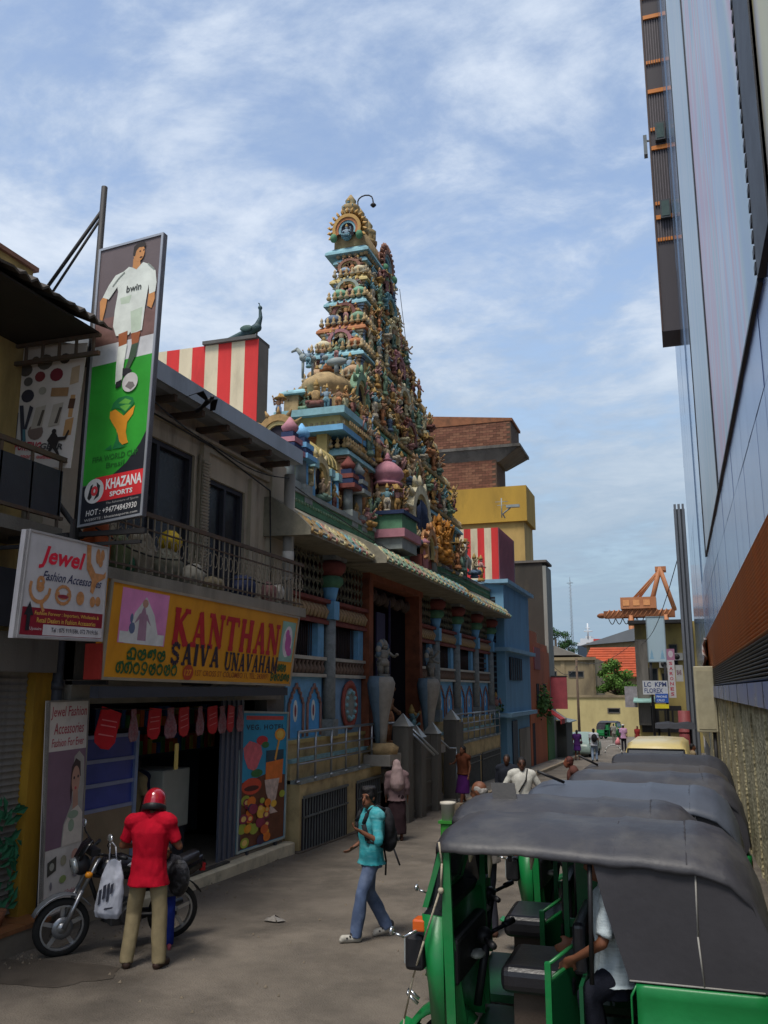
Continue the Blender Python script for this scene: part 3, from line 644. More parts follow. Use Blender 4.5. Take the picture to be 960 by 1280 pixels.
for i, (pa, pb, lab) in enumerate((((sx(722, 88), 88, sz(826, 88)), (sx(800, 66), 65.9, sz(800, 66)), 'thin cable sagging from the utility pole to the signboard shop'), ((sx(722, 88), 88, sz(832, 88)), (-6.9, 50, 4.2), 'thin cable sagging from the utility pole to the orange house'), ((sx(805, 66), 65.8, sz(806, 66)), (.3, 39, 8.2), 'dark cable sagging from the signboard shop to the steel channel column'))):
    b = MB(); b.tube([tuple(V(pa).lerp(V(pb), k / 12) - V((0, 0, .8 * math.sin(PI * k / 12)))) for k in range(13)], .02, 4); one(b, 'cable', iron, lab, 'cable', None, pa)
# canopy on posts beyond the microvan
yk = 33
ca = thing('street_canopy', 'dark ragged tarpaulin canopy beyond the cream microvan', 'canopy', (sx(838, yk), yk, g(yk)))
b = MB(); rings = []
for i in range(7):
    x = sx(816, yk) + (sx(866, yk) - sx(816, yk)) * i / 6; rings.append([(x, yk, sz(910 + .8 * (i % 2), yk)), (x, yk + .5, sz(905, yk)), (x, yk + 1.6, sz(905 - (i % 3), yk)), (x, yk + 2, sz(910, yk)), (x, yk + 1, sz(909, yk))])
b.loft(rings, 0, False); b.build('tarpaulin', mat('tarp_black', '#2b2a2c', .7, .2, 4, .2, 20), ca)
for px in (820, 860):
    b = MB(); b.cyl((sx(px, yk), yk + 1, g(yk) - .05), (sx(px, yk), yk + 1, sz(907, yk)), .04); b.build('post', iron, ca)
b = MB(); b.cyl((sx(853, 36), 36, g(36) - .1), (sx(853, 36), 36, sz(888, 36)), .22, .22, 12)
for z in (.3, 1.1, 1.9): b.cyl((sx(853, 36), 36, g(36) + z), (sx(853, 36), 36, g(36) + z + .08), .235, .235, 12)
one(b, 'red_barrel', mat('barrel_red', '#7c3a3c', .6), 'tall dull red drum beside the wall beyond the microvan', 'barrel', None, (sx(853, 36), 36, g(36)))
FILL_LIFT = 1.4  # colours on this side are raised to stand in for missing fill light
# ---------------------------------------------------------------- left side: corner shop, restaurant building and their signs
plaster = mat('old_plaster', '#a39a88', .9, .22, 1.4, .2, 30, streak=5, stain='#4d473e', stain_amt=.75)
plaster_y = mat('ochre_plaster', '#a08a5a', .9, .18, 1.4, .2, 30, streak=4, stain='#5c4f38', stain_amt=.6)
rust = mat('rust_iron', '#4a4038', .8, .25, 8, .2, 60, stain='#6b4630', stain_amt=.6)
darkp = mat('dark_paint', '#2f3138', .6, .15, 4, .08, 40)
sheet = mat('grey_sheet', '#8d949c', .45, .12, 1.5, .05, 20, metal=.3, streak=4, stain='#63676b', stain_amt=.5)
inside = mat('dim_interior', '#8f8577', .95, .2, 2, .1)
XL = -7.3
# corner shop (left edge of the picture)
CS = thing('corner_shop', 'dim corner shop with roller shutter, ochre pillar and rusty corrugated awning', 'building', (-8, 6, g(6)))
b = MB(); b.box((-14, 2, g(2) - .5), (-7.55, 8.9, 2.75)); b.box((-14, 2, 2.75), (-7.75, 8.9, 7.2)); b.build('wall', plaster_y, CS)
b = MB(); b.box((-13, 2, 7.2), (-7.75, 8.75, 8.0)); b.build('parapet', plaster_y, CS)
b = MB(); b.box((-13, 2, 8.0), (-7.7, 8.8, 8.06)); b.build('coping', mat('coping_red', '#7d5a4c', .8), CS)
b = MB(); b.box((-7.6, 8.86, g(9) - .1), (-7.3, 9.16, 2.8)); b.build('pillar', mat('ochre_pillar', '#8c6a1e', .8, .2, 2, .1, 30, streak=3, stain='#4e3f1e', stain_amt=.6), CS)
ms = None
b = MB(); b.loft([[(-7.42 - .02 * math.sin(PI * j / 4), yy, .075 * j / 4) for j in range(5)] for yy in (5.5, 8.85)], 0, True, False, False)
ms = b.mesh('shutter_slat', mat('shutter_grey', '#6c6a66', .6, .2, 3, .1, 30, metal=.2, stain='#3f3b36', stain_amt=.6), (-7.42, 0, 0))
for k in range(36): link('shutter_slat', ms, CS, (-7.4, 0, .1 + .075 * k))
b = MB(); b.box((-7.56, 5.3, 2.8), (-7.2, 9.1, 3.25)); b.build('lintel', dark_concrete, CS)
# awning of corrugated sheet
aw = MB(); n_ = 60; rings = []
for i in range(n_ + 1):
    y = 3.2 + 5.5 * i / n_; wv = .035 * math.sin(i * PI * .9)
    rings.append([(-8.8, y, 8.1 + wv), (-7.6, y, 7.55 + wv), (-6.42, y, 7.0 + wv), (-6.42, y, 6.97 + wv), (-7.6, y, 7.52 + wv), (-8.8, y, 8.07 + wv)])
aw.loft(rings, 0, False); aw.build('awning', mat('corrugated', '#3c3733', .8, .2, 2, .1, 30, stain='#57402f', stain_amt=.5), CS)
b = MB(); b.box((-8.7, 8.55, 6.62), (-6.5, 8.6, 6.67)); b.box((-8.7, 8.55, 6.86), (-6.5, 8.6, 6.9))
for i in range(9): b.box((-8.6 + i * .25, 8.55, 6.67), (-8.57 + i * .25, 8.58, 6.86))
b.build('awning_truss', rust, CS)
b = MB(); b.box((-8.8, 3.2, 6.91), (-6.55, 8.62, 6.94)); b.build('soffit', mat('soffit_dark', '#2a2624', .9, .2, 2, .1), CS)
# balcony of the corner shop
b = MB(); b.box((-7.8, 3, 4.35), (-6.95, 8.7, 4.5)); b.build('balcony_slab', dark_concrete, CS)
b = MB(); b.box((-7.0, 3, 5.32), (-6.95, 8.7, 5.38)); b.box((-7.0, 3, 4.6), (-6.95, 8.7, 4.64)); b.build('balcony_rail', rust, CS)
b = MB(); b.box((-6.985, 3.05, 4.64), (-6.96, 8.65, 5.2)); b.build('balcony_sheet', mat('rail_sheet', '#2e3037', .7, .2, 3, .1), CS)
for i in range(12):
    b = MB(); y = 3.1 + .5 * i; b.box((-6.99, y, 4.5), (-6.96, y + .03, 5.32)); b.build('baluster', rust, CS)
b = MB(); rr = []
for i in range(11):
    y = 4.2 + .32 * i; rr.append([(-6.95 + .24 * math.cos(a), y, 4.12 + .03 * math.sin(i * 1.1) + .13 * math.sin(a)) for a in [2 * PI * k / 10 for k in range(10)]])
b.loft(rr); b.build('rolled_canvas', mat('canvas_grey', '#716e6a', .9, .2, 6, .3, 40), CS)
b = MB(); b.box((-7.2, 4, 3.3), (-7.12, 8.6, 3.95)); b.build('dark_fascia', darkp, CS)
b = MB(); b.cyl((-7.28, 9.22, g(9) - .05), (-7.28, 9.22, 4.3), .07, .07, 10); b.cyl((-7.28, 9.22, 2.6), (-7.28, 9.22, 2.7), .085); b.build('downpipe', darkp, CS)
# green painted panel on the shutter and the tiled step
b = MB()
for k in range(160):
    y = rnd.uniform(7.9, 8.78); z = rnd.uniform(.2, 1.35); s = rnd.uniform(.05, .12); a = rnd.uniform(0, 6)
    x = -7.33 + rnd.uniform(0, .06); b.add([(x, y + s * math.cos(a), z + s * math.sin(a)), (x + .02, y + s * .4 * math.cos(a + 1.6), z + s * .4 * math.sin(a + 1.6)), (x, y - s * math.cos(a), z - s * math.sin(a)), (x + .02, y + s * .4 * math.cos(a - 1.6), z + s * .4 * math.sin(a - 1.6))], [(0, 1, 2, 3)])
pl = thing('potted_plant', 'leafy green plant against the roller shutter beside the ochre pillar', 'plant', (-7.25, 8.4, .1))
b.build('foliage', mat('leaf_deep', '#1f5238', .7, .3, 6, 0), pl)
b = MB(); b.lathe([(.1, .09), (.14, .24), (.13, .24), (.09, .2)], (-7.25, 8.4, 0), 12); b.build('pot', mat('clay', '#6e4630', .8), pl)
st = thing('tiled_step', 'low step of brown floor tiles before the roller shutter', 'step', (-7.25, 8, g(8)))
b = MB(); b.box((-7.55, 4, g(4) - .2), (-6.98, 9.02, .02)); b.build('riser', mat('step_riser', '#5b544b', .8, .2, 3, .1, stain='#3b352e', stain_amt=.5), st)
tl = MB(); tl.box((-.265, .006, 0), (.295, .406, .045)); tm = tl.mesh('tile', mat('brown_tile', '#6d472e', .35, .2, 4, .05, 30, stain='#4d3827', stain_amt=.5))
for i in range(12): link('tile', tm, st, (-7.26, 4.16 + .412 * i - .08, .022))
# restaurant building
RB = thing('restaurant_building', 'two storey grey plastered shophouse with an iron balcony above the orange restaurant sign', 'building', (-8, 12, g(12)))
mw = MB(); YA, YB = 9.0, 16.05
def wall_x(mb, x, ya, yb, za, zb, holes, t=.25, mi=0):
    ys_ = sorted({ya, yb, *[h[0] for h in holes], *[h[2] for h in holes]}); zs_ = sorted({za, zb, *[h[1] for h in holes], *[h[3] for h in holes]})
    for a, c in zip(ys_[:-1], ys_[1:]):
        for d, e_ in zip(zs_[:-1], zs_[1:]):
            if any(h[0] < (a + c) / 2 < h[2] and h[1] < (d + e_) / 2 < h[3] for h in holes): continue
            mb.box((x - t, a, d), (x, c, e_), mi)
ups = [(10.55, 4.3, 12.6, 6.45), (13.1, 4.3, 14.45, 6.2)]
wall_x(mw, -7.5, YA, YB, 4.2, 7.12, ups); mw.box((-14, YB - .25, g(16) - .4), (-7.75, YB, 6.88)); mw.box((-14, YA, 4.2), (-7.75, YA + .2, 6.88))
mw.build('upper_wall', plaster, RB)
b = MB(); b.box((-7.52, 15.35, 4.2), (-7.38, 16.0, 7.05)); b.box((-7.52, 12.75, 4.2), (-7.42, 12.95, 6.6)); b.box((-7.52, 14.55, 4.2), (-7.42, 14.75, 6.5)); b.box((-7.52, 12.75, 6.6), (-7.42, 15.35, 6.72)); b.build('pilaster', mat('pale_plaster', '#9b9382', .9, .2, 1.4, .2, 30, streak=5, stain='#605849', stain_amt=.6), RB)
b = MB(); b.box((-7.5, 10.3, 6.75), (-7.36, 15.3, 6.8)); b.build('string_course', plaster, RB)
b = MB(); b.box((-8.4, 9.5, 4.2), (-8.3, 15, 7)); b.build('room_back', inside, RB)
for i, h in enumerate(ups):
    f = MB(); 
    for a, c, d, e_ in ((h[0], h[1], h[0] + .08, h[3]), (h[2] - .08, h[1], h[2], h[3]), (h[0] + .08, h[3] - .08, h[2] - .08, h[3]), ((h[0] + h[2]) / 2 - .04, h[1], (h[0] + h[2]) / 2 + .04, h[3] - .08)):
        f.box((-7.72, a, c), (-7.55, d, e_))
    wf = f.build('window', darkp, RB)
    for a, d in ((h[0] + .08, (h[0] + h[2]) / 2 - .04), ((h[0] + h[2]) / 2 + .04, h[2] - .08)):
        f = MB(); f.box((-7.66, a, h[1]), (-7.63, d, h[3] - .08)); f.build('pane', mat('dim_pane', '#24262c' if i == 0 else '#4a3d2a', .25, .3, 2), wf)
# louvre slats on the shutter door beside the opening
sl = MB(); sl.box((-7.44, 0, 0), (-7.40, .22, .035)); slm = sl.mesh('louvre_slat', mat('louvre_pale', '#968f80', .8, .2, 5), (-7.42, 0, 0))
for k in range(38): o = link('louvre_slat', slm, RB, (-7.41, 12.72, 4.3 + .056 * k)); o.rotation_euler = (0, .5, 0)
b = MB(); b.box((-7.47, 12.68, 4.2), (-7.44, 12.96, 6.5)); b.build('shutter_leaf', mat('louvre_pale2', '#7c7567', .8), RB)
# roof overhang: sheet fascia and rafters
b = MB(); b.loft([[(-6.85, y, 6.95), (-6.85, y, 7.2), (-7.6, y, 7.26), (-13, y, 7.0), (-13, y, 6.9), (-7.8, y, 7.16), (-6.95, y, 6.93)] for y in (8.95, 11.3, 13.7, 15.45)], 0, False); b.build('roof', sheet, RB)
b = MB(); b.box((-6.84, 8.9, 6.95), (-6.80, 15.5, 7.23)); b.build('fascia', sheet, RB)
for k in range(8):
    b = MB(); y = 9.3 + .82 * k; b.box((-7.5, y, 6.84), (-6.9, y + .08, 6.94)); b.build('rafter', rust, RB)
# balcony
b = MB(); b.box((-7.55, 9.1, 3.92), (-6.55, 15.2, 4.08)); b.box((-7.5, 9.1, 3.84), (-6.7, 15.2, 3.92)); b.build('balcony_slab', concrete, RB)
b = MB(); b.box((-6.63, 9.1, 4.86), (-6.58, 15.15, 4.92)); b.box((-6.62, 9.1, 4.14), (-6.59, 15.15, 4.17)); b.box((-6.62, 9.1, 4.68), (-6.59, 15.15, 4.7)); b.build('balcony_rail', rust, RB)
bal = MB(); bal.box((-.008, -.008, 0), (.008, .008, .78))
for k in range(8):   # scroll
    a0, a1 = k * PI / 4, (k + 1) * PI / 4; bal.cyl((0, .06 + .06 * math.cos(a0), .42 + .11 * math.sin(a0)), (0, .06 + .06 * math.cos(a1), .42 + .11 * math.sin(a1)), .007, .007, 4)
balm = bal.mesh('baluster', mat('rail_grey', '#7b7366', .8, .25, 8, .1))
for k in range(37): link('baluster', balm, RB, (-6.6, 9.15 + .163 * k, 4.1))
b = MB(); b.cyl((-7.05, 15.45, 3.3), (-7.05, 15.45, 6.75), .11, .11, 12)
for z in (4.6, 5.7): b.cyl((-7.05, 15.45, z), (-7.05, 15.45, z + .12), .125, .125, 12)
b.cyl((-7.05, 15.45, 5.0), (-7.05, 15.45, 5.22), .113, .113, 12, 1)
b.build('downpipe', [mat('pipe_grey', '#77756f', .7, .15, 3, .08, streak=4), ink('#b5b3ad')], RB)
b = MB(); b.tube([(-6.9, 9.2, 6.9), (-7.3, 11, 6.7), (-7.4, 13, 6.7), (-7.35, 15.2, 6.4), (-7.3, 15.25, 4.3)], .015, 5); b.build('cable', iron, RB)
# ground floor: recess, side piers, header, folded shutters
b = MB(); b.box((-11.5, 9.0, g(9) - .4), (-11.2, 16, 3.9)); b.box((-11.2, 9.0, g(9) - .4), (-7.4, 9.2, 3.9)); b.box((-11.2, 15.8, g(16) - .4), (-7.6, 16.05, 3.9)); b.box((-11.2, 9.2, 3.75), (-7.4, 15.8, 3.9)); b.build('shop_interior', inside, RB)
b = MB(); b.box((-11.2, 9.2, g(12) - .2), (-7.2, 15.8, -.12)); b.build('shop_floor', mat('shop_floor', '#6a6258', .6, .2, 3, .1), RB)
b = MB(); b.box((-7.32, 9.4, 2.42), (-7.2, 15.6, 2.72)); b.build('header', mat('header_board', '#6a655c', .8, .2, 3, .1), RB)
b = MB(); b.box((-7.55, 15.2, g(15) - .2), (-7.3, 15.95, 3.9)); b.box((-7.5, 9.2, g(9) - .2), (-7.3, 9.55, 3.9)); b.box((-7.45, 9.2, 2.72), (-7.3, 15.95, 3.9)); b.build('pier', dark_concrete, RB)
hd = Board((-7.195, 9.5, 2.72), (-7.195, 15.5, 2.72), (-7.195, 15.5, 2.42), (-7.195, 9.5, 2.42), RB, (1, 0, 0)); hd.text('KANTHAN', ink('#4f5258'), .3, .15, .75, .8, .05, .3); hd.text('SAIVA HOTEL', ink('#55575a'), .32, .82, .72, .98, .02)
fs = MB()
for k in range(9): fs.box((-7.25 - .03 * (k % 2), 13.35 + .085 * k, -.15), (-7.21 - .03 * (k % 2), 13.43 + .085 * k, 2.42))
fs.build('folded_shutter', mat('shutter_blue_grey', '#4b4f5c', .5, .15, 3, .05, 30, metal=.2, streak=5), RB)
# doorstep
ds = thing('doorstep', 'pale worn cement doorstep along the restaurant front with a dark mat', 'step', (-7.1, 13, g(13)))
b = MB(); pts = []
for i in range(9):
    y = 10.6 + 5.3 * i / 8; jx = .05 * noise.noise(V((y * 2, 0, 0)))
    pts.append([(-7.6, y, g(y) - .2), (-7.0 + jx, y, g(y) - .2), (-7.0 + jx, y, -.17 + (g(y) + .3) * .3), (-7.06 + jx, y, -.15 + (g(y) + .3) * .3), (-7.6, y, -.14 + (g(y) + .3) * .3)])
b.loft(pts, 0, False); b.build('slab', mat('cement_pale', '#b0a68f', .9, .18, 3, .2, 40, stain='#6f6757', stain_amt=.6), ds)
b = MB(); b.add([(-7.58, 12.2, -.1), (-7.12, 12.2, -.12), (-7.12, 13.6, -.13), (-7.58, 13.6, -.12), (-7.58, 12.2, -.14), (-7.12, 12.2, -.15), (-7.12, 13.6, -.16), (-7.58, 13.6, -.15)], [(0, 1, 2, 3), (4, 5, 1, 0), (5, 6, 2, 1), (6, 7, 3, 2)]); b.build('mat', mat('dark_mat', '#3a3733', .95, .2, 10, .3), ds)
# counter inside with blue glass front
cc = thing('display_counter', 'blue glass display counter standing inside the restaurant opening', 'counter', (-8, 10.6, -.1))
b = MB(); b.box((-8.6, 9.7, -.12), (-7.7, 11.6, .95)); b.build('body', mat('counter_tan', '#7b6c58', .7, .2, 2, .1), cc)
b = MB(); b.box((-8.5, 9.7, .95), (-7.72, 11.6, 1.95)); b.build('cabinet', mat('cabinet_blue', '#34418c', .3, .15, 3, 0), cc)
for z in (.95, 1.28, 1.6, 1.93):
    b = MB(); b.box((-7.74, 9.68, z), (-7.69, 11.64, z + .05)); b.build('shelf', mat('alu', '#7d86a5', .4, .1, 3, 0, metal=.3), cc)
b = MB(); b.box((-7.73, 11.6, -.1), (-7.68, 11.68, 2.0)); b.build('corner_post', mat('alu2', '#7788aa', .4, .1, 3, 0, metal=.3), cc)
fr = thing('white_cabinet', 'white cabinet with dark base standing deep in the restaurant', 'cabinet', (-8.1, 12.9, -.1))
b = MB(); b.box((-8.5, 12.5, .45), (-7.75, 13.3, 1.35)); bevel(b.build('body', mat('cab_white', '#8d9089', .5, .1, 3, 0), fr), .02)
b = MB(); b.box((-8.48, 12.52, -.12), (-7.8, 13.28, .45)); b.build('base', darkp, fr)
sh = thing('packet_shelf', 'shelf of dim red and blue packets on the restaurant back wall', 'shelf', (-9.6, 12, .1))
b = MB(); [b.box((-8.9, 11.7, z), (-8.5, 15.6, z + .04)) for z in (1.5, 1.95, 2.4)]; b.box((-8.95, 11.7, 0), (-8.9, 15.6, 2.8)); b.build('board', darkp, sh)
for k in range(56):
    z = (1.54, 1.99)[k % 2]; y = 11.75 + (k // 2) * .135; h_ = rnd.uniform(.15, .34)
    b = MB(); b.box((-8.8, y, z), (-8.52, y + .1, z + h_)); b.build('packet', mat('packet_' + str(k % 5), ['#8a2d2a', '#2f4d7a', '#9a8a3f', '#3f6a3f', '#a85a2f'][k % 5], .5), sh)

# ------------- orange restaurant sign
KS = thing('restaurant_sign', 'wide orange restaurant sign with red KANTHAN lettering above the shop opening', 'sign', (-6.6, 12, 3.2))
kb_ = Board((-6.50, 9.10, 3.93), (-6.50, 14.78, 3.90), (-6.66, 14.78, 2.66), (-6.66, 9.22, 2.72), KS, (1, 0, 0))
kb_.panel('panel', mat('sign_orange', '#d98a1e', .45, .08, 1.2, .02, 20, streak=3, stain='#b56a16', stain_amt=.45), .12)
kb_.frame('frame', mat('sign_frame', '#8b8273', .5, .2), .035, .02)
b = MB(); b.box((-6.78, 9.2, 2.5), (-6.66, 14.7, 2.64)); b.build('lower_rail', darkp, KS)
b = MB(); [b.box((-7.5, y, 2.66), (-6.7, y + .05, 2.71)) for y in (9.4, 12, 14.5)]; [b.box((-7.5, y, 3.78), (-6.7, y + .05, 3.83)) for y in (9.4, 12, 14.5)]; b.build('bracket', iron, KS)
b = MB(); b.box((-6.85, 9.15, 2.72), (-6.62, 9.19, 3.15)); b.build('end_plate', mat('end_red', '#8c2a24', .5), KS)
def soft_print(name, cols, axis_scale=(1, 1, 1.2), loc=(0, 0, 0)): return smear(name, cols, axis_scale, loc)
kb_.rect('picture', mat('picture_pink', '#c87fae', .5, .25, 1.5, 0), .045, .06, .235, .62)
kb_.poly('picture', ink('#d9cbd6'), [[(.07, .62), (.1, .3), (.14, .12), (.18, .3), (.215, .62)]])
kb_.rect('picture', ink('#d8cfd0'), .05, .5, .23, .615)
kb_.poly('figure', ink('#a07d93'), [[(.12, .58), (.12, .34), (.135, .2), (.15, .34), (.155, .58)], [(.1, .42), (.12, .3), (.15, .3), (.17, .42), (.15, .36), (.12, .36)]])
kb_.ell('figure', ink('#b48b7a'), [(.138, .19, .012, .045)], 10)
kb_.ell('figure', ink('#5e6a8a'), [(.095, .46, .012, .06), (.09, .36, .006, .05)], 10)
kb_.rect('picture', mat('picture_green', '#7fa79b', .5, .2, 2, 0), .885, .1, .985, .66)
kb_.ell('figure', ink('#cfc3c8'), [(.935, .38, .035, .22)]); kb_.ell('figure', ink('#b0589a'), [(.94, .4, .022, .13), (.93, .28, .014, .07), (.955, .52, .02, .06)], 12)
red_ink = ink('#a81f2a'); blk_ink = ink('#2b2233'); grn_ink = ink('#23512d')
slab_text(kb_, 'KANTHAN', red_ink, .265, .18, .88, .58)
slab_text(kb_, 'SAIVA', blk_ink, .265, .56, .52, .80); slab_text(kb_, 'UNAVAHAM', blk_ink, .545, .61, .885, .83)
kb_.ell('lettering', ink('#a03a22'), [(.36, .885, .026, .09)], 20); kb_.text('127', ink('#d98a1e'), .343, .85, .377, .92, .02)
kb_.text('1ST CROSS ST COLOMBO 11, TEL: 2438971', ink('#8c4a1c'), .395, .85, .83, .93, .01)
# two lines of rounded Sinhala letters, drawn as pen strokes, and two of Tamil
def ring(cu, cv, ru, rv, a0=0, a1=360, n=9): return [(cu + ru * math.cos(R(a0 + (a1 - a0) * i / n)), cv + rv * math.sin(R(a0 + (a1 - a0) * i / n))) for i in range(n + 1)]
SINH = {
 'ka': lambda u, v, w, h: [ring(u + w * .3, v + h * .62, w * .22, h * .3, 200, 520), ring(u + w * .62, v + h * .42, w * .34, h * .36, 180, 400), [(u + w * .1, v + h * .95), (u + w * .92, v + h * .95), (u + w * .92, v + h * .6)]],
 'na': lambda u, v, w, h: [ring(u + w * .3, v + h * .5, w * .22, h * .28, 120, 430), ring(u + w * .55, v + h * .6, w * .4, h * .38, 160, -40), ring(u + w * .75, v + h * .3, w * .14, h * .18, 0, 330)],
 'ta': lambda u, v, w, h: [ring(u + w * .5, v + h * .55, w * .42, h * .42, 150, 420), ring(u + w * .35, v + h * .5, w * .15, h * .2), ring(u + w * .82, v + h * .18, w * .1, h * .16)],
 'va': lambda u, v, w, h: [ring(u + w * .5, v + h * .55, w * .4, h * .42, 100, 440), [(u + w * .2, v + h * .35), (u + w * .6, v + h * .2)]],
 'sa': lambda u, v, w, h: [ring(u + w * .3, v + h * .55, w * .25, h * .35), ring(u + w * .7, v + h * .55, w * .28, h * .4, 180, 450), [(u + w * .4, v + h * .15), (u + w * .85, v + h * .1)]],
 'u': lambda u, v, w, h: [ring(u + w * .5, v + h * .4, w * .35, h * .35, 150, 430), ring(u + w * .35, v + h * .8, w * .3, h * .2, 270, 520)],
}
def script(bd, seq, m, u0, v0, u1, v1, wt=.013):
    w_ = (u1 - u0) / len(seq); ls = []
    for i, k in enumerate(seq): ls += SINH[k](u0 + i * w_, v0, w_ * .9, v1 - v0)
    return bd.strokes('lettering', m, ls, wt, wt)
script(kb_, ['ka', 'na', 'ta', 'na'], grn_ink, .085, .66, .25, .78, .016)
script(kb_, ['sa', 'sa', 'va', 'u', 'na', 'va', 'na', 'va'], grn_ink, .05, .80, .31, .93, .015)
script(kb_, ['ka', 'ta', 'u', 'va'], grn_ink, .885, .70, .95, .80, .014)
script(kb_, ['u', 'na', 'va', 'ka', 'ta', 'na'], grn_ink, .845, .83, .985, .93, .013)

# ------------- jewellery sign
JS = thing('jewellery_sign', 'white square Jewel fashion accessories sign with a maroon band', 'sign', (-6.4, 8.2, 3.1))
jb = Board((-6.4, 7.49, 4.26), (-6.4, 8.87, 4.27), (-6.4, 8.85, 3.15), (-6.4, 7.42, 3.12), JS, (1, 0, 0))
jb.panel('panel', mat('sign_white', '#b3b0b2', .5, .06, 2, .02, 20, stain='#9d9a9c', stain_amt=.4), .1); jb.frame('frame', ink('#8f8c8c'), .025, .012)
maroon = ink('#7a1526')
jb.rect('band', maroon, .02, .715, .985, .97); jb.rect('band', ink('#b8b4b6'), .27, .865, .98, .965)
jb.text('Jewel', ink('#c21a33'), .14, .12, .64, .345, .03, .25); jb.text('Fashion Accessories', ink('#2b2f4f'), .2, .36, .92, .45, .012, .3)
gold = mat('gold_print', '#a9764a', .4, .25, 14, 0)
jb.poly('necklace', gold, [[(.70 + .0, .02), (.76, .02), (.77, .2), (.84, .3), (.95, .3), (.985, .26), (.985, .33), (.87, .40), (.83, .52), (.79, .5), (.8, .38), (.72, .27)]])
jb.ell('necklace', gold, [(.86, .12, .03, .08), (.92, .1, .028, .06), (.9, .18, .03, .05)], 12)
jb.strokes('necklace', gold, [ring(.19, .53, .11, .13, 0, 200, 12), [(.27, .6), (.22, .68), (.25, .74)], ring(.19, .47, .03, .04), ring(.19, .52, .03, .03)], .02, .02)
jb.strokes('bracelet', gold, [ring(.46, .57, .085, .085, 0, 360, 14), ring(.46, .55, .06, .05, 0, 180, 8)], .018, .018)
jb.ell('bracelet', ink('#7a2733'), [(.46, .585, .065, .02)], 12)
jb.ell('earring', gold, [(.67, .58, .05, .07), (.83, .6, .035, .055), (.9, .59, .035, .05)], 14)
jb.text('Fashion Forever : Importers, Wholesale &', ink('#c8a34a'), .16, .745, .93, .79, .008); jb.text('Retail Dealers in Fashion Accessories', ink('#c8a34a'), .19, .805, .89, .85, .008)
jb.text('Tel : 075 9191586, 072 7919156', ink('#33313a'), .36, .89, .93, .94, .01); jb.text('Upstairs', ink('#b9a7a9'), .12, .895, .25, .93, .006)
jb.poly('arrow', ink('#1d1b20'), [[(.075, .93), (.075, .79), (.045, .79), (.095, .66), (.145, .79), (.115, .79), (.115, .93)]])
b = MB(); b.box((-7.3, 7.7, 4.1), (-6.5, 7.74, 4.14)); b.box((-7.3, 8.6, 4.1), (-6.5, 8.64, 4.14)); b.box((-7.3, 8.2, 4.3), (-6.5, 8.24, 4.34)); b.box((-6.45, 8.2, 4.25), (-6.41, 8.24, 4.5)); b.build('bracket', iron, JS)

# ------------- tall standing jewellery board
TB = thing('standing_board', 'tall narrow jewellery board with a veiled woman leaning beside the motorcycle', 'sign', (-7.1, 9.3, 0))
tb_ = Board((-7.17, 8.96, 2.47), (-7.17, 9.73, 2.48), (-7.08, 9.67, .05), (-7.08, 8.98, .02), TB, (1, 0, 0))
tb_.panel('panel', mat('board_white', '#b5aea7', .6, .06, 2, .02, 20, stain='#867f78', stain_amt=.4), .05); tb_.frame('frame', ink('#6a6560'), .02, .01)
tb_.rect('photograph', mat('photo_mauve', '#6a5260', .6, .1, 3, 0), .03, .245, .97, .70)
tb_.text('Jewel Fashion', ink('#96434d'), .06, .03, .94, .095, .01, .3); tb_.text('Accessories', ink('#96434d'), .14, .11, .88, .165, .01, .3); tb_.text('Fashion For Ever', ink('#96434d'), .1, .185, .9, .225, .008, .2)
skin_p = ink('#9a7464')
tb_.poly('photograph', ink('#8a857f'), [[(.42, .70), (.46, .60), (.58, .54), (.66, .5), (.64, .36), (.68, .28), (.8, .255), (.93, .29), (.96, .4), (.95, .52), (.96, .70)]])
tb_.poly('photograph', ink('#3a2c2c'), [[(.62, .33), (.72, .29), (.84, .31), (.86, .38), (.7, .4), (.62, .5), (.6, .44)]])
tb_.ell('photograph', skin_p, [(.735, .395, .105, .068)], 20); tb_.poly('photograph', skin_p, [[(.68, .44), (.8, .44), (.82, .52), (.68, .54)]])
tb_.poly('photograph', ink('#b1a79c'), [[(.44, .70), (.48, .60), (.64, .54), (.82, .52), (.95, .56), (.96, .70)]])
tb_.ell('photograph', ink('#33252a'), [(.69, .385, .022, .008), (.79, .38, .022, .008)], 8); tb_.ell('photograph', ink('#9a3f45'), [(.735, .435, .028, .008)], 8)
tb_.ell('photograph', ink('#7d8a77'), [(.7, .56, .14, .02), (.66, .61, .08, .03)], 12)
tb_.poly('picture', ink('#3a3833'), [[(.1, .755), (.32, .735), (.32, .80), (.1, .82)]]); tb_.ell('picture', ink('#8d8a80'), [(.21, .778, .06, .018)], 10)
tb_.ell('picture', ink('#86806c'), [(.5, .765, .08, .025)], 10); tb_.ell('picture', ink('#a57f72'), [(.8, .755, .1, .03)], 10); tb_.ell('picture', ink('#7c8a52'), [(.5, .85, .09, .018)], 10); tb_.ell('picture', ink('#6f6a70'), [(.83, .83, .09, .03), (.2, .865, .03, .02)], 10)
tb_.text('Importers of Fashion', ink('#96535d'), .08, .905, .9, .935, .008, .2)

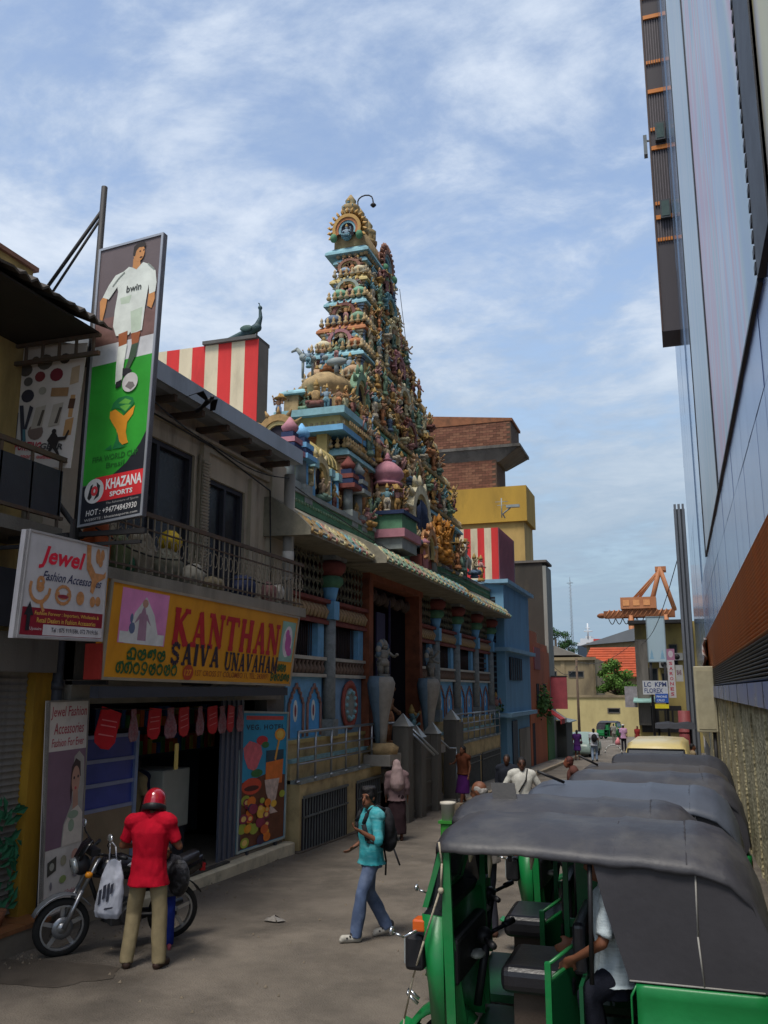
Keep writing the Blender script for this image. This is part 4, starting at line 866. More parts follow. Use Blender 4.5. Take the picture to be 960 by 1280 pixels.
# ------------- veg hotel board
VB = thing('juice_board', 'blue VEG HOTEL board with juices and heaps of fruit by the temple railing', 'sign', (-7.4, 15.6, -.3))
vb = Board((-7.25, 14.05, 2.24), (-7.17, 15.86, 2.18), (-7.14, 15.75, -.10), (-7.22, 13.98, -.10), VB, (1, -.3, 0))
vb.panel('panel', mat('board_blue', '#2583a8', .5, .15, 1.5, .02, 20), .05); vb.frame('frame', ink('#8d9794'), .035, .02)
vb.poly('lower_print', mat('print_brown', '#5a3324', .5, .3, 5, 0), [[(.03, .52), (.3, .5), (.6, .47), (.97, .5), (.97, .98), (.03, .98)]])
vb.rect('band', ink('#b2453f'), .12, .035, .9, .065); vb.text('VEG. HOTEL', ink('#173447'), .12, .10, .92, .14, .02, 0, 1.2)
vb.poly('juice_glass', mat('print_pink', '#c05a66', .4, .2, 8, 0), [[(.08, .27), (.2, .22), (.42, .25), (.46, .32), (.36, .42), (.3, .44), (.18, .42), (.1, .34)]])
vb.ell('strawberry', ink('#b02c35'), [(.45, .22, .12, .035)], 12); vb.ell('leaf', ink('#2f6a3a'), [(.52, .255, .08, .025), (.36, .46, .12, .03)], 10)
vb.poly('juice_glass', mat('print_orange', '#c4672a', .4, .15, 6, 0), [[(.54, .38), (.92, .36), (.9, .56), (.54, .56)]]); vb.poly('juice_glass', ink('#24404f'), [[(.54, .3), (.92, .3), (.92, .375), (.54, .39)]])
vb.strokes('straw', ink('#d9933f'), [[(.82, .2), (.74, .37)]], .035, .03); vb.ell('orange_slice', ink('#d98b2b'), [(.83, .18, .12, .048)], 16); vb.ell('orange_slice', ink('#e0a850'), [(.83, .18, .08, .032)], 14)
vb.ell('papaya', ink('#b3402c'), [(.26, .55, .2, .06)], 16); vb.ell('papaya', ink('#47211f'), [(.26, .565, .15, .02)], 12)
vb.poly('sundae_glass', mat('print_cream', '#b39f97', .4, .3, 9, 0), [[(.52, .52), (.84, .52), (.78, .66), (.72, .74), (.82, .78), (.58, .78), (.66, .72), (.56, .62)]])
rf = random.Random(4)
for i in range(34):
    u, v = rf.uniform(.07, .93), rf.uniform(.64, .95); c_ = rf.choice(['#c76a22', '#c98a2a', '#b5402c', '#7e2a44', '#8f9a3a', '#d3a03a', '#b3522a', '#3b2a45'])
    r_ = rf.uniform(.05, .1); vb.ell('fruit', ink(c_), [(u, v, r_, r_ * .42)], 12)
    if i % 3 == 0: vb.ell('fruit', ink('#d8a860'), [(u, v, r_ * .6, r_ * .25)], 10)
b = MB(); b.box((-7.22, 14.3, -.4), (-7.17, 14.36, -.1)); b.box((-7.2, 15.4, -.45), (-7.15, 15.46, -.1)); b.build('foot', darkp, VB)

# ------------- tall sports sign hung from a pole
SS = thing('sports_sign', 'tall sports shop banner sign showing a footballer in white above a green field', 'sign', (-6.4, 8.8, 4.5))
sb = Board((-6.77, 8.8, 8.17), (-5.82, 8.8, 8.25), (-5.91, 8.8, 4.62), (-6.81, 8.8, 4.52), SS, (0, -1, 0))
sb.panel('panel', mat('print_base', '#5c5152', .5, .08, 3, 0), .08)
sb.rect('panel_print', mat('print_crowd', '#6a4f4a', .5, .35, 4, 0), 0, .27, 1, .375); sb.rect('panel_print', ink('#b5b5b6'), 0, .37, 1, .45)
sb.rect('field', mat('print_green', '#2c8a2c', .5, .18, 2, 0), 0, .44, 1, .86); 
sb.poly('base_band', ink('#1f2128'), [[(0, .865), (.4, .855), (.68, .81), (.88, .75), (1, .69), (1, 1), (0, 1)]])
sb.rect('red_band', ink('#c02a30'), .22, .84, 1, .925)
sb.ell('emblem', ink('#b9b6b2'), [(.22, .885, .15, .042)], 22)
sb.poly('emblem', ink('#2a2a2c'), [[(.12, 0.905), (.16, 0.865), (.2, 0.86), (.18, 0.88), (.19, 0.905), (.15, 0.915)], [(.25, 0.855), (.31, 0.87), (.3, 0.905), (.22, 0.917), (.27, 0.89)]]); sb.strokes('emblem', ink('#b8343a'), [ring(.225, .885, .035, .012)], .018, .02)
sb.text('KHAZANA', ink('#d8d2d0'), .4, .852, .95, .888, .03); sb.text('SPORTS', ink('#d8d2d0'), .47, .898, .82, .915, .03)
sb.text('The Adventure of Sports', ink('#8d8a88'), .42, .931, .92, .941, .005, .3); sb.text('HOT : +94774843930', ink('#c4c1be'), .12, .948, .9, .968, .012, .3); sb.text('WEBSITE : khazanasports.com', ink('#a9a6a3'), .1, .977, .92, .988, .008)
sb.text('FIFA WORLD CUP', ink('#1f5a24'), .16, .768, .86, .788, .015); sb.text('Brasil', ink('#1f5a24'), .38, .796, .66, .815, .01, .2)
# trophy emblem
sb.poly('trophy', mat('print_gold', '#c9852a', .4, .12, 4, 0), [[(.38, 0.6186), (.46, 0.6137), (.53, 0.6283), (.60, 0.6428), (.7, 0.6234), (.76, 0.6137), (.74, 0.6428), (.66, 0.6671), (.65, 0.701), (.68, 0.7301), (.7, 0.7398), (.6, 0.7447), (.55, 0.7301), (.5, 0.6865), (.42, 0.6574), (.38, 0.6399)]])
sb.poly('trophy', ink('#1d6a3a'), [[(.39, 0.6137), (.42, 0.5895), (.5, 0.5749), (.62, 0.573), (.72, 0.5846), (.75, 0.604), (.7, 0.6186), (.6, 0.638), (.55, 0.6186), (.46, 0.6089)]])
sb.poly('trophy', ink('#5a9a3f'), [[(.5, 0.5943), (.6, 0.5817), (.7, 0.5943), (.66, 0.604), (.58, 0.5992)], [(.52, 0.6069), (.62, 0.604), (.7, 0.6089), (.62, 0.6283)]])
sb.poly('trophy', ink('#1d6a3a'), [[(.52, 0.6962), (.56, 0.7301), (.62, 0.7466), (.7, 0.7466), (.6, 0.7544), (.46, 0.7524), (.5, 0.7253)], [(.34, 0.7495), (.44, 0.735), (.45, 0.7544)]])
# footballer
wk = ink('#bfc3bb'); wk2 = ink('#a9b5a2'); sk = ink('#b07a4a'); sk2 = ink('#8a4f2f'); hair = ink('#2f2722')
sb.poly('player', sk, [[(.08, 0.2031), (.16, 0.1769), (.2, 0.1834), (.18, 0.2292), (.14, 0.2817), (.1, 0.2686)], [(.84, 0.2162), (.93, 0.2096), (.94, 0.2424), (.9, 0.2751), (.83, 0.262)]])
sb.poly('player', wk, [[(.42, 0.1114), (.5, 0.0983), (.62, 0.1114), (.72, 0.0943), (.84, 0.1114), (.92, 0.1376), (.95, 0.1834), (.94, 0.2162), (.85, 0.2201), (.83, 0.1834), (.80, 0.262), (.78, 0.3472), (.62, 0.3537), (.6, 0.3432), (.58, 0.3537), (.38, 0.3472), (.32, 0.3079), (.33, 0.2489), (.36, 0.1834), (.34, 0.1638), (.22, 0.2031), (.12, 0.19), (.2, 0.1507), (.3, 0.1179)]])
sb.poly('player', wk2, [[(.58, 0.2686), (.76, 0.262), (.76, 0.3432), (.62, 0.3511)], [(.4, 0.2096), (.58, 0.207), (.55, 0.2358), (.42, 0.2332)]])
sb.poly('player', sk, [[(.56, 0.0721), (.66, 0.0721), (.68, 0.1022), (.62, 0.1153), (.56, 0.1048)]]); sb.ell('player', sk, [(.645, 0.0550, .085, 0.0324)], 18); sb.poly('player', hair, [[(.55, 0.059), (.56, 0.0262), (.64, 0.0131), (.73, 0.0197), (.74, 0.0367), (.64, 0.0341), (.6, 0.0445), (.585, 0.0655)]])
sb.ell('player', ink('#4a3020'), [(.66, 0.0498, .015, 0.0036), (.715, 0.0485, .012, 0.0036), (.68, 0.0734, .025, 0.0036)], 8)
sb.poly('player', sk2, [[(.42, 0.3432), (.56, 0.338), (.56, 0.3865), (.44, 0.393)], [(.62, 0.3511), (.76, 0.3511), (.74, 0.393), (.64, 0.393)]])
sb.poly('player', wk, [[(.43, 0.3904), (.57, 0.3851), (.54, 0.4585), (.53, 0.5175), (.43, 0.524), (.42, 0.4585)]]); sb.poly('player', ink('#3a4a3a'), [[(.64, 0.393), (.74, 0.3904), (.72, 0.4323), (.64, 0.4716), (.6, 0.4913), (.55, 0.4847), (.6, 0.4519)]])
sb.poly('player', ink('#26252a'), [[(.53, 0.4716), (.64, 0.4782), (.68, 0.4873), (.6, 0.5044), (.53, 0.4978)], [(.44, 0.5175), (.53, 0.5109), (.52, 0.5345), (.44, 0.5397)]])
sb.text('bwin', ink('#3b3d3a'), .49, .17, .72, .195, .02, .2); sb.strokes('player', ink('#7c827a'), [[(.44, 0.1153), (.36, 0.131), (.27, 0.1572)], [(.8, 0.1048), (.9, 0.131)]], .008, .01)
sb.ell('ball', ink('#b5b2b0'), [(.66, 0.5280, .12, 0.0340)], 20); sb.poly('ball', ink('#6c6766'), [[(.59, 0.540), (.64, 0.525), (.71, 0.530), (.74, 0.545), (.68, 0.556)]])
sb.frame('frame', mat('alu_frame', '#8f9298', .4, .08, 4, 0, metal=.4), .03, .015, .08)
b = MB(); b.cyl((-6.86, 8.85, 4.3), (-6.80, 8.85, 9.1), .045, .04, 8); b.build('pole', iron, SS)
b = MB(); b.cyl((-6.8, 8.85, 8.78), (-7.75, 8.85, 7.6), .025, .025, 6); b.cyl((-6.8, 8.87, 8.72), (-7.72, 8.9, 7.5), .018, .018, 6); b.build('stay_bar', iron, SS)
b = MB(); b.box((-7.6, 8.84, 4.42), (-5.9, 8.9, 4.48)); b.box((-7.5, 8.84, 4.3), (-5.95, 8.88, 4.34)); b.cyl((-7.5, 8.9, 5.2), (-6.8, 8.9, 4.42), .035); b.build('lower_bracket', iron, SS)
# ------------- cricket banner under the awning
CB = thing('cricket_banner', 'hanging white banner printed with cricket bats, pads and helmets under the awning', 'banner', (-7.5, 8.7, 5.3))
cb = Board((-7.78, 8.7, 6.92), (-6.78, 8.7, 6.86), (-6.9, 8.7, 5.25), (-7.88, 8.7, 5.36), CB, (0, -1, 0))
cb.panel('sheet', mat('banner_white', '#b3aaa4', .8, .12, 2, .1, 8), .012)
rc = random.Random(9)
cb.poly('bat', ink('#a07a52'), [[(.83, .62), (.95, .6), (.94, .74), (.82, .75)], [(.86, .42), (.93, .42), (.92, .6), (.86, .6)]]); cb.poly('bat', ink('#4a3328'), [[(.85, .45), (.94, .45), (.93, .53), (.84, .53)]])
cb.poly('bat', ink('#a08a72'), [[(.82, .2), (.94, .18), (.95, .32), (.82, .34)]])
for (u, v, a, c_, k) in ((.35, .26, .08, '#6d3034', 1), (.6, .25, .1, '#6d2a34', 1), (.2, .42, .1, '#33323c', 1), (.12, .2, .1, '#4c4642', 1), (.42, .38, .06, '#8f8a80', 0), (.4, .14, .12, '#55504a', 1), (.7, .12, .08, '#403a3a', 1), (.18, .3, .07, '#4f4c4a', 1), (.4, .72, .12, '#6a5a55', 1), (.25, .12, .06, '#5a4c3f', 1)): cb.ell('gear', ink(c_), [(u, v, a, a * .55)], 12)
for (u, v) in ((.36, .52), (.62, .5)): cb.poly('pad', ink('#9a9187'), [[(u, v), (u + .15, v - .02), (u + .13, v + .16), (u - .04, v + .18)]]); cb.poly('pad', ink('#4b443f'), [[(u + .1, v + .02), (u + .14, v + .02), (u + .1, v + .15), (u + .05, v + .15)]])
cb.rect('gear', ink('#8a6a4c'), .56, .36, .82, .43)
cb.poly('gear', ink('#34343e'), [[(.1, .5), (.16, .5), (.26, .78), (.2, .8)], [(.26, .5), (.32, .52), (.26, .7), (.22, .7)], [(.02, .55), (.1, .56), (.12, .8), (.05, .8)]]); cb.poly('gear', ink('#3f6470'), [[(.2, .7), (.24, .7), (.29, .84), (.24, .85)]])
cb.text('SPORTING', ink('#9a3040'), .06, .80, .5, .875, .03, .3); cb.text('GEAR', ink('#3c3a3c'), .5, .81, .85, .86, .03, .3); cb.text('sports outfitters', ink('#b04048'), .22, .90, .8, .945, .02, .2)
cb.poly('batsman', ink('#2a2628'), [[(.6, .79), (.66, .73), (.72, .73), (.76, .76), (.86, .755), (.9, .7), (.92, .71), (.88, .78), (.78, .79), (.76, .84), (.82, .9), (.78, .9), (.7, .85), (.66, .9), (.62, .9), (.66, .83)]]); cb.ell('batsman', ink('#2a2628'), [(.69, .715, .035, .02)], 10)
# ------------- bunting of pennants
BU = thing('bunting', 'string of red and patterned bottle-shaped paper pennants hanging across the restaurant opening', 'bunting', (-7.12, 11.5, 2.4))
b = MB(); b.tube([(-7.1, 9.75, 2.36), (-7.1, 10.8, 2.33), (-7.1, 12.2, 2.31), (-7.1, 13.8, 2.33)], .008, 4); b.build('string', iron, BU)
pr = mat('pennant_red', '#a3151f', .5, .1, 4, 0); pw = mat('pennant_print', '#7a5a60', .6, .5, 16, 0, stain='#8b2a33', stain_amt=.8)
def pennant(rd):
    m = MB(); o = [(-.16, 0), (.16, 0), (.16, -.3), (.17, -.45), (.1, -.58), (-.02, -.6), (-.14, -.54), (-.17, -.42)] if rd else [(-.09, 0), (.09, 0), (.08, -.15), (.16, -.35), (.17, -.5), (.1, -.6), (-.1, -.6), (-.17, -.5), (-.16, -.35), (-.08, -.15)]
    m.loft([[(0, p[0], p[1]) for p in o], [(.012, p[0], p[1]) for p in o]], 0, False)
    if rd:
        for z in (-.2, -.28, -.42): m.add([(.0135, -.12, z), (.0135, .12, z + .04), (.0135, .12, z + .055), (.0135, -.12, z + .02)], [(0, 1, 2, 3)], 1)
    return m.mesh('pennant', [pr, ink('#b9686a')] if rd else [pw, pw])
pm_ = [pennant(True), pennant(False)]
for i, y in enumerate((10.12, 10.62, 11.15, 11.55, 11.92, 12.4, 12.78, 13.1, 13.42, 13.74)):
    o = link('pennant', pm_[i % 2], BU, (-7.1, y, 2.34)); o.rotation_euler = (rnd.uniform(-.12, .12) - (.35 if i == 0 else 0), 0, rnd.uniform(-.2, .2)); o.scale = (1, .85 if i else 1.15, .72 if i else .85)
b = MB(); b.box((-7.12, 11.75, 1.45), (-7.1, 11.83, 1.82)); one(b, 'paper_strip', ink('#b8a05a'), 'yellow paper strip dangling under the red pennants', 'paper strip', None, (-7.11, 11.79, 1.8))
# ------------- bundles of goods on the balcony
for i, (y, z, r_, c_, lab) in enumerate((
        (9.35, 4.42, (.18, .22, .34), '#9a4a22', 'orange plastic sack on the balcony beside the sports sign'),
        (9.75, 4.36, (.2, .22, .28), '#5f6a4c', 'olive green sack on the balcony next to the orange one'),
        (10.3, 4.42, (.2, .25, .36), '#7d776a', 'tall grey cloth sack on the balcony behind the railing'),
        (11.0, 4.35, (.2, .3, .26), '#6a6a5e', 'grey green sack on the balcony under the yellow bag'),
        (11.05, 4.72, (.16, .2, .17), '#a38a1c', 'bright yellow plastic bag on top of the balcony heap'),
        (9.95, 4.25, (.14, .17, .16), '#23583f', 'small dark green bag low on the balcony'),
        (11.7, 4.28, (.18, .25, .2), '#8d8a80', 'pale bag on the balcony beside the yellow bag'),
        (12.3, 4.22, (.18, .3, .14), '#6f6650', 'flat brown bag slumped on the balcony floor'),
        (13.4, 4.3, (.18, .34, .22), '#26304f', 'dark blue bag on the balcony before the doorway'),
        (14.4, 4.3, (.16, .2, .2), '#7a5a58', 'dull pink bag near the downpipe end of the balcony'),
        (14.75, 4.34, (.12, .16, .18), '#a9a79f', 'white bag in the last corner of the balcony'))):
    m = MB(); m.ball((0, 0, 0), r_, 16, 10); me = vox(m, 'sack', [mat('sack_' + c_[1:], c_, .6, .2, 8, .15, 20)], .03, 2, .035, 9, i * 3.3)
    o = link('sack', me); o.location = (-6.93, y, z); tag(o, lab, 'sack', 'sacks of goods heaped on the balcony')
# ------------- striped rooftop parapet with the peacock
PW = thing('striped_parapet', 'red and white striped parapet wall with a peacock on it behind the restaurant roof', 'wall', (-9.9, 17, 7))
wm = mat('white_stripe', '#b9ad93', .9, .12, 2, .15, 30, streak=4, stain='#8a7d64', stain_amt=.5); rm = mat('red_stripe', '#b5302f', .85, .12, 2, .1, 30, streak=4, stain='#8a2a2a', stain_amt=.4)
b = MB(); b.box((-12.2, 17, 6.6), (-8.62, 17.55, 10.42)); b.build('wall_core', mat('side_grey', '#6b6862', .9, .15, 2, .1), PW)
for i in range(10):
    b = MB(); x = -12.0 + .34 * i; b.box((x, 16.985, 7), (x + .34, 17.0, 10.415)); b.build('stripe', rm if i % 2 else wm, PW)
b = MB(); b.box((-10.0, 16.9, 10.42), (-8.62, 17.6, 10.5)); b.build('coping', mat('coping_grey', '#4e4d4b', .9), PW)
pk = thing('peacock_statue', 'dark green peacock statue with a long tail perched on the striped parapet', 'statue', (-8.9, 17.25, 10.5))
m = MB(); K = lambda x, z: (x, 17.25, z)
m.cap(K(-9.0, 10.72), K(-8.78, 10.82), .1, .11); m.cap(K(-8.78, 10.84), K(-8.70, 11.05), .09, .05); m.cap(K(-8.70, 11.05), K(-8.72, 11.25), .05, .035); m.ball(K(-8.72, 11.3), .055); m.cyl(K(-8.70, 11.3), K(-8.61, 11.27), .025, .005, 6)
m.cap(K(-9.0, 10.74), K(-9.5, 10.58), .1, .08); m.cap(K(-9.5, 10.58), K(-10.0, 10.53), .08, .03)
for k in (-1, 0, 1): m.cyl(K(-8.73, 11.34), (-8.75 + .02 * k, 17.25 + .03 * k, 11.43), .008, .012, 5)
link('body', vox(m, 'body', [mat('peacock', '#33464a', .6, .25, 5, .1, 30, stain='#3f5a3a', stain_amt=.6)], .02, 2), pk).location = V((0, 0, 0)) - V(BASE[pk.name])
for dx in (0, .1): m = MB(); m.cyl((-8.9 + dx, 17.25, 10.49), (-8.88 + dx, 17.25, 10.72), .018, .02, 6); m.build('leg', rust, pk)
for wy in (17.12, 17.38): m = MB(); m.ball((-9.0, wy, 10.78), (.16, .03, .08), 10, 6); m.build('wing', mat('peacock_wing', '#3f5550', .7), pk)
# a crow crossing before the wall
cw = thing('crow', 'black crow in flight before the grey plaster wall under the roof', 'bird', (-6.6, 11.3, 6.85))
m = MB(); m.cap((-6.62, 11.3, 6.83), (-6.48, 11.22, 6.88), .035, .045); m.ball((-6.41, 11.19, 6.91), .035); m.cyl((-6.39, 11.18, 6.91), (-6.33, 11.15, 6.9), .014, .003, 5); m.cyl((-6.62, 11.3, 6.83), (-6.78, 11.38, 6.79), .03, .05, 6)
crow = mat('crow', '#17181c', .5); link('body', vox(m, 'body', [crow], .012, 2), cw).location = -V(BASE[cw.name])
for s_ in (-1, 1):
    m = MB(); m.loft([[(-6.5, 11.25, 6.9), (-6.56, 11.28, 6.9)], [(-6.47, 11.25 + .22 * s_, 6.97), (-6.62, 11.28 + .22 * s_, 6.96)], [(-6.6, 11.25 + .38 * s_, 6.86), (-6.7, 11.28 + .36 * s_, 6.86)]], 0, False, False, False); o = m.build('wing', crow, cw); o.modifiers.new('t', 'SOLIDIFY').thickness = .008

# overhead cables along and across the left side
for i, (pts, lab) in enumerate((([(-6.9, 9.5, 6.9), (-7.0, 12.5, 6.5), (-7.0, 15.3, 6.65)], 'black cable sagging along the restaurant building under its roof edge'),
        ([(-6.7, 9.0, 4.55), (-6.62, 11, 4.42), (-6.64, 13, 4.4), (-6.9, 15.4, 4.7)], 'thin cable looped along the balcony railing of the restaurant'),
        ([(-7.05, 15.4, 6.6), (-6.7, 24, 6.0), (-6.6, 36.4, 6.9)], 'long cable strung under the temple eave from the downpipe to the blue annex'))):
    b = MB(); P3_ = []
    for k in range(17):
        t_ = k / 16; seg = min(int(t_ * (len(pts) - 1)), len(pts) - 2); f_ = t_ * (len(pts) - 1) - seg; p = V(pts[seg]).lerp(V(pts[seg + 1]), f_); P3_.append((p.x, p.y, p.z - .12 * math.sin(PI * f_)))
    b.tube(P3_, .012, 5); one(b, 'cable', iron, lab, 'cable', None, pts[0])
# ---------------------------------------------------------------- the temple
PAL = ['#96794f', '#8a9288', '#5f8790', '#96696c', '#6d8a72', '#a37650', '#b3a680', '#6c4640', '#7d8fa0', '#9a8f62', '#b8b094', '#5c6b7e', '#a08466', '#846050']
FILL_LIFT = 1.25
t_blue = mat('temple_blue', '#6ba0c6', .8, .12, 3, .1, 30, stain='#54788f', stain_amt=.4)
t_dkblue = mat('temple_deep_blue', '#24314f', .85, .15, 3, .1)
t_cyan = mat('temple_cyan', '#7fa7b0', .8, .15, 3, .1, 30, stain='#566f73', stain_amt=.5)
t_cream = mat('temple_cream', '#b0a06e', .85, .15, 3, .1, 30, stain='#8a7950', stain_amt=.5)
t_pink = mat('temple_pink', '#a0707a', .85, .15, 3, .1, 30, stain='#84555f', stain_amt=.4)
t_green = mat('temple_green', '#4f7a5e', .85, .2, 5, .15, 30, stain='#39543f', stain_amt=.5)
t_maroon = mat('temple_maroon', '#74403a', .85, .2, 4, .1, 30, stain='#4d2d2a', stain_amt=.5)
t_orange = mat('temple_orange', '#a06a48', .85, .2, 4, .1, 30, stain='#7d4c30', stain_amt=.5)
t_tan = mat('temple_tan', '#9a8460', .85, .22, 5, .15, 30, stain='#5f4d36', stain_amt=.6)
t_grey = mat('temple_grey', '#7f8684', .85, .2, 3, .15, 30, stain='#55585a', stain_amt=.5)
t_gold = mat('temple_gold', '#9a7d48', .75, .35, 9, .15, stain='#5a4c38', stain_amt=.6)
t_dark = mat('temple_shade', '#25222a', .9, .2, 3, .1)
t_skin = mat('statue_body', rand=['#9a8058', '#8093a0', '#96706c', '#728a72', '#a67c52', '#a89a7e', '#806048', '#668a92', '#94806a'], rough=.8, var=.3, scale=14, bump=.2, stain='#57493a', stain_amt=.65)
t_robe = mat('statue_robe', rand=['#6c4640', '#648894', '#9c7a46', '#728a72', '#96706c', '#b3aa88', '#566a82', '#a06c48', '#aca28e', '#60786c'], rough=.8, var=.3, scale=14, bump=.2, stain='#4d463c', stain_amt=.6)
t_rand = mat('ornament_paint', rand=PAL, rough=.8, var=.2, scale=8, bump=.12, stain='#544a3c', stain_amt=.4)
ST3 = [t_skin, t_robe, t_gold]
def statue_mesh(k):
    """A stucco deity about 1 m tall on its lotus base, facing +X; k picks the pose."""
    r_ = random.Random(k); m = MB(); n = 7
    m.lathe([(.15, 0), (.17, .05), (.12, .09), (.14, .13)], n=8, mi=1)
    if k % 3 == 0:      # seated
        m.lathe([(.26, .12), (.27, .2), (.16, .27)], n=9, mi=1); m.lathe([(.13, .25), (.11, .38), (.16, .52), (.07, .58)], n=n, mi=0, sx=.75); h = .66
        for s in (-1, 1): m.cyl((.05, s * .1, .24), (.22, s * .2, .2), .075, .06, 6, 1)
    else:
        sway = r_.uniform(-.05, .05)
        for s in (-1, 1): m.cyl((0, s * .08, .12), (0, s * .07 + sway, .48), .055, .085, 6, 1)
        m.lathe([(.15, .36), (.13, .5), (.1, .56)], (0, sway, 0), n, 1, sx=.8); m.lathe([(.1, .54), (.11, .6), (.16, .74), (.06, .8)], (0, sway, 0), n, 0, sx=.7); h = .87
    m.ball((.01, 0, h), .075, 7, 5, 0); m.lathe([(.085, 0), (.075, .07), (.045, .14), (.015, .2)], (0, 0, h + .03), 7, 2)
    z = h - .16
    for s in (-1, 1):
        for q in range(1 + (k % 2)):
            e_ = (.04, s * .25, z - .1 + .16 * q); hnd = (.14, s * (.24 + .05 * q), z + r_.uniform(-.2, .2) + .16 * q)
            m.cyl((0, s * .13, z + .03), e_, .042, .036, 5); m.cyl(e_, hnd, .036, .028, 5); m.ball(hnd, .04, 5, 4, 0 if q == 0 else 2)
    if k % 4 == 1:
        m.lathe([(.3, 0), (.3, .03)], (-.08, 0, h), 12, 2, 1, 1)
        m.T = Matrix.Translation((-.1, 0, h)) @ Matrix.Rotation(R(90), 4, 'Y'); m.lathe([(.22, 0), (.24, .02), (.2, .05)], n=12, mi=2); m.T = None
    return m.mesh('statue', ST3)
STAT = [statue_mesh(k) for k in range(12)]
NST = [0]
def put_statue(parent, p, s, yaw, k=None):
    o = link('statue', STAT[rnd.randrange(12) if k is None else k], parent, p); o.rotation_euler = (0, 0, yaw + rnd.uniform(-.3, .3)); o.scale = (s * rnd.uniform(.9, 1.1),) * 2 + (s * rnd.uniform(.9, 1.12),); NST[0] += 1; return o
def dome_mesh(name, mats, ribs=8, tall=1):      # ribbed stucco dome of unit radius on a moulded drum
    m = MB(); prof = [(.86, -.3), (.98, -.26), (.98, -.16), (.8, -.1), (.82, 0), (1.0, .22 * tall), (1.02, .4 * tall), (.86, .66 * tall), (.55, .88 * tall), (.26, 1.0 * tall), (.2, 1.08 * tall)]
    n = ribs * 2; rings = [[((r_ * (1 + (.05 if i % 2 else -.03) * (z > 0))) * math.cos(2 * PI * i / n), (r_ * (1 + (.05 if i % 2 else -.03) * (z > 0))) * math.sin(2 * PI * i / n), z) for i in range(n)] for r_, z in prof]
    m.loft(rings, 0, True); m.lathe([(.24, 1.06 * tall), (.34, 1.12 * tall), (.14, 1.2 * tall), (.2, 1.28 * tall), (.04, 1.5 * tall)], n=10, mi=1)
    return m.mesh(name, mats)
DG = dome_mesh('dome', [mat('dome_green', '#6f9a80', .8, .15, 4, .1, stain='#4f6b58', stain_amt=.5), t_gold]); DP = dome_mesh('dome', [t_pink, t_pink], 8, .95); DO = dome_mesh('dome', [t_orange, t_cream], 7, .85); DR = dome_mesh('dome', [t_rand, t_gold], 6)
DT = dome_mesh('dome', [t_tan, t_orange], 9, .8)
def niche_mesh():     # kudu arch: horseshoe of two rings round a dark recess, about 1 m high, facing +X
    m = MB(); n = 14
    for (r0, r1, x, mi) in ((.36, .5, .1, 0), (.28, .36, .06, 1)):
        o_, i_ = [], []
        for k in range(n + 1):
            a = R(-35 + 250 * k / n); c, s = math.cos(a), math.sin(a); o_.append((c * r1, s * r1 + .5)); i_.append((c * r0, s * r0 + .5))
        for k in range(n):
            m.add([(x, *o_[k]), (x, *o_[k + 1]), (x, *i_[k + 1]), (x, *i_[k]), (-.05, *o_[k]), (-.05, *o_[k + 1]), (-.05, *i_[k + 1]), (-.05, *i_[k])], [(0, 1, 2, 3), (4, 5, 1, 0), (3, 2, 6, 7)], mi)
    m.add([(.0, math.cos(2 * PI * k / 16) * .3, .5 + math.sin(2 * PI * k / 16) * .3) for k in range(16)], [tuple(range(16))], 2)
    for k in range(9):
        a = R(-20 + 220 * k / 8); m.cyl((.06, .5 * math.cos(a), .5 + .5 * math.sin(a)), (.06, .66 * math.cos(a), .5 + .66 * math.sin(a)), .06, .015, 5, 0)
    return m
NM = niche_mesh().mesh('kudu_arch', [t_rand, t_cream, t_dark])
def pilaster_mesh(h):
    m = MB(); m.box((-.05, -.11, 0), (.09, .11, .08)); m.cyl((.02, 0, .08), (.02, 0, h - .16), .07, .06, 7); m.box((-.05, -.1, h - .2), (.08, .1, h - .14), 0); m.box((-.05, -.14, h - .12), (.11, .14, h)); return m.mesh('pilaster', t_rand)
def cornice(mb, x0, x1, y0, y1, z, h, out, mi=0):    # curved overhanging moulding round a box
    rings = []
    for (f, dz) in ((0, -.02), (.5, 0), (1.0, .05), (.95, .35), (.6, .7), (.25, 1), (0, 1.0)):
        q = out * f; rings.append([(x0 - q, y0 - q, z + dz * h), (x1 + q, y0 - q, z + dz * h), (x1 + q, y1 + q, z + dz * h), (x0 - q, y1 + q, z + dz * h)])
    mb.loft(rings, mi, False)
TW = thing('temple_tower', 'tall carved temple tower crowded with painted statues, tapering to a flame arch crown', 'tower', (-8.6, 24.8, 6.4))
LV = [(6.5, 19.9, 32.2, -9.8, -7.5), (8.6, 20.6, 31.0, -9.6, -7.62), (9.9, 21.4, 29.7, -9.5, -7.75), (11.0, 22.0, 28.7, -9.55, -7.88), (12.1, 22.5, 27.8, -9.46, -8.0), (13.1, 22.9, 27.1, -9.40, -8.12), (14.1, 23.25, 26.7, -9.36, -8.22), (15.0, 23.5, 26.35, -9.34, -8.32), (15.75, 23.6, 26.15, -9.34, -8.38)]
wallm = [t_tan, t_grey, t_maroon, t_cream, t_green, t_tan, t_maroon, t_grey]
cornm = [t_cyan, t_green, t_tan, t_cyan, t_orange, t_cyan, t_cream, t_cyan]
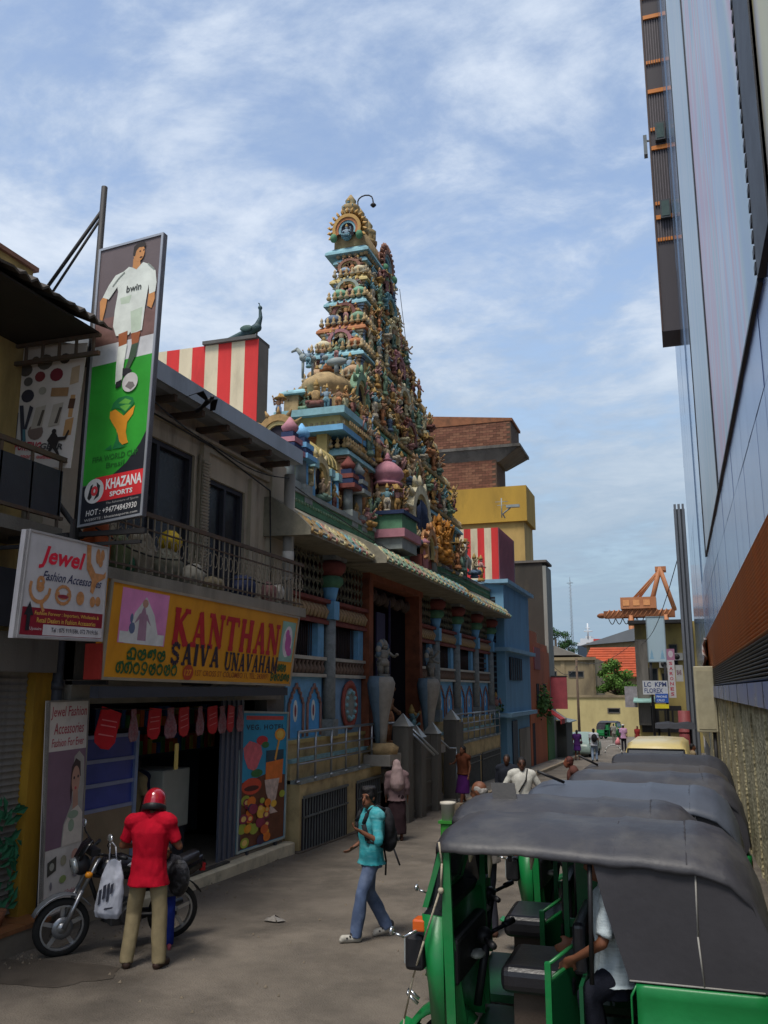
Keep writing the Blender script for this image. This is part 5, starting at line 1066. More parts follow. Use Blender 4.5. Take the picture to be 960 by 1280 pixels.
for i in range(8):
    z0, y0, y1, x0, x1 = LV[i]; z1, Y0, Y1, X0, X1 = LV[i + 1]; h = z1 - z0
    b = MB(); b.box((x0 + .1, y0 + .12, z0), (x1 - .12, y1 - .12, z1 - .02)); b.build('tier_wall', wallm[i], TW)
    b = MB(); cornice(b, x0 + .14, x1 - .16, y0 + .16, y1 - .16, z1 - .26, .24, .2); tc_ = b.build('tier_cornice', cornm[i], TW)
    b = MB(); b.box((x0 + .05, y0 + .05, z0), (x1 - .04, y1 - .05, z0 + .12)); b.build('tier_base', cornm[(i + 3) % 8], TW)
    pmh = pilaster_mesh(h - .3)
    ny = max(3, int((y1 - y0) / .62)); nxx = max(2, int((x1 - x0) / .62))
    for k in range(ny + 1):
        link('pilaster', pmh, TW, (x1 - .14, y0 + .2 + (y1 - y0 - .4) * k / ny, z0 + .1))
    for k in range(nxx + 1):
        o = link('pilaster', pmh, TW, (x0 + .2 + (x1 - x0 - .4) * k / nxx, y0 + .14, z0 + .1)); o.rotation_euler = (0, 0, -PI / 2)
    ss = .62 + .3 * (1 - i / 8); ss = min(ss, h * .82)
    # statues along the street face and the near face
    n_ = max(4, int((y1 - y0) / (.36 if i else .5)))
    for k in range(n_):
        put_statue(TW, (x1 + .06 + .12 * (k % 2), y0 + .2 + (y1 - y0 - .3) * (k + .5) / n_, z0 + .08 + (.3 if k % 5 == 2 and i < 6 else 0)), ss * rnd.uniform(.8, 1.05), 0)
    n_ = max(3, int((x1 - x0) / .42))
    for k in range(n_):
        put_statue(TW, (x0 + .25 + (x1 - x0 - .4) * (k + .5) / n_, y0 - .06, z0 + .08), ss * .85, -PI / 2)
    # arches in the middle of each face
    o = link('kudu_arch', NM, TW, (x1 + .1, (y0 + y1) / 2, z0 + .05)); o.scale = (1.6, .9 + .1 * (8 - i) / 2, h * .82)
    o = link('kudu_arch', NM, TW, ((x0 + x1) / 2, y0 - .02, z0 + .05)); o.rotation_euler = (0, 0, -PI / 2); o.scale = (1.3, .75, h * .72)
    if i >= 1:
        for (x, y, D) in ((x1 - .3, y0 + .28, DG if i == 5 else DO if i == 3 else DR), (x0 + .36, y0 + .3, DG if i == 5 else DR), (x1 - .3, y1 - .3, DR)):
            sd_ = .22 + .06 * (8 - i) / 8
            o = link('dome', D, TW, (x, y, z1 + .12)); o.scale = (sd_, sd_, sd_ * 1.1)
    # second rank of small figures standing on the cornice
    if NST[0] < 232:
        for k in range(max(3, int((y1 - y0) / .95))):
            put_statue(TW, (X1 + .02, Y0 + .3 + (Y1 - Y0 - .4) * k / max(2, int((y1 - y0) / .95) - 1), z1 - .03), ss * .6, 0)
# crest of small finials that are too many to tell apart
b = MB()
for i in range(8):
    z1, Y0, Y1, X0, X1 = LV[i + 1]; yy = LV[i][1]
    while yy < LV[i][2] - .1:
        b.lathe([(.06, 0), (.09, .06), (.03, .13), (.055, .18), (.01, .27)], (LV[i][4] - .02, yy, z1 - .04), 6); yy += .19
    xx = LV[i][3] + .1
    while xx < LV[i][4]:
        b.lathe([(.06, 0), (.09, .06), (.03, .13), (.055, .18), (.01, .27)], (xx, LV[i][1] + .02, z1 - .04), 6); xx += .19
kind(b.build('cornice_finials', mat('finial_paint', '#a58c63', .8, .45, 5, .1, stain='#5b8590', stain_amt=.7), TW), 'stuff')
# crown: boat-shaped roof with flame arches on the ends and on the street side
zc = 16.0; yc0, yc1, xc = 23.55, 26.2, -8.92
b = MB(); cornice(b, xc - .42, xc + .42, yc0 + .1, yc1 - .1, 15.78, .3, .3); b.build('crown_cornice', t_cyan, TW)
b = MB(); n_ = 10; b.loft([[(xc + .48 * math.cos(PI * k / n_) * (1 + .12 * math.sin(PI * k / n_)), y, zc + .05 + 1.0 * math.sin(PI * k / n_)) for k in range(n_ + 1)] for y in (yc0, (yc0 + yc1) / 2, yc1)], 0, True, True, True); b.build('vault', t_tan, TW)
fl = MB(); nf = 15
for (r0, r1, x, mi) in ((.44, .56, .12, 0), (.34, .44, .09, 1), (.26, .34, .06, 2)):
    for k in range(20):
        a, a2 = R(-25 + 230 * k / 20), R(-25 + 230 * (k + 1) / 20)
        q = [(x, r1 * math.cos(a), .6 + r1 * math.sin(a)), (x, r1 * math.cos(a2), .6 + r1 * math.sin(a2)), (x, r0 * math.cos(a2), .6 + r0 * math.sin(a2)), (x, r0 * math.cos(a), .6 + r0 * math.sin(a))]
        fl.add(q + [(-.06, p[1], p[2]) for p in q], [(0, 1, 2, 3), (4, 5, 1, 0), (3, 2, 6, 7)], mi)
fl.add([(.02, .3 * math.cos(2 * PI * k / 16), .6 + .3 * math.sin(2 * PI * k / 16)) for k in range(16)], [tuple(range(16))], 3)
for k in range(nf):
    a = R(-22 + 224 * k / (nf - 1)); c, s = math.cos(a), math.sin(a)
    fl.loft([[(.1, .55 * math.cos(a - .09), .6 + .55 * math.sin(a - .09)), (.1, .55 * math.cos(a + .09), .6 + .55 * math.sin(a + .09)), (0, .55 * math.cos(a + .09), .6 + .55 * math.sin(a + .09)), (0, .55 * math.cos(a - .09), .6 + .55 * math.sin(a - .09))],
             [(.12, .68 * c - .05 * s, .6 + .68 * s + .05 * c), (.12, .68 * c + .05 * s, .6 + .68 * s - .05 * c), (.02, .68 * c + .05 * s, .6 + .68 * s - .05 * c), (.02, .68 * c - .05 * s, .6 + .68 * s + .05 * c)],
             [(.08, .8 * c, .62 + .8 * s), (.08, .8 * c + .01, .62 + .8 * s), (.05, .8 * c + .01, .62 + .8 * s), (.05, .8 * c, .62 + .8 * s)]], 0)
for s in (-1, 1): fl.ball((.12, s * .5, .3), (.1, .14, .16), 8, 5, 4)
FLM = fl.mesh('flame_arch', [mat('flame_gold', '#a5824a', .7, .2, 5, .1), t_orange, t_cyan, t_dark, t_green])
FLR = fl.mesh('flame_arch', [mat('flame_red', '#7d5a4c', .7, .2, 5, .1), t_grey, t_cyan, t_dkblue, t_green])
o = link('flame_arch', FLM, TW, (xc, yc0 - .08, zc + .05)); o.rotation_euler = (0, 0, -PI / 2); o.scale = (1.1, .84, .9)
o = link('flame_arch', FLR, TW, (xc + .5, (yc0 + yc1) / 2 + .75, zc - .25)); o.scale = (1.3, .95, .95)
put_statue(TW, (xc, yc0 - .2, zc + .22), .6, -PI / 2, 0)
b = MB()
for (y, r_, h) in ((yc0 + .15, .24, 1.0), (yc0 + .95, .2, .95), (yc0 + 1.75, .2, .9)):
    b.lathe([(.3, 0), (.34, .12), (.2, .22), (.28, .38), (.3, .5), (.12, .62), (.18, .72), (.03, .95)], (xc, y, zc + .98), 10)
    for s in (-1, 1): b.ball((xc + .2 * s, y, zc + 1.25), (.1, .1, .2), 7, 5)
b.build('finial', mat('finial_tan', '#8f7a55', .8, .35, 6, .15, stain='#6e8a80', stain_amt=.6), TW)
put_statue(TW, (xc, yc0 - .05, zc + 1.0), .6, -PI / 2, 4)
# lamp on a bent pipe over the crown, and the lightning cable
b = MB(); pts = [(xc + .2, yc0 + .3, 17.2), (xc + .18, yc0 + .3, 17.75)] + [(xc + .43 - .25 * math.cos(PI * k / 6), yc0 + .3, 17.75 + .18 * math.sin(PI * k / 6)) for k in range(1, 7)] + [(xc + .7, yc0 + .3, 17.62)]
b.tube(pts, .022, 6); b.lathe([(.03, .0), (.1, -.08), (.04, -.15)], (xc + .7, yc0 + .3, 17.62), 8)
one(b, 'tower_lamp', iron, 'small lamp on a bent pipe rising over the tower crown', 'lamp', None, (xc + .2, yc0 + .3, 17.2))
b = MB(); b.tube([(xc + .8, yc1 + .1, 15.8), (xc + .95, yc1 + .5, 13.5), (xc + 1.2, yc1 + 1.2, 11.2)], .012, 4); b.build('lightning_cable', iron, TW)
# side pavilion with the tan onion dome
PV = thing('dome_pavilion', 'blue corniced temple pavilion carrying a tan ribbed dome against the tall carved tower', 'pavilion', (-8.3, 20.5, 6.4))
b = MB(); b.box((-9.0, 19.9, 6.5), (-8.2, 22.0, 8.95)); b.build('wall', t_orange, PV)
b = MB(); b.box((-8.3, 19.75, 6.5), (-8.02, 20.05, 8.95)); b.build('corner_pier', t_cream, PV)
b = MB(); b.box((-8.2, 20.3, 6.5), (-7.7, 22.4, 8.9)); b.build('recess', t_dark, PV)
for (za, zb, o_, m) in ((8.9, 9.05, .0, t_blue), (9.05, 9.32, -.12, t_cream), (9.32, 9.5, .06, t_cyan)):
    b = MB(); b.box((-9.3 - o_, 19.5 - o_, za), (-7.5 + o_, 22.5 + o_, zb)); b.build('cornice_band', m, PV)
b = MB()
for k in range(12): b.box((-9.15 + .145 * k, 19.60, 9.06), (-9.08 + .145 * k, 19.63, 9.16))
for k in range(18): b.box((-7.40, 19.7 + .15 * k, 9.06), (-7.37, 19.77 + .15 * k, 9.16))
kind(b.build('dentils', t_tan, PV), 'stuff')
b = MB(); b.box((-9.2, 19.7, 9.5), (-8.8, 22.3, 10.1)); b.box((-9.0, 20.0, 9.5), (-7.75, 22.3, 9.95)); b.build('upper_wall', t_tan, PV)
b = MB(); cornice(b, -9.1, -8.75, 19.8, 22.2, 10.0, .16, .2); b.build('upper_cornice', t_cyan, PV)
for x in (-8.98, -8.55, -8.1): b = MB(); b.box((x - .1, 19.97, 9.58), (x + .1, 20.0, 9.9)); b.build('niche', t_dkblue, PV)
o = link('dome', DT, PV, (-8.4, 20.65, 10.2)); o.scale = (.66, .66, .8)
for k in range(5): put_statue(PV, (-8.95 + .3 * k, 19.78, 9.5), .62 if k != 2 else .95, -PI / 2)
for k in range(4): put_statue(PV, (-7.62, 20.0 + .55 * k, 9.5), .7, 0)
o = link('kudu_arch', NM, PV, (-7.75, 21.3, 9.5)); o.scale = (1.4, 1.1, 1.5)
for k in range(3): put_statue(PV, (-8.4 + .35 * (k - 1), 20.2 + .1 * k, 10.9 + .1 * k), .5, -PI / 2)
hb_ = MB(); hb_.ball((-8.0, 20.3, 11.0), (.3, .12, .12), 10, 6); hb_.ball((-8.32, 20.28, 11.15), (.1, .07, .07), 8, 5); hb_.cap((-8.72, 20.4, 11.2), (-9.0, 20.4, 11.28), .1, .11, 8); hb_.cap((-9.0, 20.4, 11.3), (-9.16, 20.37, 11.52), .07, .05, 8); hb_.cap((-9.16, 20.37, 11.52), (-9.3, 20.35, 11.46), .05, .03, 8)
for x in (-8.72, -9.0): hb_.cyl((x, 20.4, 10.7), (x, 20.4, 11.25), .035, .045, 6)
hb_.cyl((-8.0, 20.3, 10.7), (-8.0, 20.3, 11.0), .06, .08, 6); hb_.build('animal_figures', t_grey, PV)

FILL_LIFT = 1.3
# -------- temple hall
TH = thing('temple_hall', 'long blue and grey temple hall with carved pillars, lotus eave and latticed windows', 'temple', (-8, 26, g(26)))
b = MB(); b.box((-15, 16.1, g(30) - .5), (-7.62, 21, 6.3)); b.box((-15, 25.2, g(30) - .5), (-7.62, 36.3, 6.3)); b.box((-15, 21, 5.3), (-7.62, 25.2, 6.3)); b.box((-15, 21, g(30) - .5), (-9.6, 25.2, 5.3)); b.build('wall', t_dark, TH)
b = MB(); b.box((-7.62, 16.1, g(36) - .3), (-7.0, 21.0, .82)); b.box((-7.62, 27.0, g(36) - .3), (-7.0, 36.2, .82)); b.box((-7.62, 16.1, .82), (-7.2, 21.0, 1.2)); b.box((-7.62, 25.2, .82), (-7.2, 36.2, 1.2)); b.box((-7.62, 16.1, 1.2), (-7.3, 21.0, 1.55)); b.box((-7.62, 25.2, 1.2), (-7.3, 36.2, 1.55)); b.build('plinth', mat('plinth_ochre', '#a8966e', .85, .2, 2, .15, 30, stain='#5f533d', stain_amt=.6), TH)
for (za, m, x) in ((.82, t_grey, -6.98), (1.2, t_cyan, -7.17), (1.55, t_cream, -7.27)):
    for ya, yb in ((16.1, 21.0), (25.25, 36.2)): b = MB(); b.box((-7.6, ya, za), (x, yb, za + .07)); b.build('plinth_moulding', m, TH)
# barred openings in the plinth
for ya, yb in ((16.2, 18.6), (19.2, 20.9), (29.2, 32.2), (32.5, 36.0)):
    zb_ = .55 if ya < 25 else .3
    b = MB(); b.box((-6.995, ya, g(ya) - .2), (-6.97, yb, zb_)); gr = b.build('cellar_opening', t_dark, TH)
    b = MB(); nb_ = int((yb - ya) / .14)
    for k in range(nb_): b.box((-6.96, ya + .14 * k, g(ya) - .1), (-6.94, ya + .14 * k + .025, zb_))
    b.box((-6.97, ya, zb_), (-6.93, yb, zb_ + .05)); b.box((-6.97, ya, zb_ * .35), (-6.93, yb, zb_ * .35 + .03)); b.build('bars', mat('bar_grey', '#565a5a', .6, .2, 5, .1), gr)
colm = MB()
colm.box((-.16, -.16, 0), (.16, .16, .35), 0); colm.cyl((0, 0, .35), (0, 0, 2.5), .15, .14, 8, 0); colm.box((-.16, -.16, 2.5), (.16, .16, 2.9), 1); colm.cyl((0, 0, 2.9), (0, 0, 3.2), .13, .2, 8, 1)
colm.lathe([(.2, 0), (.3, .1), (.3, .2), (.2, .28)], (0, 0, 3.2), 10, 3); colm.lathe([(.22, 0), (.34, .12), (.36, .26), (.24, .34)], (0, 0, 3.46), 10, 2); colm.box((-.3, -.36, 3.8), (.26, .36, 4.2), 0)
CM = colm.mesh('pillar', [mat('pillar_grey', '#7d8384', .85, .25, 6, .25, 40, stain='#4f5a55', stain_amt=.6), t_blue, t_maroon, t_green])
for y in (18.25, 27.3, 30.05, 33.1, 35.9): link('pillar', CM, TH, (-7.28, y, 1.62))
balu = MB(); balu.lathe([(.05, 0), (.085, .1), (.04, .2), (.07, .27)], n=7); BALM = balu.mesh('baluster', mat('baluster_paint', '#6a5a50', .85, .3, 6, .1))
pet = MB(); pet.loft([[(.0, -.07, 0), (0, .07, 0), (-.04, .07, 0), (-.04, -.07, 0)], [(.09, -.085, -.14), (.09, .085, -.14), (0, .07, -.14), (0, -.07, -.14)], [(.05, -.03, -.3), (.05, .03, -.3), (0, .02, -.3), (0, -.02, -.3)]], 0, True); PETM = pet.mesh('lotus_petal', mat('petal_paint', '#a3906e', .85, .3, 6, .1, stain='#7a4440', stain_amt=.7))
bays = [(16.15, 18.0, 'arch'), (18.5, 20.55, 'medal'), (25.35, 27.05, 'plain'), (27.55, 29.8, 'arch'), (30.3, 32.85, 'arch'), (33.35, 35.7, 'slat')]
npet = 0
for ya, yb, kd in bays:
    b = MB(); b.box((-7.6, ya, 1.62), (-7.36, yb, 2.86)); b.build('wall_panel', t_blue if kd != 'medal' else mat('panel_pale_blue', '#6f8fae', .8, .15, 3, .1), TH)
    if kd in ('arch', 'slat', 'plain'):
        na = 2 if yb - ya > 1.8 else 1
        for k in range(na):
            w_ = (yb - ya) / na; c_ = ya + w_ * (k + .5); hw = w_ * .38
            prof = [(-1, 0), (-1, .62), (-.86, .62), (-.86, .7), (-.62, .7), (-.62, .8), (-.36, .8), (-.36, .88), (-.12, .88), (0, .97), (.12, .88), (.36, .88), (.36, .8), (.62, .8), (.62, .7), (.86, .7), (.86, .62), (1, .62), (1, 0)]
            b = MB(); pts = [(-7.355, c_ + p[0] * hw, 1.66 + p[1] * 1.1) for p in prof]; b.add(pts, [tuple(range(len(pts)))])
            ar = b.build('arch_niche', mat('niche_blue', '#4f97cf', .75, .12, 2, .08, stain='#3f7aa8', stain_amt=.4), TH)
            b = MB(); bd = [(-7.33, p[1], p[2]) for p in pts]; b.tube(bd, .028, 5); b.build('arch_border', mat('arch_border', '#8c6a62', .8, .25, 6, .1), ar)
            b = MB(); b.add([(-7.350, c_ + .11 * math.cos(q), 2.18 + .22 * math.sin(q)) for q in [2 * PI * i_ / 14 for i_ in range(14)]], [tuple(range(14))], 0); b.add([(-7.347, c_ + .05 * math.cos(q), 2.18 + .12 * math.sin(q)) for q in [2 * PI * i_ / 12 for i_ in range(12)]], [tuple(range(12))], 1); b.build('lotus_mark', [ink('#c5cfd6'), ink('#7d3340')], ar)
    if kd == 'medal':
        c_ = (ya + yb) / 2 + .1; b = MB(); b.T = Matrix.Translation((-7.34, c_, 2.25)) @ Matrix.Rotation(R(90), 4, 'Y')
        b.lathe([(.5, 0), (.52, .05), (.42, .07), (.40, .03), (.02, .03)], n=24, mi=0, sx=1.08); b.lathe([(.36, .035), (.33, .06), (.24, .05), (.02, .05)], n=20, mi=1, sx=1.08)
        for k in range(12): a = k * PI / 6; b.ball((.29 * math.cos(a) * 1.08, .29 * math.sin(a), .06), .055, 6, 4, 2)
        b.T = None; b.build('medallion', [mat('medal_red', '#8c4a42', .85, .2, 6, .1), t_grey, t_cyan], TH)
    for za, x in ((2.86, -7.26), (3.22, -7.26)): b = MB(); b.box((-7.6, ya - .05, za), (x, yb + .05, za + .07)); b.build('moulding', mat('moulding_pale', '#a5a39a', .8, .15, 3, .1), TH)
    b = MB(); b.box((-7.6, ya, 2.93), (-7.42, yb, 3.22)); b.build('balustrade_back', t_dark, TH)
    n_ = int((yb - ya) / .2)
    for k in range(n_): link('baluster', BALM, TH, (-7.33, ya + .1 + (yb - ya - .2) * k / max(1, n_ - 1), 2.94))
    # window: blue reveal, dark pane, iron bars
    b = MB(); b.box((-7.55, ya, 3.29), (-7.32, ya + .12, 4.0)); b.build('window_jamb', t_blue, TH); b = MB(); b.box((-7.55, yb - .34, 3.29), (-7.32, yb, 4.0)); b.build('window_jamb', t_blue, TH)
    b = MB(); n_ = int((yb - ya - .46) / .11)
    for k in range(n_): b.cyl((-7.42, ya + .17 + .11 * k, 3.29), (-7.42, ya + .17 + .11 * k, 4.0), .014, .014, 5)
    if kd == 'slat': [b.box((-7.4, ya + .1, 3.4 + .2 * k), (-7.34, yb - .3, 3.45 + .2 * k)) for k in range(3)]
    b.build('window_bars', mat('window_iron', '#3b3232', .7, .2), TH)
    b = MB(); b.box((-7.6, ya - .1, 4.0), (-7.3, yb + .1, 4.5)); b.box((-7.6, ya - .1, 4.0), (-7.24, yb + .1, 4.08)); b.box((-7.6, ya - .1, 4.46), (-7.2, yb + .1, 4.54)); b.build('frieze', t_maroon, TH)
    n_ = int((yb - ya) / .2)
    for k in range(n_): link('lotus_petal', PETM, TH, (-7.28, ya + .1 + (yb - ya - .2) * k / max(1, n_ - 1), 4.42))
    # pierced lattice above
    b = MB(); st_ = .23; yy = ya
    while yy < yb - .1:
        zz_ = 4.58
        while zz_ < 5.75:
            for q in range(4):
                a, a2 = q * PI / 2, (q + 1) * PI / 2
                b.cyl((-7.34, yy + st_ / 2 + .09 * math.cos(a), zz_ + st_ / 2 + .09 * math.sin(a)), (-7.34, yy + st_ / 2 + .09 * math.cos(a2), zz_ + st_ / 2 + .09 * math.sin(a2)), .016, .016, 3, 0, False, False)
            b.cyl((-7.34, yy, zz_ + st_ / 2), (-7.34, yy + st_, zz_ + st_ / 2), .012, .012, 3, 0, False, False); b.cyl((-7.34, yy + st_ / 2, zz_), (-7.34, yy + st_ / 2, zz_ + st_), .012, .012, 3, 0, False, False)
            zz_ += st_
        yy += st_
    b.build('lattice', mat('lattice_paint', '#6c6a58', .85, .25, 4, .1, stain='#3f5050', stain_amt=.6), TH)
# doorway
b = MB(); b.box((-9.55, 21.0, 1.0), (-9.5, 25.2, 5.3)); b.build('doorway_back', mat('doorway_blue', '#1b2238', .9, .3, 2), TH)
for y, m in ((20.62, t_orange), (25.1, t_orange)): b = MB(); b.box((-7.62, y, 1.2), (-7.18, y + .3, 5.5)); b.build('door_jamb', mat('jamb_brown', '#7d4a34', .85, .25, 4, .15, stain='#4a2f26', stain_amt=.5), TH)
b = MB(); b.box((-7.62, 20.6, 5.3), (-7.16, 25.45, 5.7)); b.build('door_lintel', mat('jamb_brown'), TH)
for (y, w_) in ((21.5, .5), (24.2, .5)): b = MB(); b.box((-9.0, y, 1.0), (-8.7, y + w_, 5.2)); b.build('inner_pillar', t_maroon, TH)
b = MB()
for k in range(20): a_ = rnd.random(); b.ball((-7.5, 21.1 + .2 * k, 5.15 - .12 * abs(math.sin(k * .8)) - .1), (.1, .13, .16), 7, 5)
b.build('garland_arch', mat('garland', '#4a3f38', .9, .4, 6, .2), TH)
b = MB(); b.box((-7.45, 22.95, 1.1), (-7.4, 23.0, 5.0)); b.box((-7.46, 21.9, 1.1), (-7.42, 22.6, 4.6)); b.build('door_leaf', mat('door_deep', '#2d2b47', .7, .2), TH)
for k in range(4): b = MB(); b.box((-7.6 + .1 * k, 21, g(23) - .1), (-6.55 - .0 + .0 * k - .12 * k, 25.2, g(23) + .32 * (k + 1))); b.build('stair_step', dark_concrete, TH)
FILL_LIFT = 1.0
# eave: sloping slab with lotus ornaments, central bay stands forward
def eave(ya, yb, lip, zl, xb, zb_):
    b = MB(); b.loft([[(lip, y, zl), (lip, y, zl + .14), (lip - .28, y, zl + .42), (xb, y, zb_), (xb - .3, y, zb_), (xb - .2, y, zl + .02)] for y in (ya, yb)], 0, False); e_ = b.build('eave', mat('eave_grey', '#8b8676', .85, .2, 3, .15, 30, stain='#4f5148', stain_amt=.6), TH)
    n_ = int((yb - ya) / .44)
    for k in range(n_):
        o = link('eave_ornament', EVM, TH, (lip - .22, ya + .25 + (yb - ya - .5) * k / max(1, n_ - 1), zl + .27)); o.rotation_euler = (0, -.72, 0); o.scale = (1.2, 1.15, 1.35)
ev = MB()       # scalloped shield plate with a raised scroll, lying on the slope (facing +X)
def shield(w_, h_, x0_, x1_, z0_, mi):
    o_ = [(w_, .0 + z0_), (w_, h_ * .55 + z0_), (w_ * .7, h_ * .85 + z0_), (0, h_ + z0_), (-w_ * .7, h_ * .85 + z0_), (-w_, h_ * .55 + z0_), (-w_, 0 + z0_), (0, -h_ * .12 + z0_)]
    ev.loft([[(x0_, p[0], p[1]) for p in o_], [(x1_, p[0] * .9, p[1] * .95 + z0_ * .05) for p in o_]], mi, False)
shield(.2, .42, -.02, .04, -.2, 0); shield(.13, .27, .035, .065, -.14, 1); shield(.06, .13, .06, .085, -.08, 0)
for s_ in (-1, 1): ev.cyl((.0, .17 * s_, -.2), (.07, .15 * s_, -.2), .05, .03, 8, 1)
EVM = ev.mesh('eave_ornament', [mat('eave_paint', rand=['#b5aa80', '#7f9a86', '#6f96a0', '#a8905f', '#b0a588', '#849c7a'], rough=.8, var=.25, scale=9, stain='#57564a', stain_amt=.5), mat('ornament_core', rand=['#b9ae85', '#6d98a0', '#a98a5a', '#759a80', '#a57a6c'], rough=.8, var=.25, scale=9, stain='#5b584a', stain_amt=.5)])
eave(15.25, 19.0, -6.5, 5.5, -7.35, 6.3); eave(28.0, 36.6, -6.5, 5.5, -7.35, 6.3); eave(19.0, 28.0, -6.2, 5.45, -7.3, 6.3)
for ya, yb in ((16.1, 21.4), (23.2, 36.5)):
    b = MB(); b.box((-7.65, ya, 6.3), (-7.32, yb, 6.62)); b.build('parapet', t_green, TH)
    b = MB(); b.box((-7.68, ya, 6.62), (-7.27, yb, 6.72)); b.build('parapet_coping', t_grey, TH)
b = MB()
yy = 16.2
while yy < 36.4:
    if not 21.4 < yy < 23.2: b.cyl((-7.32, yy, 6.46), (-7.29, yy, 6.46), .05, .03, 6)
    yy += .15
kind(b.build('parapet_bosses', mat('boss', '#7f9a7d', .8, .2), TH), 'stuff')
# pink domed kiosk standing on the eave of the central bay
KI = thing('pink_domed_kiosk', 'small shrine with a ribbed pink dome on the temple eave corner', 'shrine', (-7.2, 22.2, 6.3))
for za, zb, h_, m in ((6.2, 6.5, .62, t_grey), (6.5, 6.72, .72, t_pink), (6.72, 7.12, .62, t_green), (7.12, 7.22, .7, t_dkblue)):
    b = MB(); b.box((-7.25 - h_, 22.3 - h_ * 1.1, za), (-7.25 + h_, 22.3 + h_ * 1.1, zb)); b.build('pedestal_band', m, KI)
b = MB(); b.cyl((-7.25, 22.3, 7.22), (-7.25, 22.3, 8.0), .35, .33, 10); b.build('drum', t_tan, KI)
o = link('dome', DP, KI, (-7.25, 22.3, 8.2)); o.scale = (.42, .46, .56)
for k in range(10): a = k * PI / 5; put_statue(KI, (-7.25 + .45 * math.cos(a), 22.3 + .5 * math.sin(a), 7.2), .7, a)
# yellow vaulted shrine and pillared niches near the restaurant roof
YS = thing('vaulted_shrine', 'yellow barrel vaulted shrine over an arched niche beside the restaurant roof', 'shrine', (-8, 18, 6.4))
b = MB(); b.box((-8.6, 17.2, 6.5), (-7.65, 19.4, 7.75)); b.build('wall', mat('shrine_wall', '#8f9a7a', .85, .2, 4, .1), YS)
b = MB(); b.loft([[(-8.1 + .48 * math.cos(PI * k / 10), y, 7.85 + .5 * math.sin(PI * k / 10)) for k in range(11)] for y in (17.15, 18.3, 19.5)], 0, True); b.build('vault', mat('vault_yellow', '#b5a869', .8, .2, 4, .1, stain='#7d7a55', stain_amt=.5), YS)
for k in range(9): b = MB(); b.loft([[(-8.1 + .5 * math.cos(PI * q / 8), y, 7.85 + .52 * math.sin(PI * q / 8)) for q in range(9)] for y in (17.4 + .25 * k, 17.45 + .25 * k)], 0, False); b.build('vault_rib', t_cream, YS)
o = link('kudu_arch', NM, YS, (-8.1, 17.12, 7.5)); o.rotation_euler = (0, 0, -PI / 2); o.scale = (1, 1.05, 1.1)
b = MB(); cornice(b, -8.55, -7.7, 17.25, 19.35, 7.68, .18, .14); b.build('cornice', t_cream, YS)
o = link('kudu_arch', NM, YS, (-7.62, 18.2, 6.72)); o.scale = (1.3, 1.1, 1.15)
for y in (17.35, 17.75, 18.75, 19.2): b = MB(); b.cyl((-7.55, y, 6.72), (-7.55, y, 7.5), .08, .07, 8, 0); b.box((-7.67, y - .12, 7.5), (-7.43, y + .12, 7.68), 1); b.build('column', [t_blue, t_cyan], YS)
put_statue(YS, (-7.5, 18.2, 6.72), .8, 0); put_statue(YS, (-7.5, 19.0, 6.72), .6, 0); put_statue(YS, (-8.1, 17.1, 8.5), .5, -PI / 2)
for (x, y, m, lab) in ((-7.55, 16.5, t_pink, 'pink banded pilaster shrine just behind the restaurant roof edge'), (-7.5, 17.0, t_blue, 'blue banded pilaster shrine between the pink one and the yellow vault'), (-7.5, 19.9, t_maroon, 'dark red banded pilaster shrine in the shade under the blue cornice'), (-7.5, 20.6, t_grey, 'grey banded pilaster shrine next to the pink domed kiosk')):
    s_ = thing('pilaster_shrine', lab, 'shrine', (x, y, 6.5))
    b = MB(); b.box((x - .2, y - .2, 6.5), (x + .2, y + .2, 6.9)); b.cyl((x, y, 6.9), (x, y, 7.45), .13, .12, 8); b.build('shaft', t_grey, s_)
    for k in range(4): b = MB(); q = .27 - .04 * (k % 2) - .03 * k; b.box((x - q, y - q, 7.45 + .13 * k), (x + q, y + q, 7.56 + .13 * k)); b.build('band', m if k % 2 == 0 else t_dkblue, s_)
    b = MB(); b.lathe([(.14, 0), (.2, .1), (.1, .22), (.02, .34)], (x, y, 7.97), 8); b.build('cap', m, s_)
# arch with blue drapery and statue groups right of the kiosk
DA = thing('draped_arch', 'stucco arch hung with dark blue drapery above the temple eave', 'arch', (-7.2, 25.5, 6.6))
o = link('kudu_arch', NM, DA, (-7.35, 25.4, 6.75)); o.scale = (2.2, 2.0, 2.0)
b = MB(); [b.loft([[(-7.12 + .05 * math.sin(q * 1.7), 24.7 + .2 * q + .05 * k, 8.3 - .12 * abs(q - 3) - k * .35) for q in range(8)] for k in range(4)], 0, True, False, False)]; o = b.build('drapery', mat('drape_blue', '#1f2b45', .9, .2), DA); o.modifiers.new('t', 'SOLIDIFY').thickness = .02
for k in range(9): put_statue(DA, (-7.2 + .1 * (k % 2), 24.3 + .3 * k, 6.72), .75, 0)
GA = thing('small_niche_shrine', 'grey arched niche shrine on the eave between the pink kiosk and the gilded figures', 'shrine', (-7.0, 25.8, 6.2))
b = MB(); b.box((-7.35, 24.6, 6.1), (-6.95, 26.0, 6.5)); b.build('base', t_maroon, GA); o = link('kudu_arch', NM, GA, (-6.95, 25.3, 6.0)); o.scale = (1.6, 1.2, 1.35)
for (y, m) in ((24.8, t_pink), (25.8, t_grey)): b = MB(); b.cyl((-6.9, y, 6.1), (-6.9, y, 6.8), .1, .1, 8); b.lathe([(.12, 0), (.16, .08), (.02, .2)], (-6.9, y, 6.8), 8); b.build('column', m, GA)
SG = thing('gilded_figure_group', 'group of gilded dancing figures at the far end of the temple roof', 'statue', (-7.3, 30.5, 6.7))
gold3 = [mat('gilded', '#b57a2f', .6, .2, 6, .1), mat('gilded_dark', '#8a5a2c', .6, .2, 6, .1), t_gold]
GST = []
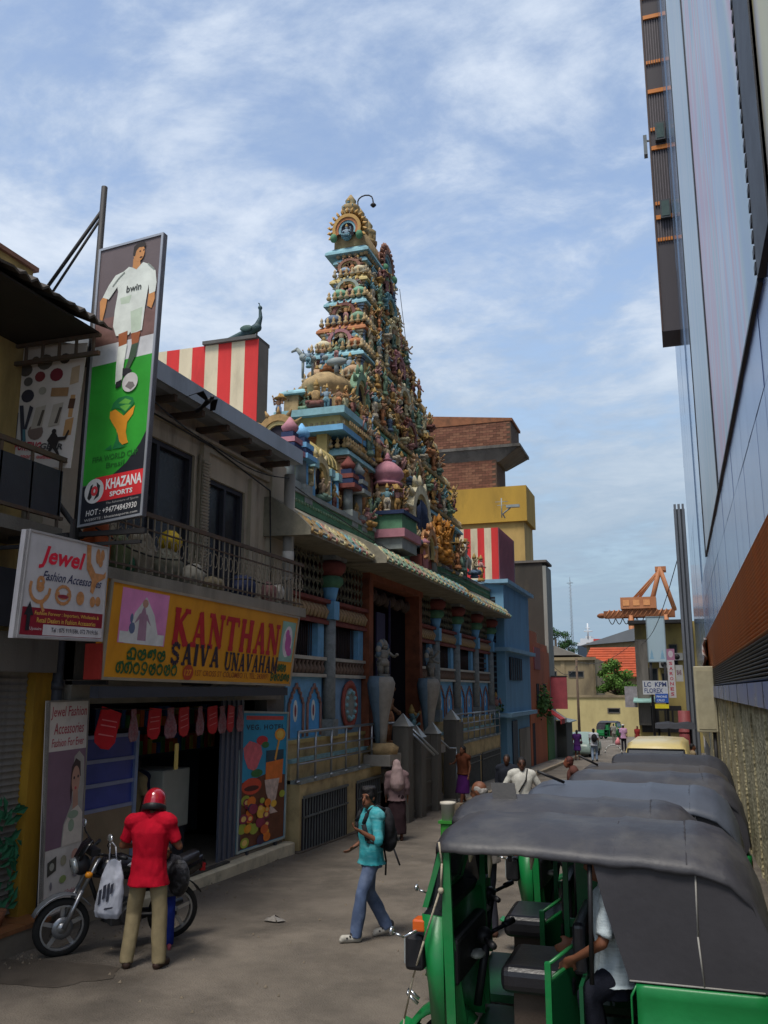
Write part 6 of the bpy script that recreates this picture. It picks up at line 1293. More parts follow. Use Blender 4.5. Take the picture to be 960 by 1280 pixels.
for k in range(3):
    me = STAT[k + 3].copy(); me.materials.clear(); [me.materials.append(x) for x in gold3]; GST.append(me)
for k in range(7): o = link('statue', GST[k % 3], SG, (-7.2 + .12 * (k % 2), 26.9 + .28 * k, 6.72)); o.scale = (1.1, 1.1, 1.35); o.rotation_euler = (0, 0, rnd.uniform(-.5, .5))
# white horse with attendant at the end of the roof
HS = thing('horse_statue', 'white rearing horse statue with dark rider before the striped parapet', 'statue', (-7.1, 34, 6.7))
m = MB(); m.cap((-7.1, 33.5, 7.5), (-7.1, 34.2, 7.35), .2, .22); m.cap((-7.1, 33.45, 7.55), (-7.0, 33.1, 8.0), .14, .1); m.cap((-7.0, 33.08, 8.0), (-6.95, 32.85, 7.88), .1, .06)
for (y, dx) in ((33.4, .12), (33.4, -.12), (34.2, .12), (34.2, -.12)): m.cap((-7.1 + dx, y, 7.4), (-7.1 + dx, y - .08, 6.75), .08, .05)
m.cap((-7.1, 34.35, 7.4), (-7.15, 34.55, 7.0), .05, .03); o = link('body', vox(m, 'body', [mat('horse_white', '#b5b3ad', .8, .15, 4, .1)], .04, 2), HS); o.location = -V(BASE[HS.name])
put_statue(HS, (-7.1, 33.85, 7.45), .9, 0, 1)
HS.location = (-7.1, 31.2, 6.72); HS.scale = (.72, .72, .72)
for i, y in enumerate((29.6, 30.3, 32.2, 33.4)):
    s_ = thing('roof_figure', ['blue robed figure standing on the eave just before the white horse', 'dark robed figure with raised arms beside the white horse', 'blue and grey figure standing just past the white horse', 'tan figure at the very end of the temple roof edge'][i], 'statue', (-7.05, y, 6.7)); put_statue(s_, (-7.05, y, 6.7), .95, .2, i + 1)
# door guardians: lion-legged pillars in white
for i, y in enumerate((20.6, 24.9)):
    s_ = thing('door_guardian', ['white bellied guardian beast at the near side of the temple doorway', 'white bellied guardian beast at the far side of the temple doorway'][i], 'statue', (-6.85, y, .9), 0, 'guardian beasts at the temple doorway')
    sg = 1 if i == 0 else -1
    gm = [mat('guardian_white', '#98948c', .75, .15, 5, .1, stain='#857f78', stain_amt=.4), mat('guardian_blue', '#5f7688', .75, .2, 6, .1), t_tan, t_orange]
    m = MB(); m.box((-7.15, y - .45, .85), (-6.5, y + .45, 1.1), 0); m.lathe([(.36, 1.1), (.4, 1.25), (.25, 1.35)], (-6.82, y, 0), 10, 2); m.build('base', gm, s_)
    m = MB(); m.lathe([(.1, 1.3), (.13, 1.6), (.19, 2.0), (.33, 2.5), (.38, 2.75), (.3, 2.9)], (-6.82, y, 0), 12, 0, .75, 1.1); m.lathe([(.13, 1.3), (.23, 2.0), (.39, 2.5), (.43, 2.75), (.35, 2.92)], (-6.92, y, 0), 12, 1, .6, 1.1); m.build('belly', gm, s_)
    me = STAT[(4, 7)[i]].copy(); me.materials.clear(); [me.materials.append(x) for x in (mat('guardian_grey', '#8f8c84', .8, .2, 6, .15, 40, stain='#5d625f', stain_amt=.6), gm[1], gm[0])]
    o = link('figure', me, s_, (-6.8, y, 2.85)); o.scale = (1.2, 1.2, .88); o.rotation_euler = (0, 0, -.5 * sg)
    m = MB()
    for q in range(9): a_ = R(-20 + 27.5 * q); m.ball((-6.82, y + .34 * math.cos(a_), 3.52 + .2 * math.sin(a_)), (.07, .1, .1), 7, 5, 0 if q % 2 else 1)
    m.build('mane', gm, s_)
for i, (y, c_) in enumerate(((22.0, t_maroon), (24.3, t_dkblue))):
    s_ = thing('doorway_figure', ['dark red deity figure inside the temple doorway', 'small seated deity figure on the steps behind the gate'][i], 'statue', (-7.2, y, 1.1)); put_statue(s_, (-7.2, y, 1.1), 1.7 - .5 * i, 0, 2 + i)
# stainless railing on the plinth edge
RL = thing('steel_railing', 'stainless steel railing along the temple plinth before the blue panels', 'railing', (-7.0, 18.5, .88))
RL2 = thing('steel_railing', 'stainless steel railing between the far gate pier and the blue annex', 'railing', (-7.0, 31, .88))
ss_ = mat('stainless', '#9a9fa3', .3, .08, 4, 0, metal=.8)
for T_, ya, yb in ((RL, 15.95, 21.1), (RL2, 27.6, 36.0)):
    for z in (1.8, 1.48, 1.2): b = MB(); b.cyl((-6.98, ya, z), (-6.98, yb, z), .03 if z > 1.7 else .02, None, 8); b.build('rail', ss_, T_)
    n_ = int((yb - ya) / .85)
    for k in range(n_ + 1): b = MB(); y = ya + (yb - ya) * k / n_; b.cyl((-6.98, y, .86), (-6.98, y, 1.8), .025, None, 8); b.lathe([(.06, .86), (.05, .9), (.025, .92)], (-6.98, y, 0), 8); b.build('post', ss_, T_)
for dy in (0, .35): b = MB(); b.tube([(-6.98, 21.1 + dy, 1.8), (-6.6, 21.5 + dy, 1.75), (-5.9, 21.9 + dy, 1.0)], .03, 8); b.build('sloping_rail', ss_, RL)
# gate: two piers with pyramidal caps and grey sheet leaves
gsheet = mat('gate_sheet', '#5c5a55', .7, .2, 2, .1, 30, streak=4, stain='#3f3c38', stain_amt=.5)
GT = thing('temple_gate', 'grey sheet metal temple gate with pyramid capped posts opening onto the street', 'gate', (-6.6, 24, g(24)))
for (y, hz) in ((21.35, 1.72), (22.5, 1.4), (24.1, 1.42), (26.3, 1.72)):
    b = MB(); b.box((-6.75, y - .2, g(y) - .1), (-6.35, y + .2, hz)); p_ = b.build('post', gsheet, GT)
    b = MB(); b.lathe([(.32, hz), (.02, hz + .3)], (-6.55, y, 0), 4, smooth=False, ph=PI / 4); b.build('cap', mat('cap_pale', '#8d8d88', .4, .1, 3, 0, metal=.4), p_)
for ya, yb, hz in ((21.55, 22.3, 1.55), (22.7, 23.9, 1.4), (26.5, 27.8, 1.6)):
    b = MB(); b.box((-6.6, ya, g(yb) + .05), (-6.54, yb, hz)); lf = b.build('gate_leaf', gsheet, GT)
    for k in range(3): b = MB(); b.box((-6.54, ya + .03, g(yb) + .15 + .6 * k), (-6.51, yb - .03, g(yb) + .2 + .6 * k)); b.build('leaf_rib', gsheet, lf)
b = MB(); b.tube([(-6.5, 24.3, 1.35), (-6.2, 24.6, 1.0), (-6.2, 25.4, .95), (-6.2, 25.4, g(25))], .025, 7); b.build('gate_rail', ss_, GT)

# -------- blue annex with striped parapet
AX = thing('blue_annex', 'pale blue stair annex with slotted grille at the far end of the temple', 'building', (-7.3, 38, g(38)))
annex = mat('annex_blue', '#6a96b4', .85, .12, 1.5, .1, 30, streak=4, stain='#4f7187', stain_amt=.5)
b = MB(); b.box((-9, 36.35, 1.62), (-6.75, 42.8, 7.0)); b.box((-9, 36.9, g(42) - .3), (-6.85, 42.8, 1.62)); b.build('wall', annex, AX)
for z in (1.5, 4.15, 6.95): b = MB(); b.box((-9, 36.1, z), (-6.5, 43, z + .16)); b.build('ledge', mat('annex_ledge', '#7fa3b8', .85, .15, 2, .1), AX)
for za, zb in ((4.5, 6.4), (2.1, 4.1)):
    b = MB(); b.box((-7.35, 36.33, za), (-7.1, 36.36, zb)); f = b.build('slot', t_dark, AX)
    for k in range(9): b = MB(); z = za + (zb - za) * (k + .3) / 9; b.box((-7.35, 36.3, z), (-7.1, 36.33, z + .07)); b.build('slot_bar', mat('slot_bar', '#46606f', .8), f)
b = MB(); b.box((-6.74, 37.2, 3.0), (-6.70, 40.2, 3.95)); f = b.build('window', t_dark, AX)
for k in range(5): b = MB(); b.box((-6.70, 37.4 + .55 * k, 3.0), (-6.67, 37.5 + .55 * k, 3.95)); b.build('window_bar', mat('slot_bar'), f)
b = MB(); b.box((-6.84, 38.0, g(38)), (-6.8, 39.2, 1.3)); b.build('door', mat('annex_door', '#26384a', .6), AX)
b = MB(); b.box((-6.84, 39.7, g(38)), (-6.79, 42.5, .9)); b.build('side_panel', concrete, AX)
s_ = thing('garden_statue', 'small seated pale statue on the blue annex ledge among leaves', 'statue', (-7.0, 36.0, 1.66)); put_statue(s_, (-7.15, 36.22, 1.66), 1.0, -PI / 2, 0)
b = MB()
for k in range(90): p = V((-7.2 + rnd.uniform(-.5, .35), 36.2 + rnd.uniform(-.06, .1), 1.7 + rnd.uniform(0, .28))); u = V((rnd.gauss(0, 1), rnd.gauss(0, .5), rnd.gauss(0, 1))).normalized() * .07; v_ = V((rnd.gauss(0, 1), .2, rnd.gauss(0, 1))).normalized() * .04; b.add([p - u, p + v_, p + u, p - v_], [(0, 1, 2, 3)])
one(b, 'ledge_plant', leafd, 'low leafy plant round the small statue on the annex ledge', 'plant', None, (-7.15, 36.2, 1.66))
SP = thing('striped_parapet', 'red and cream striped roof parapet standing above the pale blue annex', 'wall', (-7.5, 38, 7.1))
b = MB(); b.box((-9.6, 36.4, 7.12), (-6.9, 40.2, 9.35)); b.build('wall_core', mat('side_mauve', '#8a6a72', .9, .15, 2, .1), SP)
for k in range(9): b = MB(); x = -9.58 + .296 * k; b.box((x, 36.385, 7.12), (x + .296, 36.4, 9.345)); b.build('stripe', wm if k % 2 else rm, SP)
for k in range(13): b = MB(); y = 36.42 + .276 * k; b.box((-6.9, y, 7.12), (-6.885, y + .14, 9.345)); b.build('side_stripe', mat('stripe_mauve', '#8f5460', .9, .15, 2, .1), SP)
FILL_LIFT = 1.0
# -------- brick and yellow tower block behind
BT = thing('brick_tower', 'unfinished brick rooftop tower over a yellow banded block', 'building', (-10, 50, g(50)))
brickm = mat('brick_wall', '#8f5f43', .95, .25, 3, .25, 20, stain='#5a4434', stain_amt=.6)
b = MB(); b.box((-13, 48, 13.65), (-8.75, 53.5, 15.6)); b.box((-12.9, 48, 16.1), (-7.85, 53.5, 17.6)); b.build('wall', mat('mortar', '#5c4a3c', .95, .2, 3, .2), BT)
brk = MB(); brk.box((.008, -.02, .008), (.392, .05, .142)); BR = [brk.mesh('brick', mat('brick_' + str(i), c_, .95, .25, 6, .2)) for i, c_ in enumerate(('#7a5140', '#6c4838', '#855d48'))]
nbk = 0
for (x0_, x1_, z0_, z1_) in ((-12.9, -7.85, 16.1, 17.6), (-12.2, -8.75, 13.65, 15.6)):
    r_i = 0; z = z0_
    while z < z1_ - .1:
        x = x0_ + (-.2 if r_i % 2 else 0)
        while x < x1_ - .05:
            if nbk < 290 and x >= x0_ - .01 and x + .4 <= x1_ + .01:
                o = link('brick', BR[rnd.randrange(3)], BT, (x, 48 + rnd.uniform(-.012, .008), z)); nbk += 1
            x += .4
        z += .15; r_i += 1
b = MB(); b.loft([[(-13.0, 47.9, 17.6), (-7.75, 47.9, 17.6), (-7.75, 47.9, 17.75), (-13.0, 47.9, 18.35)], [(-13.0, 53.6, 17.6), (-7.75, 53.6, 17.6), (-7.75, 53.6, 17.75), (-13.0, 53.6, 18.35)]], 0, False); b.build('roof_slab', brickm, BT)
b = MB(); b.loft([[(-13.6, 47.3, 15.95), (-7.3, 47.3, 15.95), (-7.3, 54, 15.95), (-13.6, 54, 15.95)], [(-13.6, 47.3, 16.12), (-7.3, 47.3, 16.12), (-7.3, 54, 16.12), (-13.6, 54, 16.12)]], 0, False); b.loft([[(-12.4, 48.1, 15.2), (-8.6, 48.1, 15.2), (-8.6, 53, 15.2), (-12.4, 53, 15.2)], [(-13.5, 47.4, 15.95), (-7.4, 47.4, 15.95), (-7.4, 54, 15.95), (-13.5, 54, 15.95)]], 0, False); b.build('cantilever_slab', dark_concrete, BT)
b = MB(); b.box((-13.2, 47.8, 13.6), (-12.3, 49, 15.3)); b.build('dark_opening', t_dark, BT)
b = MB(); b.box((-13.2, 47.6, 11.6), (-7.05, 54, 13.65)); b.build('yellow_band', mat('yellow_band', '#b48f3c', .85, .12, 1, .1, 20, streak=3, stain='#7d642e', stain_amt=.5), BT)
b = MB(); b.box((-13.2, 48, g(50)), (-7.25, 54, 11.6)); b.build('lower_wall', mat('ochre_lower', '#b99a5e', .85, .15, 1, .1, 20, streak=4, stain='#7d6238', stain_amt=.5), BT)
b = MB(); b.tube([(-8.6, 47.4, 11.9), (-8.6, 46.8, 12.0), (-8.1, 46.4, 12.25)], .04, 6); b.cbox((-7.95, 46.3, 12.3), (.7, .25, .14)); b.cyl((-8.75, 47.3, 11.9), (-8.75, 47.3, 13.0), .03); b.cyl((-9.1, 47.3, 12.8), (-8.4, 47.3, 12.8), .015); b.cyl((-9.0, 47.3, 12.6), (-8.5, 47.3, 12.6), .015)
one(b, 'street_lamp', mat('lamp_pale', '#8f9796', .4), 'grey street lamp arm with a small aerial fixed to the yellow band', 'lamp', None, (-8.6, 47.4, 11.9))
BT.location = (-11.6, 55.0, g(50)); BT.scale = (1.1, .55, 1.1)
DT_ = thing('stained_tower', 'soot stained concrete tower wall beside the pale blue annex', 'building', (-8, 51, g(51)))
b = MB(); b.box((-8.8, 50.3, g(56)), (-7.05, 52.4, 9.75)); b.build('wall', mat('sooty', '#3f3c37', .95, .3, .7, .2, 20, streak=3, stain='#6a5f48', stain_amt=.6), DT_)
b = MB(); b.box((-7.05, 50.3, g(56)), (-6.85, 52.4, 9.55)); b.build('pale_edge', mat('pale_edge', '#8d8f88', .9, .2, 1, .1, streak=4), DT_)
b = MB(); b.box((-8.9, 50.2, 9.75), (-6.8, 52.5, 9.88)); b.build('coping', dark_concrete, DT_)
OB = thing('orange_house', 'orange plastered two storey house between the blue annex and the grey kiosk', 'building', (-7.5, 47, g(47)))
om_ = mat('orange_plaster', '#b0623f', .9, .15, 1, .15, 20, streak=3, stain='#7d4a36', stain_amt=.5)
b = MB(); b.box((-10, 43, g(52) - .3), (-6.85, 50.2, 4.6)); b.box((-10, 43.2, 4.6), (-6.95, 46.5, 5.5)); b.box((-10, 46.5, 4.6), (-6.95, 50.2, 5.0)); b.build('wall', om_, OB)
for ya in (45.2, 47.6): b = MB(); b.box((-6.86, ya, 1.8), (-6.82, ya + .8, 2.9)); b.build('window', t_dark, OB)
b = MB(); b.box((-6.86, 44.6, 3.6), (-6.8, 46.6, 4.7)); b.build('wall_sign', mat('sign_maroon', '#7d3f45', .7, .2, 3), OB)
b = MB(); b.box((-6.86, 48.5, g(48)), (-6.8, 51, 1.2)); b.build('green_shutter', mat('shutter_green', '#2f6a34', .6, .15, 3, .1), OB)
b = MB(); b.box((-6.88, 43.6, g(44)), (-6.84, 44.4, 1.0)); b.build('door', t_dark, OB)
mg = thing('maroon_board', 'faded maroon signboard jutting out over the red awning', 'sign', (-6.5, 50.5, 1.5)); b = MB(); b.box((-6.84, 50.4, 1.55), (-5.95, 50.5, 3.3)); b.build('panel', mat('sign_maroon2', '#8c4048', .7, .2, 3), mg); b = MB(); b.box((-6.8, 50.38, 3.3), (-5.9, 50.52, 3.36)); b.build('frame', iron, mg)
ag = thing('red_awning', 'small red and white awning over the green shutter', 'awning', (-6.4, 50, 1.2))
for k in range(6): b = MB(); ya = 48.6 + .4 * k; b.loft([[(-6.84, ya, 1.55), (-6.1, ya, 1.05), (-6.1, ya, .8), (-6.14, ya, .8), (-6.14, ya, 1.0), (-6.84, ya, 1.5)], [(-6.84, ya + .4, 1.55), (-6.1, ya + .4, 1.05), (-6.1, ya + .4, .8), (-6.14, ya + .4, .8), (-6.14, ya + .4, 1.0), (-6.84, ya + .4, 1.5)]], 0, False); b.build('stripe', mat('awning_red', '#9a2f30', .8) if k < 4 else mat('awning_white', '#a09a92', .8), ag)
b = MB()
for k in range(260): p = V((-6.6 + rnd.uniform(-.35, .25), 45.5 + rnd.uniform(-.6, 1.6), 1.9 + rnd.gauss(0, .35))); u = V((rnd.gauss(0, 1), rnd.gauss(0, 1), rnd.gauss(0, 1))).normalized() * .13; v_ = V((rnd.gauss(0, 1), .2, rnd.gauss(0, 1))).normalized() * .08; b.add([p - u, p + v_, p + u, p - v_], [(0, 1, 2, 3)])
one(b, 'wall_plant', leafd, 'dark bush growing out of the orange house wall', 'plant', None, (-6.75, 45.9, 1.7))
kk = thing('grey_kiosk', 'grey corrugated metal kiosk at the pavement edge past the green shutter', 'kiosk', (-6.3, 54, g(54)))
km = mat('kiosk_sheet', '#5c5f5e', .7, .15, 2, .1, 20, streak=4, stain='#43423f', stain_amt=.5)
b = MB(); n_ = 40
b.loft([[(-6.9 + .6 * i / n_, 52.3 + .025 * (i % 2), z) for i in range(n_ + 1)] for z in (g(52), .85)], 0, False, False, False); b.loft([[(-6.3 - .02 * (i % 2), 52.3 + 3 * i / n_, z) for i in range(n_ + 1)] for z in (g(55), .85)], 0, False, False, False); b.box((-6.9, 52.4, g(55)), (-6.35, 55.3, .8)); b.build('body', km, kk)
b = MB(); b.loft([[(-7.1, 51.9, .95), (-6.05, 51.9, .75), (-6.05, 51.9, .8), (-7.1, 51.9, 1.0)], [(-7.1, 55.6, .95), (-6.05, 55.6, .75), (-6.05, 55.6, .8), (-7.1, 55.6, 1.0)]], 0, False); b.build('roof', mat('kiosk_roof', '#7d8a8c', .6), kk)
# ---------------------------------------------------------------- auto rickshaws (local frame: +X forward, +Y left, wheels on z = 0)
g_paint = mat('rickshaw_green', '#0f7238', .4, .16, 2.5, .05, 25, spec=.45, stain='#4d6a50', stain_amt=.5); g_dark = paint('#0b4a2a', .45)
vinyl = mat('vinyl_hood', '#37373c', .5, .22, 2.6, .16, 14, spec=.4, stain='#5a5855', stain_amt=.6)
vinyl_side = mat('vinyl_side', '#3a393d', .6, .12, 2, .08, 14, spec=.3, stain='#46454a', stain_amt=.5)
vinyl_blue = mat('vinyl_bluegrey', '#4a505b', .5, .12, 2, .1, 12, spec=.35); vinyl_brown = mat('vinyl_brown', '#45413e', .6, .12, 2, .1, 12)
vinyl_dark = mat('vinyl_dark', '#343438', .6, .12, 2, .1, 12)
leather = mat('seat_vinyl', '#1f1e22', .35, .15, 5, .08, 40, spec=.5)
black_pl = mat('black_plastic', '#1d1d20', .5, .1, 5, .05, 40); rubber = mat('rubber', '#1a1a1a', .85, .15, 8, .15, 60); chrome = mat('chrome', '#b5b8bb', .2, .05, 4, 0, metal=.9)
amber = mat('amber_lens', '#c4571a', .25, .05, 4, 0, spec=.6); red_lens = mat('red_lens', '#7c1016', .25, .05, 4, 0)
def glass(name, col, rough, alpha):
    m = bpy.data.materials.new(name); m.use_nodes = True; b = m.node_tree.nodes['Principled BSDF']; b.inputs['Base Color'].default_value = hexc(col); b.inputs['Roughness'].default_value = rough; b.inputs['Alpha'].default_value = alpha; b.inputs['Specular IOR Level'].default_value = .6; return m
wind = glass('windscreen_glass', '#4b5257', .12, .9); darkg = glass('dark_window', '#20262b', .1, .92)  # windscreen nearly opaque grey: its reflection is put into the colour
def arch_section(x, ze, zc, hw, n=12, k=.62):     # hood cross section from left eave over the crest to the right eave
    pts = []
    for i in range(n + 1):
        t = -1 + 2 * i / n; s = abs(t)
        pts.append((x, -t * hw * (1 if s > .99 else .985), zc - (zc - ze) * (s ** 2.6)))
    return pts
def rickshaw(label, hood, side, full=True):
    T = thing('auto_rickshaw', label, 'auto rickshaw', (0, 0, 0), 1e-9, 'auto rickshaws parked in a row along the clad building')
    def part(mb, name, m, par=None): return mb.build(name, m, par or T, False)
    # hood: fabric stretched over bows, with a valance along the eaves
    secs = [(.92, 1.70, 1.76, .56), (.86, 1.70, 1.80, .60), (.70, 1.70, 1.845, .635), (.35, 1.71, 1.845, .65), (.05, 1.70, 1.84, .655), (-.30, 1.68, 1.83, .66), (-.34, 1.68, 1.842, .66), (-.75, 1.665, 1.83, .66), (-.79, 1.665, 1.836, .66), (-1.0, 1.60, 1.79, .655), (-1.12, 1.48, 1.69, .64), (-1.20, 1.28, 1.50, .625), (-1.24, 1.05, 1.30, .61)]
    fine_ = []
    for (s0, s1) in zip(secs[:-1], secs[1:]):
        q = max(1, int(abs(s0[0] - s1[0]) / .035))
        for k in range(q): fine_.append(tuple(s0[i] + (s1[i] - s0[i]) * k / q for i in range(4)))
    fine_.append(secs[-1]); rings = []
    for (x, ze, zc, hw) in fine_:
        sag = .016 * min(abs(math.sin((x + .32) * PI / .55)), 1) if x < .85 else 0
        o_ = arch_section(x, ze, zc - sag, hw, 30)
        o_ = [(x, hw + .006, ze - .045 - .012 * noise.noise(V((x * 5, 3, 0))))] + [(x, hw + .004, ze - .025)] + o_ + [(x, -hw - .004, ze - .025), (x, -hw - .006, ze - .045)]
        rings.append([(p[0], p[1] * (1 + .006 * noise.noise(V((p[0] * 9, p[2] * 9, 7)))), p[2] + .010 * noise.noise(V((p[0] * 3, p[1] * 5, 1))) + .007 * (abs(p[1]) / hw) ** 2 * noise.noise(V((p[0] * 13 + p[1] * 6, p[1] * 3, 4)))) for p in o_])
    b = MB(); b.loft(rings, 0, True, False, False); h_ = part(b, 'hood', hood); s_ = h_.modifiers.new('t', 'SOLIDIFY'); s_.thickness = .014; s_.offset = -1
    for xs in (-.32, -.77):
        b = MB(); sec = min(fine_, key=lambda q: abs(q[0] - xs)); b.tube([(p[0], p[1] * 1.004, p[2] + .006) for p in arch_section(*sec, 14)], .006, 5); part(b, 'hood_seam', vinyl_side)
    for sgn in (1, -1):
        b = MB(); b.loft([[(.865, .555 * sgn, 1.25), (.845, .58 * sgn, 1.66), (.93, .50 * sgn, 1.69), (1.035, .50 * sgn, 1.27)], [(.865, .549 * sgn, 1.25), (.845, .574 * sgn, 1.66), (.93, .494 * sgn, 1.69), (1.035, .494 * sgn, 1.27)]], 0, False); part(b, 'quarter_glass', darkg)
    b = MB(); b.loft([[(.94, -.54 + 1.08 * i / 8, 1.62 - .02 * math.sin(i * 2)) for i in range(9)], [(.935, -.56 + 1.12 * i / 8, 1.68) for i in range(9)], [(.90, -.56 + 1.12 * i / 8, 1.735 - .04 * abs(i / 4 - 1) ** 2) for i in range(9)]], 0, True, False, False); part(b, 'hood_brow', hood)
    for sgn in (1, -1):      # side curtain
        y = .655 * sgn; outl = [(-.16, 1.66), (-.22, 1.40), (-.36, .95), (-1.18, .95), (-1.235, 1.06), (-1.205, 1.29), (-1.125, 1.48), (-1.0, 1.60), (-.79, 1.66), (-.45, 1.67)]
        b = MB(); b.loft([[(x, y, z) for x, z in outl], [(x, y - .014 * sgn, z) for x, z in outl]], 0, False); sc = part(b, 'side_curtain', side)
        b = MB(); b.tube([(-.80, y + .004 * sgn, 1.64), (-.79, y + .006 * sgn, 1.25), (-.81, y + .006 * sgn, .96)], .006, 5); b.tube([(-.36, y + .004 * sgn, .955), (-1.16, y + .004 * sgn, .955)], .006, 5); part(b, 'seam', mat('seam_pale', '#8d8b86', .8), sc)
    b = MB(); b.loft([[(-1.16, .64, .95), (-1.235, .62, 1.06), (-1.225, .62, 1.1)], [(-1.16, -.64, .95), (-1.235, -.62, 1.06), (-1.225, -.62, 1.1)]], 0, False, False, False); part(b, 'rear_curtain', side)
    # tub: rear body
    prof = [(.64, .33), (.66, .45), (.66, .62), (.672, .64), (.672, .66), (.66, .68), (.655, .86), (.665, .92), (.64, .94)]
    for sgn in (1, -1):
        b = MB(); xs_ = [-.40, -.46, -.8, -1.1, -1.2, -1.24]; sc_ = [1, 1, 1, 1, .97, .9]
        b.loft([[(x, y * k * sgn, z) for y, z in prof] for x, k in zip(xs_, sc_)], 0, True, False, False)
        b.loft([[(-.40, .655 * sgn, .94), (-.40, .62 * sgn, .94)], [(-.36, .655 * sgn, .86), (-.36, .6 * sgn, .86)], [(-.36, .66 * sgn, .34), (-.36, .5 * sgn, .34)]], 0, True, False, False)
        o = part(b, 'rear_side', g_paint); o.modifiers.new('t', 'SOLIDIFY').thickness = .012
    b = MB(); b.box((-1.245, -.58, .35), (-1.2, .58, .95)); bevel(part(b, 'rear_panel', g_paint), .02)
    for sgn in (1, -1): b = MB(); b.box((-1.262, .42 * sgn - .06, .72), (-1.24, .42 * sgn + .06, .86)); part(b, 'tail_lamp', red_lens)
    b = MB(); b.box((-1.22, -.6, .26), (.82, .6, .32)); b.box((-1.2, -.58, .32), (-.4, .58, .36)); part(b, 'floor_pan', g_dark)
    # front cowl
    rings = []
    for (z, xf, hw, xr) in ((.36, 1.02, .26, .78), (.52, 1.10, .33, .79), (.75, 1.14, .42, .80), (1.0, 1.13, .48, .82), (1.16, 1.09, .52, .84), (1.22, 1.04, .53, .85)):
        ring_ = []
        for i in range(15):
            a = -PI / 2 + PI * i / 14; ring_.append((xr + (xf - xr) * max(0, math.cos(a)) ** .55, hw * math.sin(a), z))
        rings.append(ring_)
    b = MB(); b.loft(rings, 0, True, False, False); o = part(b, 'front_cowl', g_paint); o.modifiers.new('t', 'SOLIDIFY').thickness = .015
    b = MB(); b.loft([[(p[0] + .006 * math.cos(i), p[1] * 1.005, 1.02) for i, p in enumerate(rings[3])], [(p[0] + .006, p[1] * 1.005, 1.035) for p in rings[3]]], 0, True, False, False); part(b, 'cowl_trim', g_dark)
    b = MB(); b.loft([[(1.05, -.52, 1.21), (1.05, .52, 1.21), (1.0, .52, 1.27), (1.0, -.52, 1.27)], [(.9, -.54, 1.2), (.9, .54, 1.2), (.88, .54, 1.26), (.88, -.54, 1.26)]], 0, False); part(b, 'windscreen_gasket', black_pl)
    # windscreen: slanted glass with green frame
    a_, b_ = (1.03, 1.27), (.90, 1.68)
    def fr(y0_, y1_, t0, t1, name, m, d=.03):
        P_ = lambda t: (a_[0] + (b_[0] - a_[0]) * t, a_[1] + (b_[1] - a_[1]) * t)
        k = MB(); k.loft([[(P_(t)[0] + dd, y, P_(t)[1]) for dd, y, t in ((-d, y0_, t0), (d * .3, y0_, t0), (d * .3, y1_, t0), (-d, y1_, t0))], [(P_(t)[0] + dd, y, P_(t)[1]) for dd, y, t in ((-d, y0_, t1), (d * .3, y0_, t1), (d * .3, y1_, t1), (-d, y1_, t1))]], 0, False); return part(k, name, m)
    fr(.50, .55, 0, 1, 'windscreen_pillar', g_paint); fr(-.55, -.50, 0, 1, 'windscreen_pillar', g_paint); fr(-.5, .5, 0, .05, 'windscreen_frame', g_paint); fr(-.5, .5, .93, 1, 'windscreen_frame', black_pl)
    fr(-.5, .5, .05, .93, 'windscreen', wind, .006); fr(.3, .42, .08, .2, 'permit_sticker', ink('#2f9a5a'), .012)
    for sgn in (1, -1):
        b = MB(); b.loft([[(.80, .56 * sgn, .34), (.86, .56 * sgn, .34), (.86, .53 * sgn, .34), (.80, .53 * sgn, .34)], [(.82, .575 * sgn, 1.24), (.89, .575 * sgn, 1.24), (.89, .545 * sgn, 1.24), (.82, .545 * sgn, 1.24)], [(.83, .59 * sgn, 1.66), (.87, .59 * sgn, 1.66), (.87, .56 * sgn, 1.66), (.83, .56 * sgn, 1.66)]], 0, False); part(b, 'front_post', g_paint)
        b = MB(); b.loft([[(.88, .575 * sgn, .46), (1.0, .46 * sgn, .44), (1.0, .44 * sgn, .44), (.88, .55 * sgn, .46)], [(.89, .58 * sgn, 1.22), (1.05, .525 * sgn, 1.22), (1.05, .50 * sgn, 1.22), (.89, .55 * sgn, 1.22)]], 0, True); part(b, 'cowl_side', g_paint)
        # lamps
        b = MB(); b.box((1.05, .28 * sgn, .83), (1.19, .50 * sgn, 1.07)); o = bevel(part(b, 'headlamp', black_pl), .03); b = MB(); b.box((1.19, .31 * sgn, .87), (1.2, .47 * sgn, 1.03)); part(b, 'lens', mat('lamp_glass', '#aab0b0', .1, .05, 3, 0, metal=.5), o)
        b = MB(); b.box((1.03, .40 * sgn, 1.10), (1.12, .535 * sgn, 1.18)); bevel(part(b, 'indicator', amber), .012)
        b = MB(); b.tube([(1.06, .5 * sgn, 1.12), (1.16, .6 * sgn, 1.08), (1.22, .62 * sgn, 1.1)], .01, 5); b.ball((1.24, .63 * sgn, 1.12), (.02, .035, .03), 8, 5); part(b, 'wing_mirror', chrome)
        b = MB(); b.cyl((-.12, .62 * sgn, .9), (-.14, .635 * sgn, 1.68), .016); b.cyl((.40, .60 * sgn, 1.62), (.40, .60 * sgn, 1.66), .015); part(b, 'hood_bow', black_pl)
    # wheels
    def wheel(x, y, par=None):
        b = MB(); b.T = Matrix.Translation((x, y, .2)) @ Matrix.Rotation(R(90), 4, 'X'); b.lathe([(.12, -.05), (.185, -.052), (.2, -.03), (.2, .03), (.185, .052), (.12, .05), (.12, -.05)], n=18, caps=False); w_ = part(b, 'wheel', rubber)
        b = MB(); b.T = Matrix.Translation((x, y, .2)) @ Matrix.Rotation(R(90), 4, 'X'); b.lathe([(.125, -.045), (.06, -.03), (.04, -.055), (.04, .055), (.06, .03), (.125, .045)], n=14); part(b, 'rim', mat('rim_grey', '#9a9a98', .5), w_)
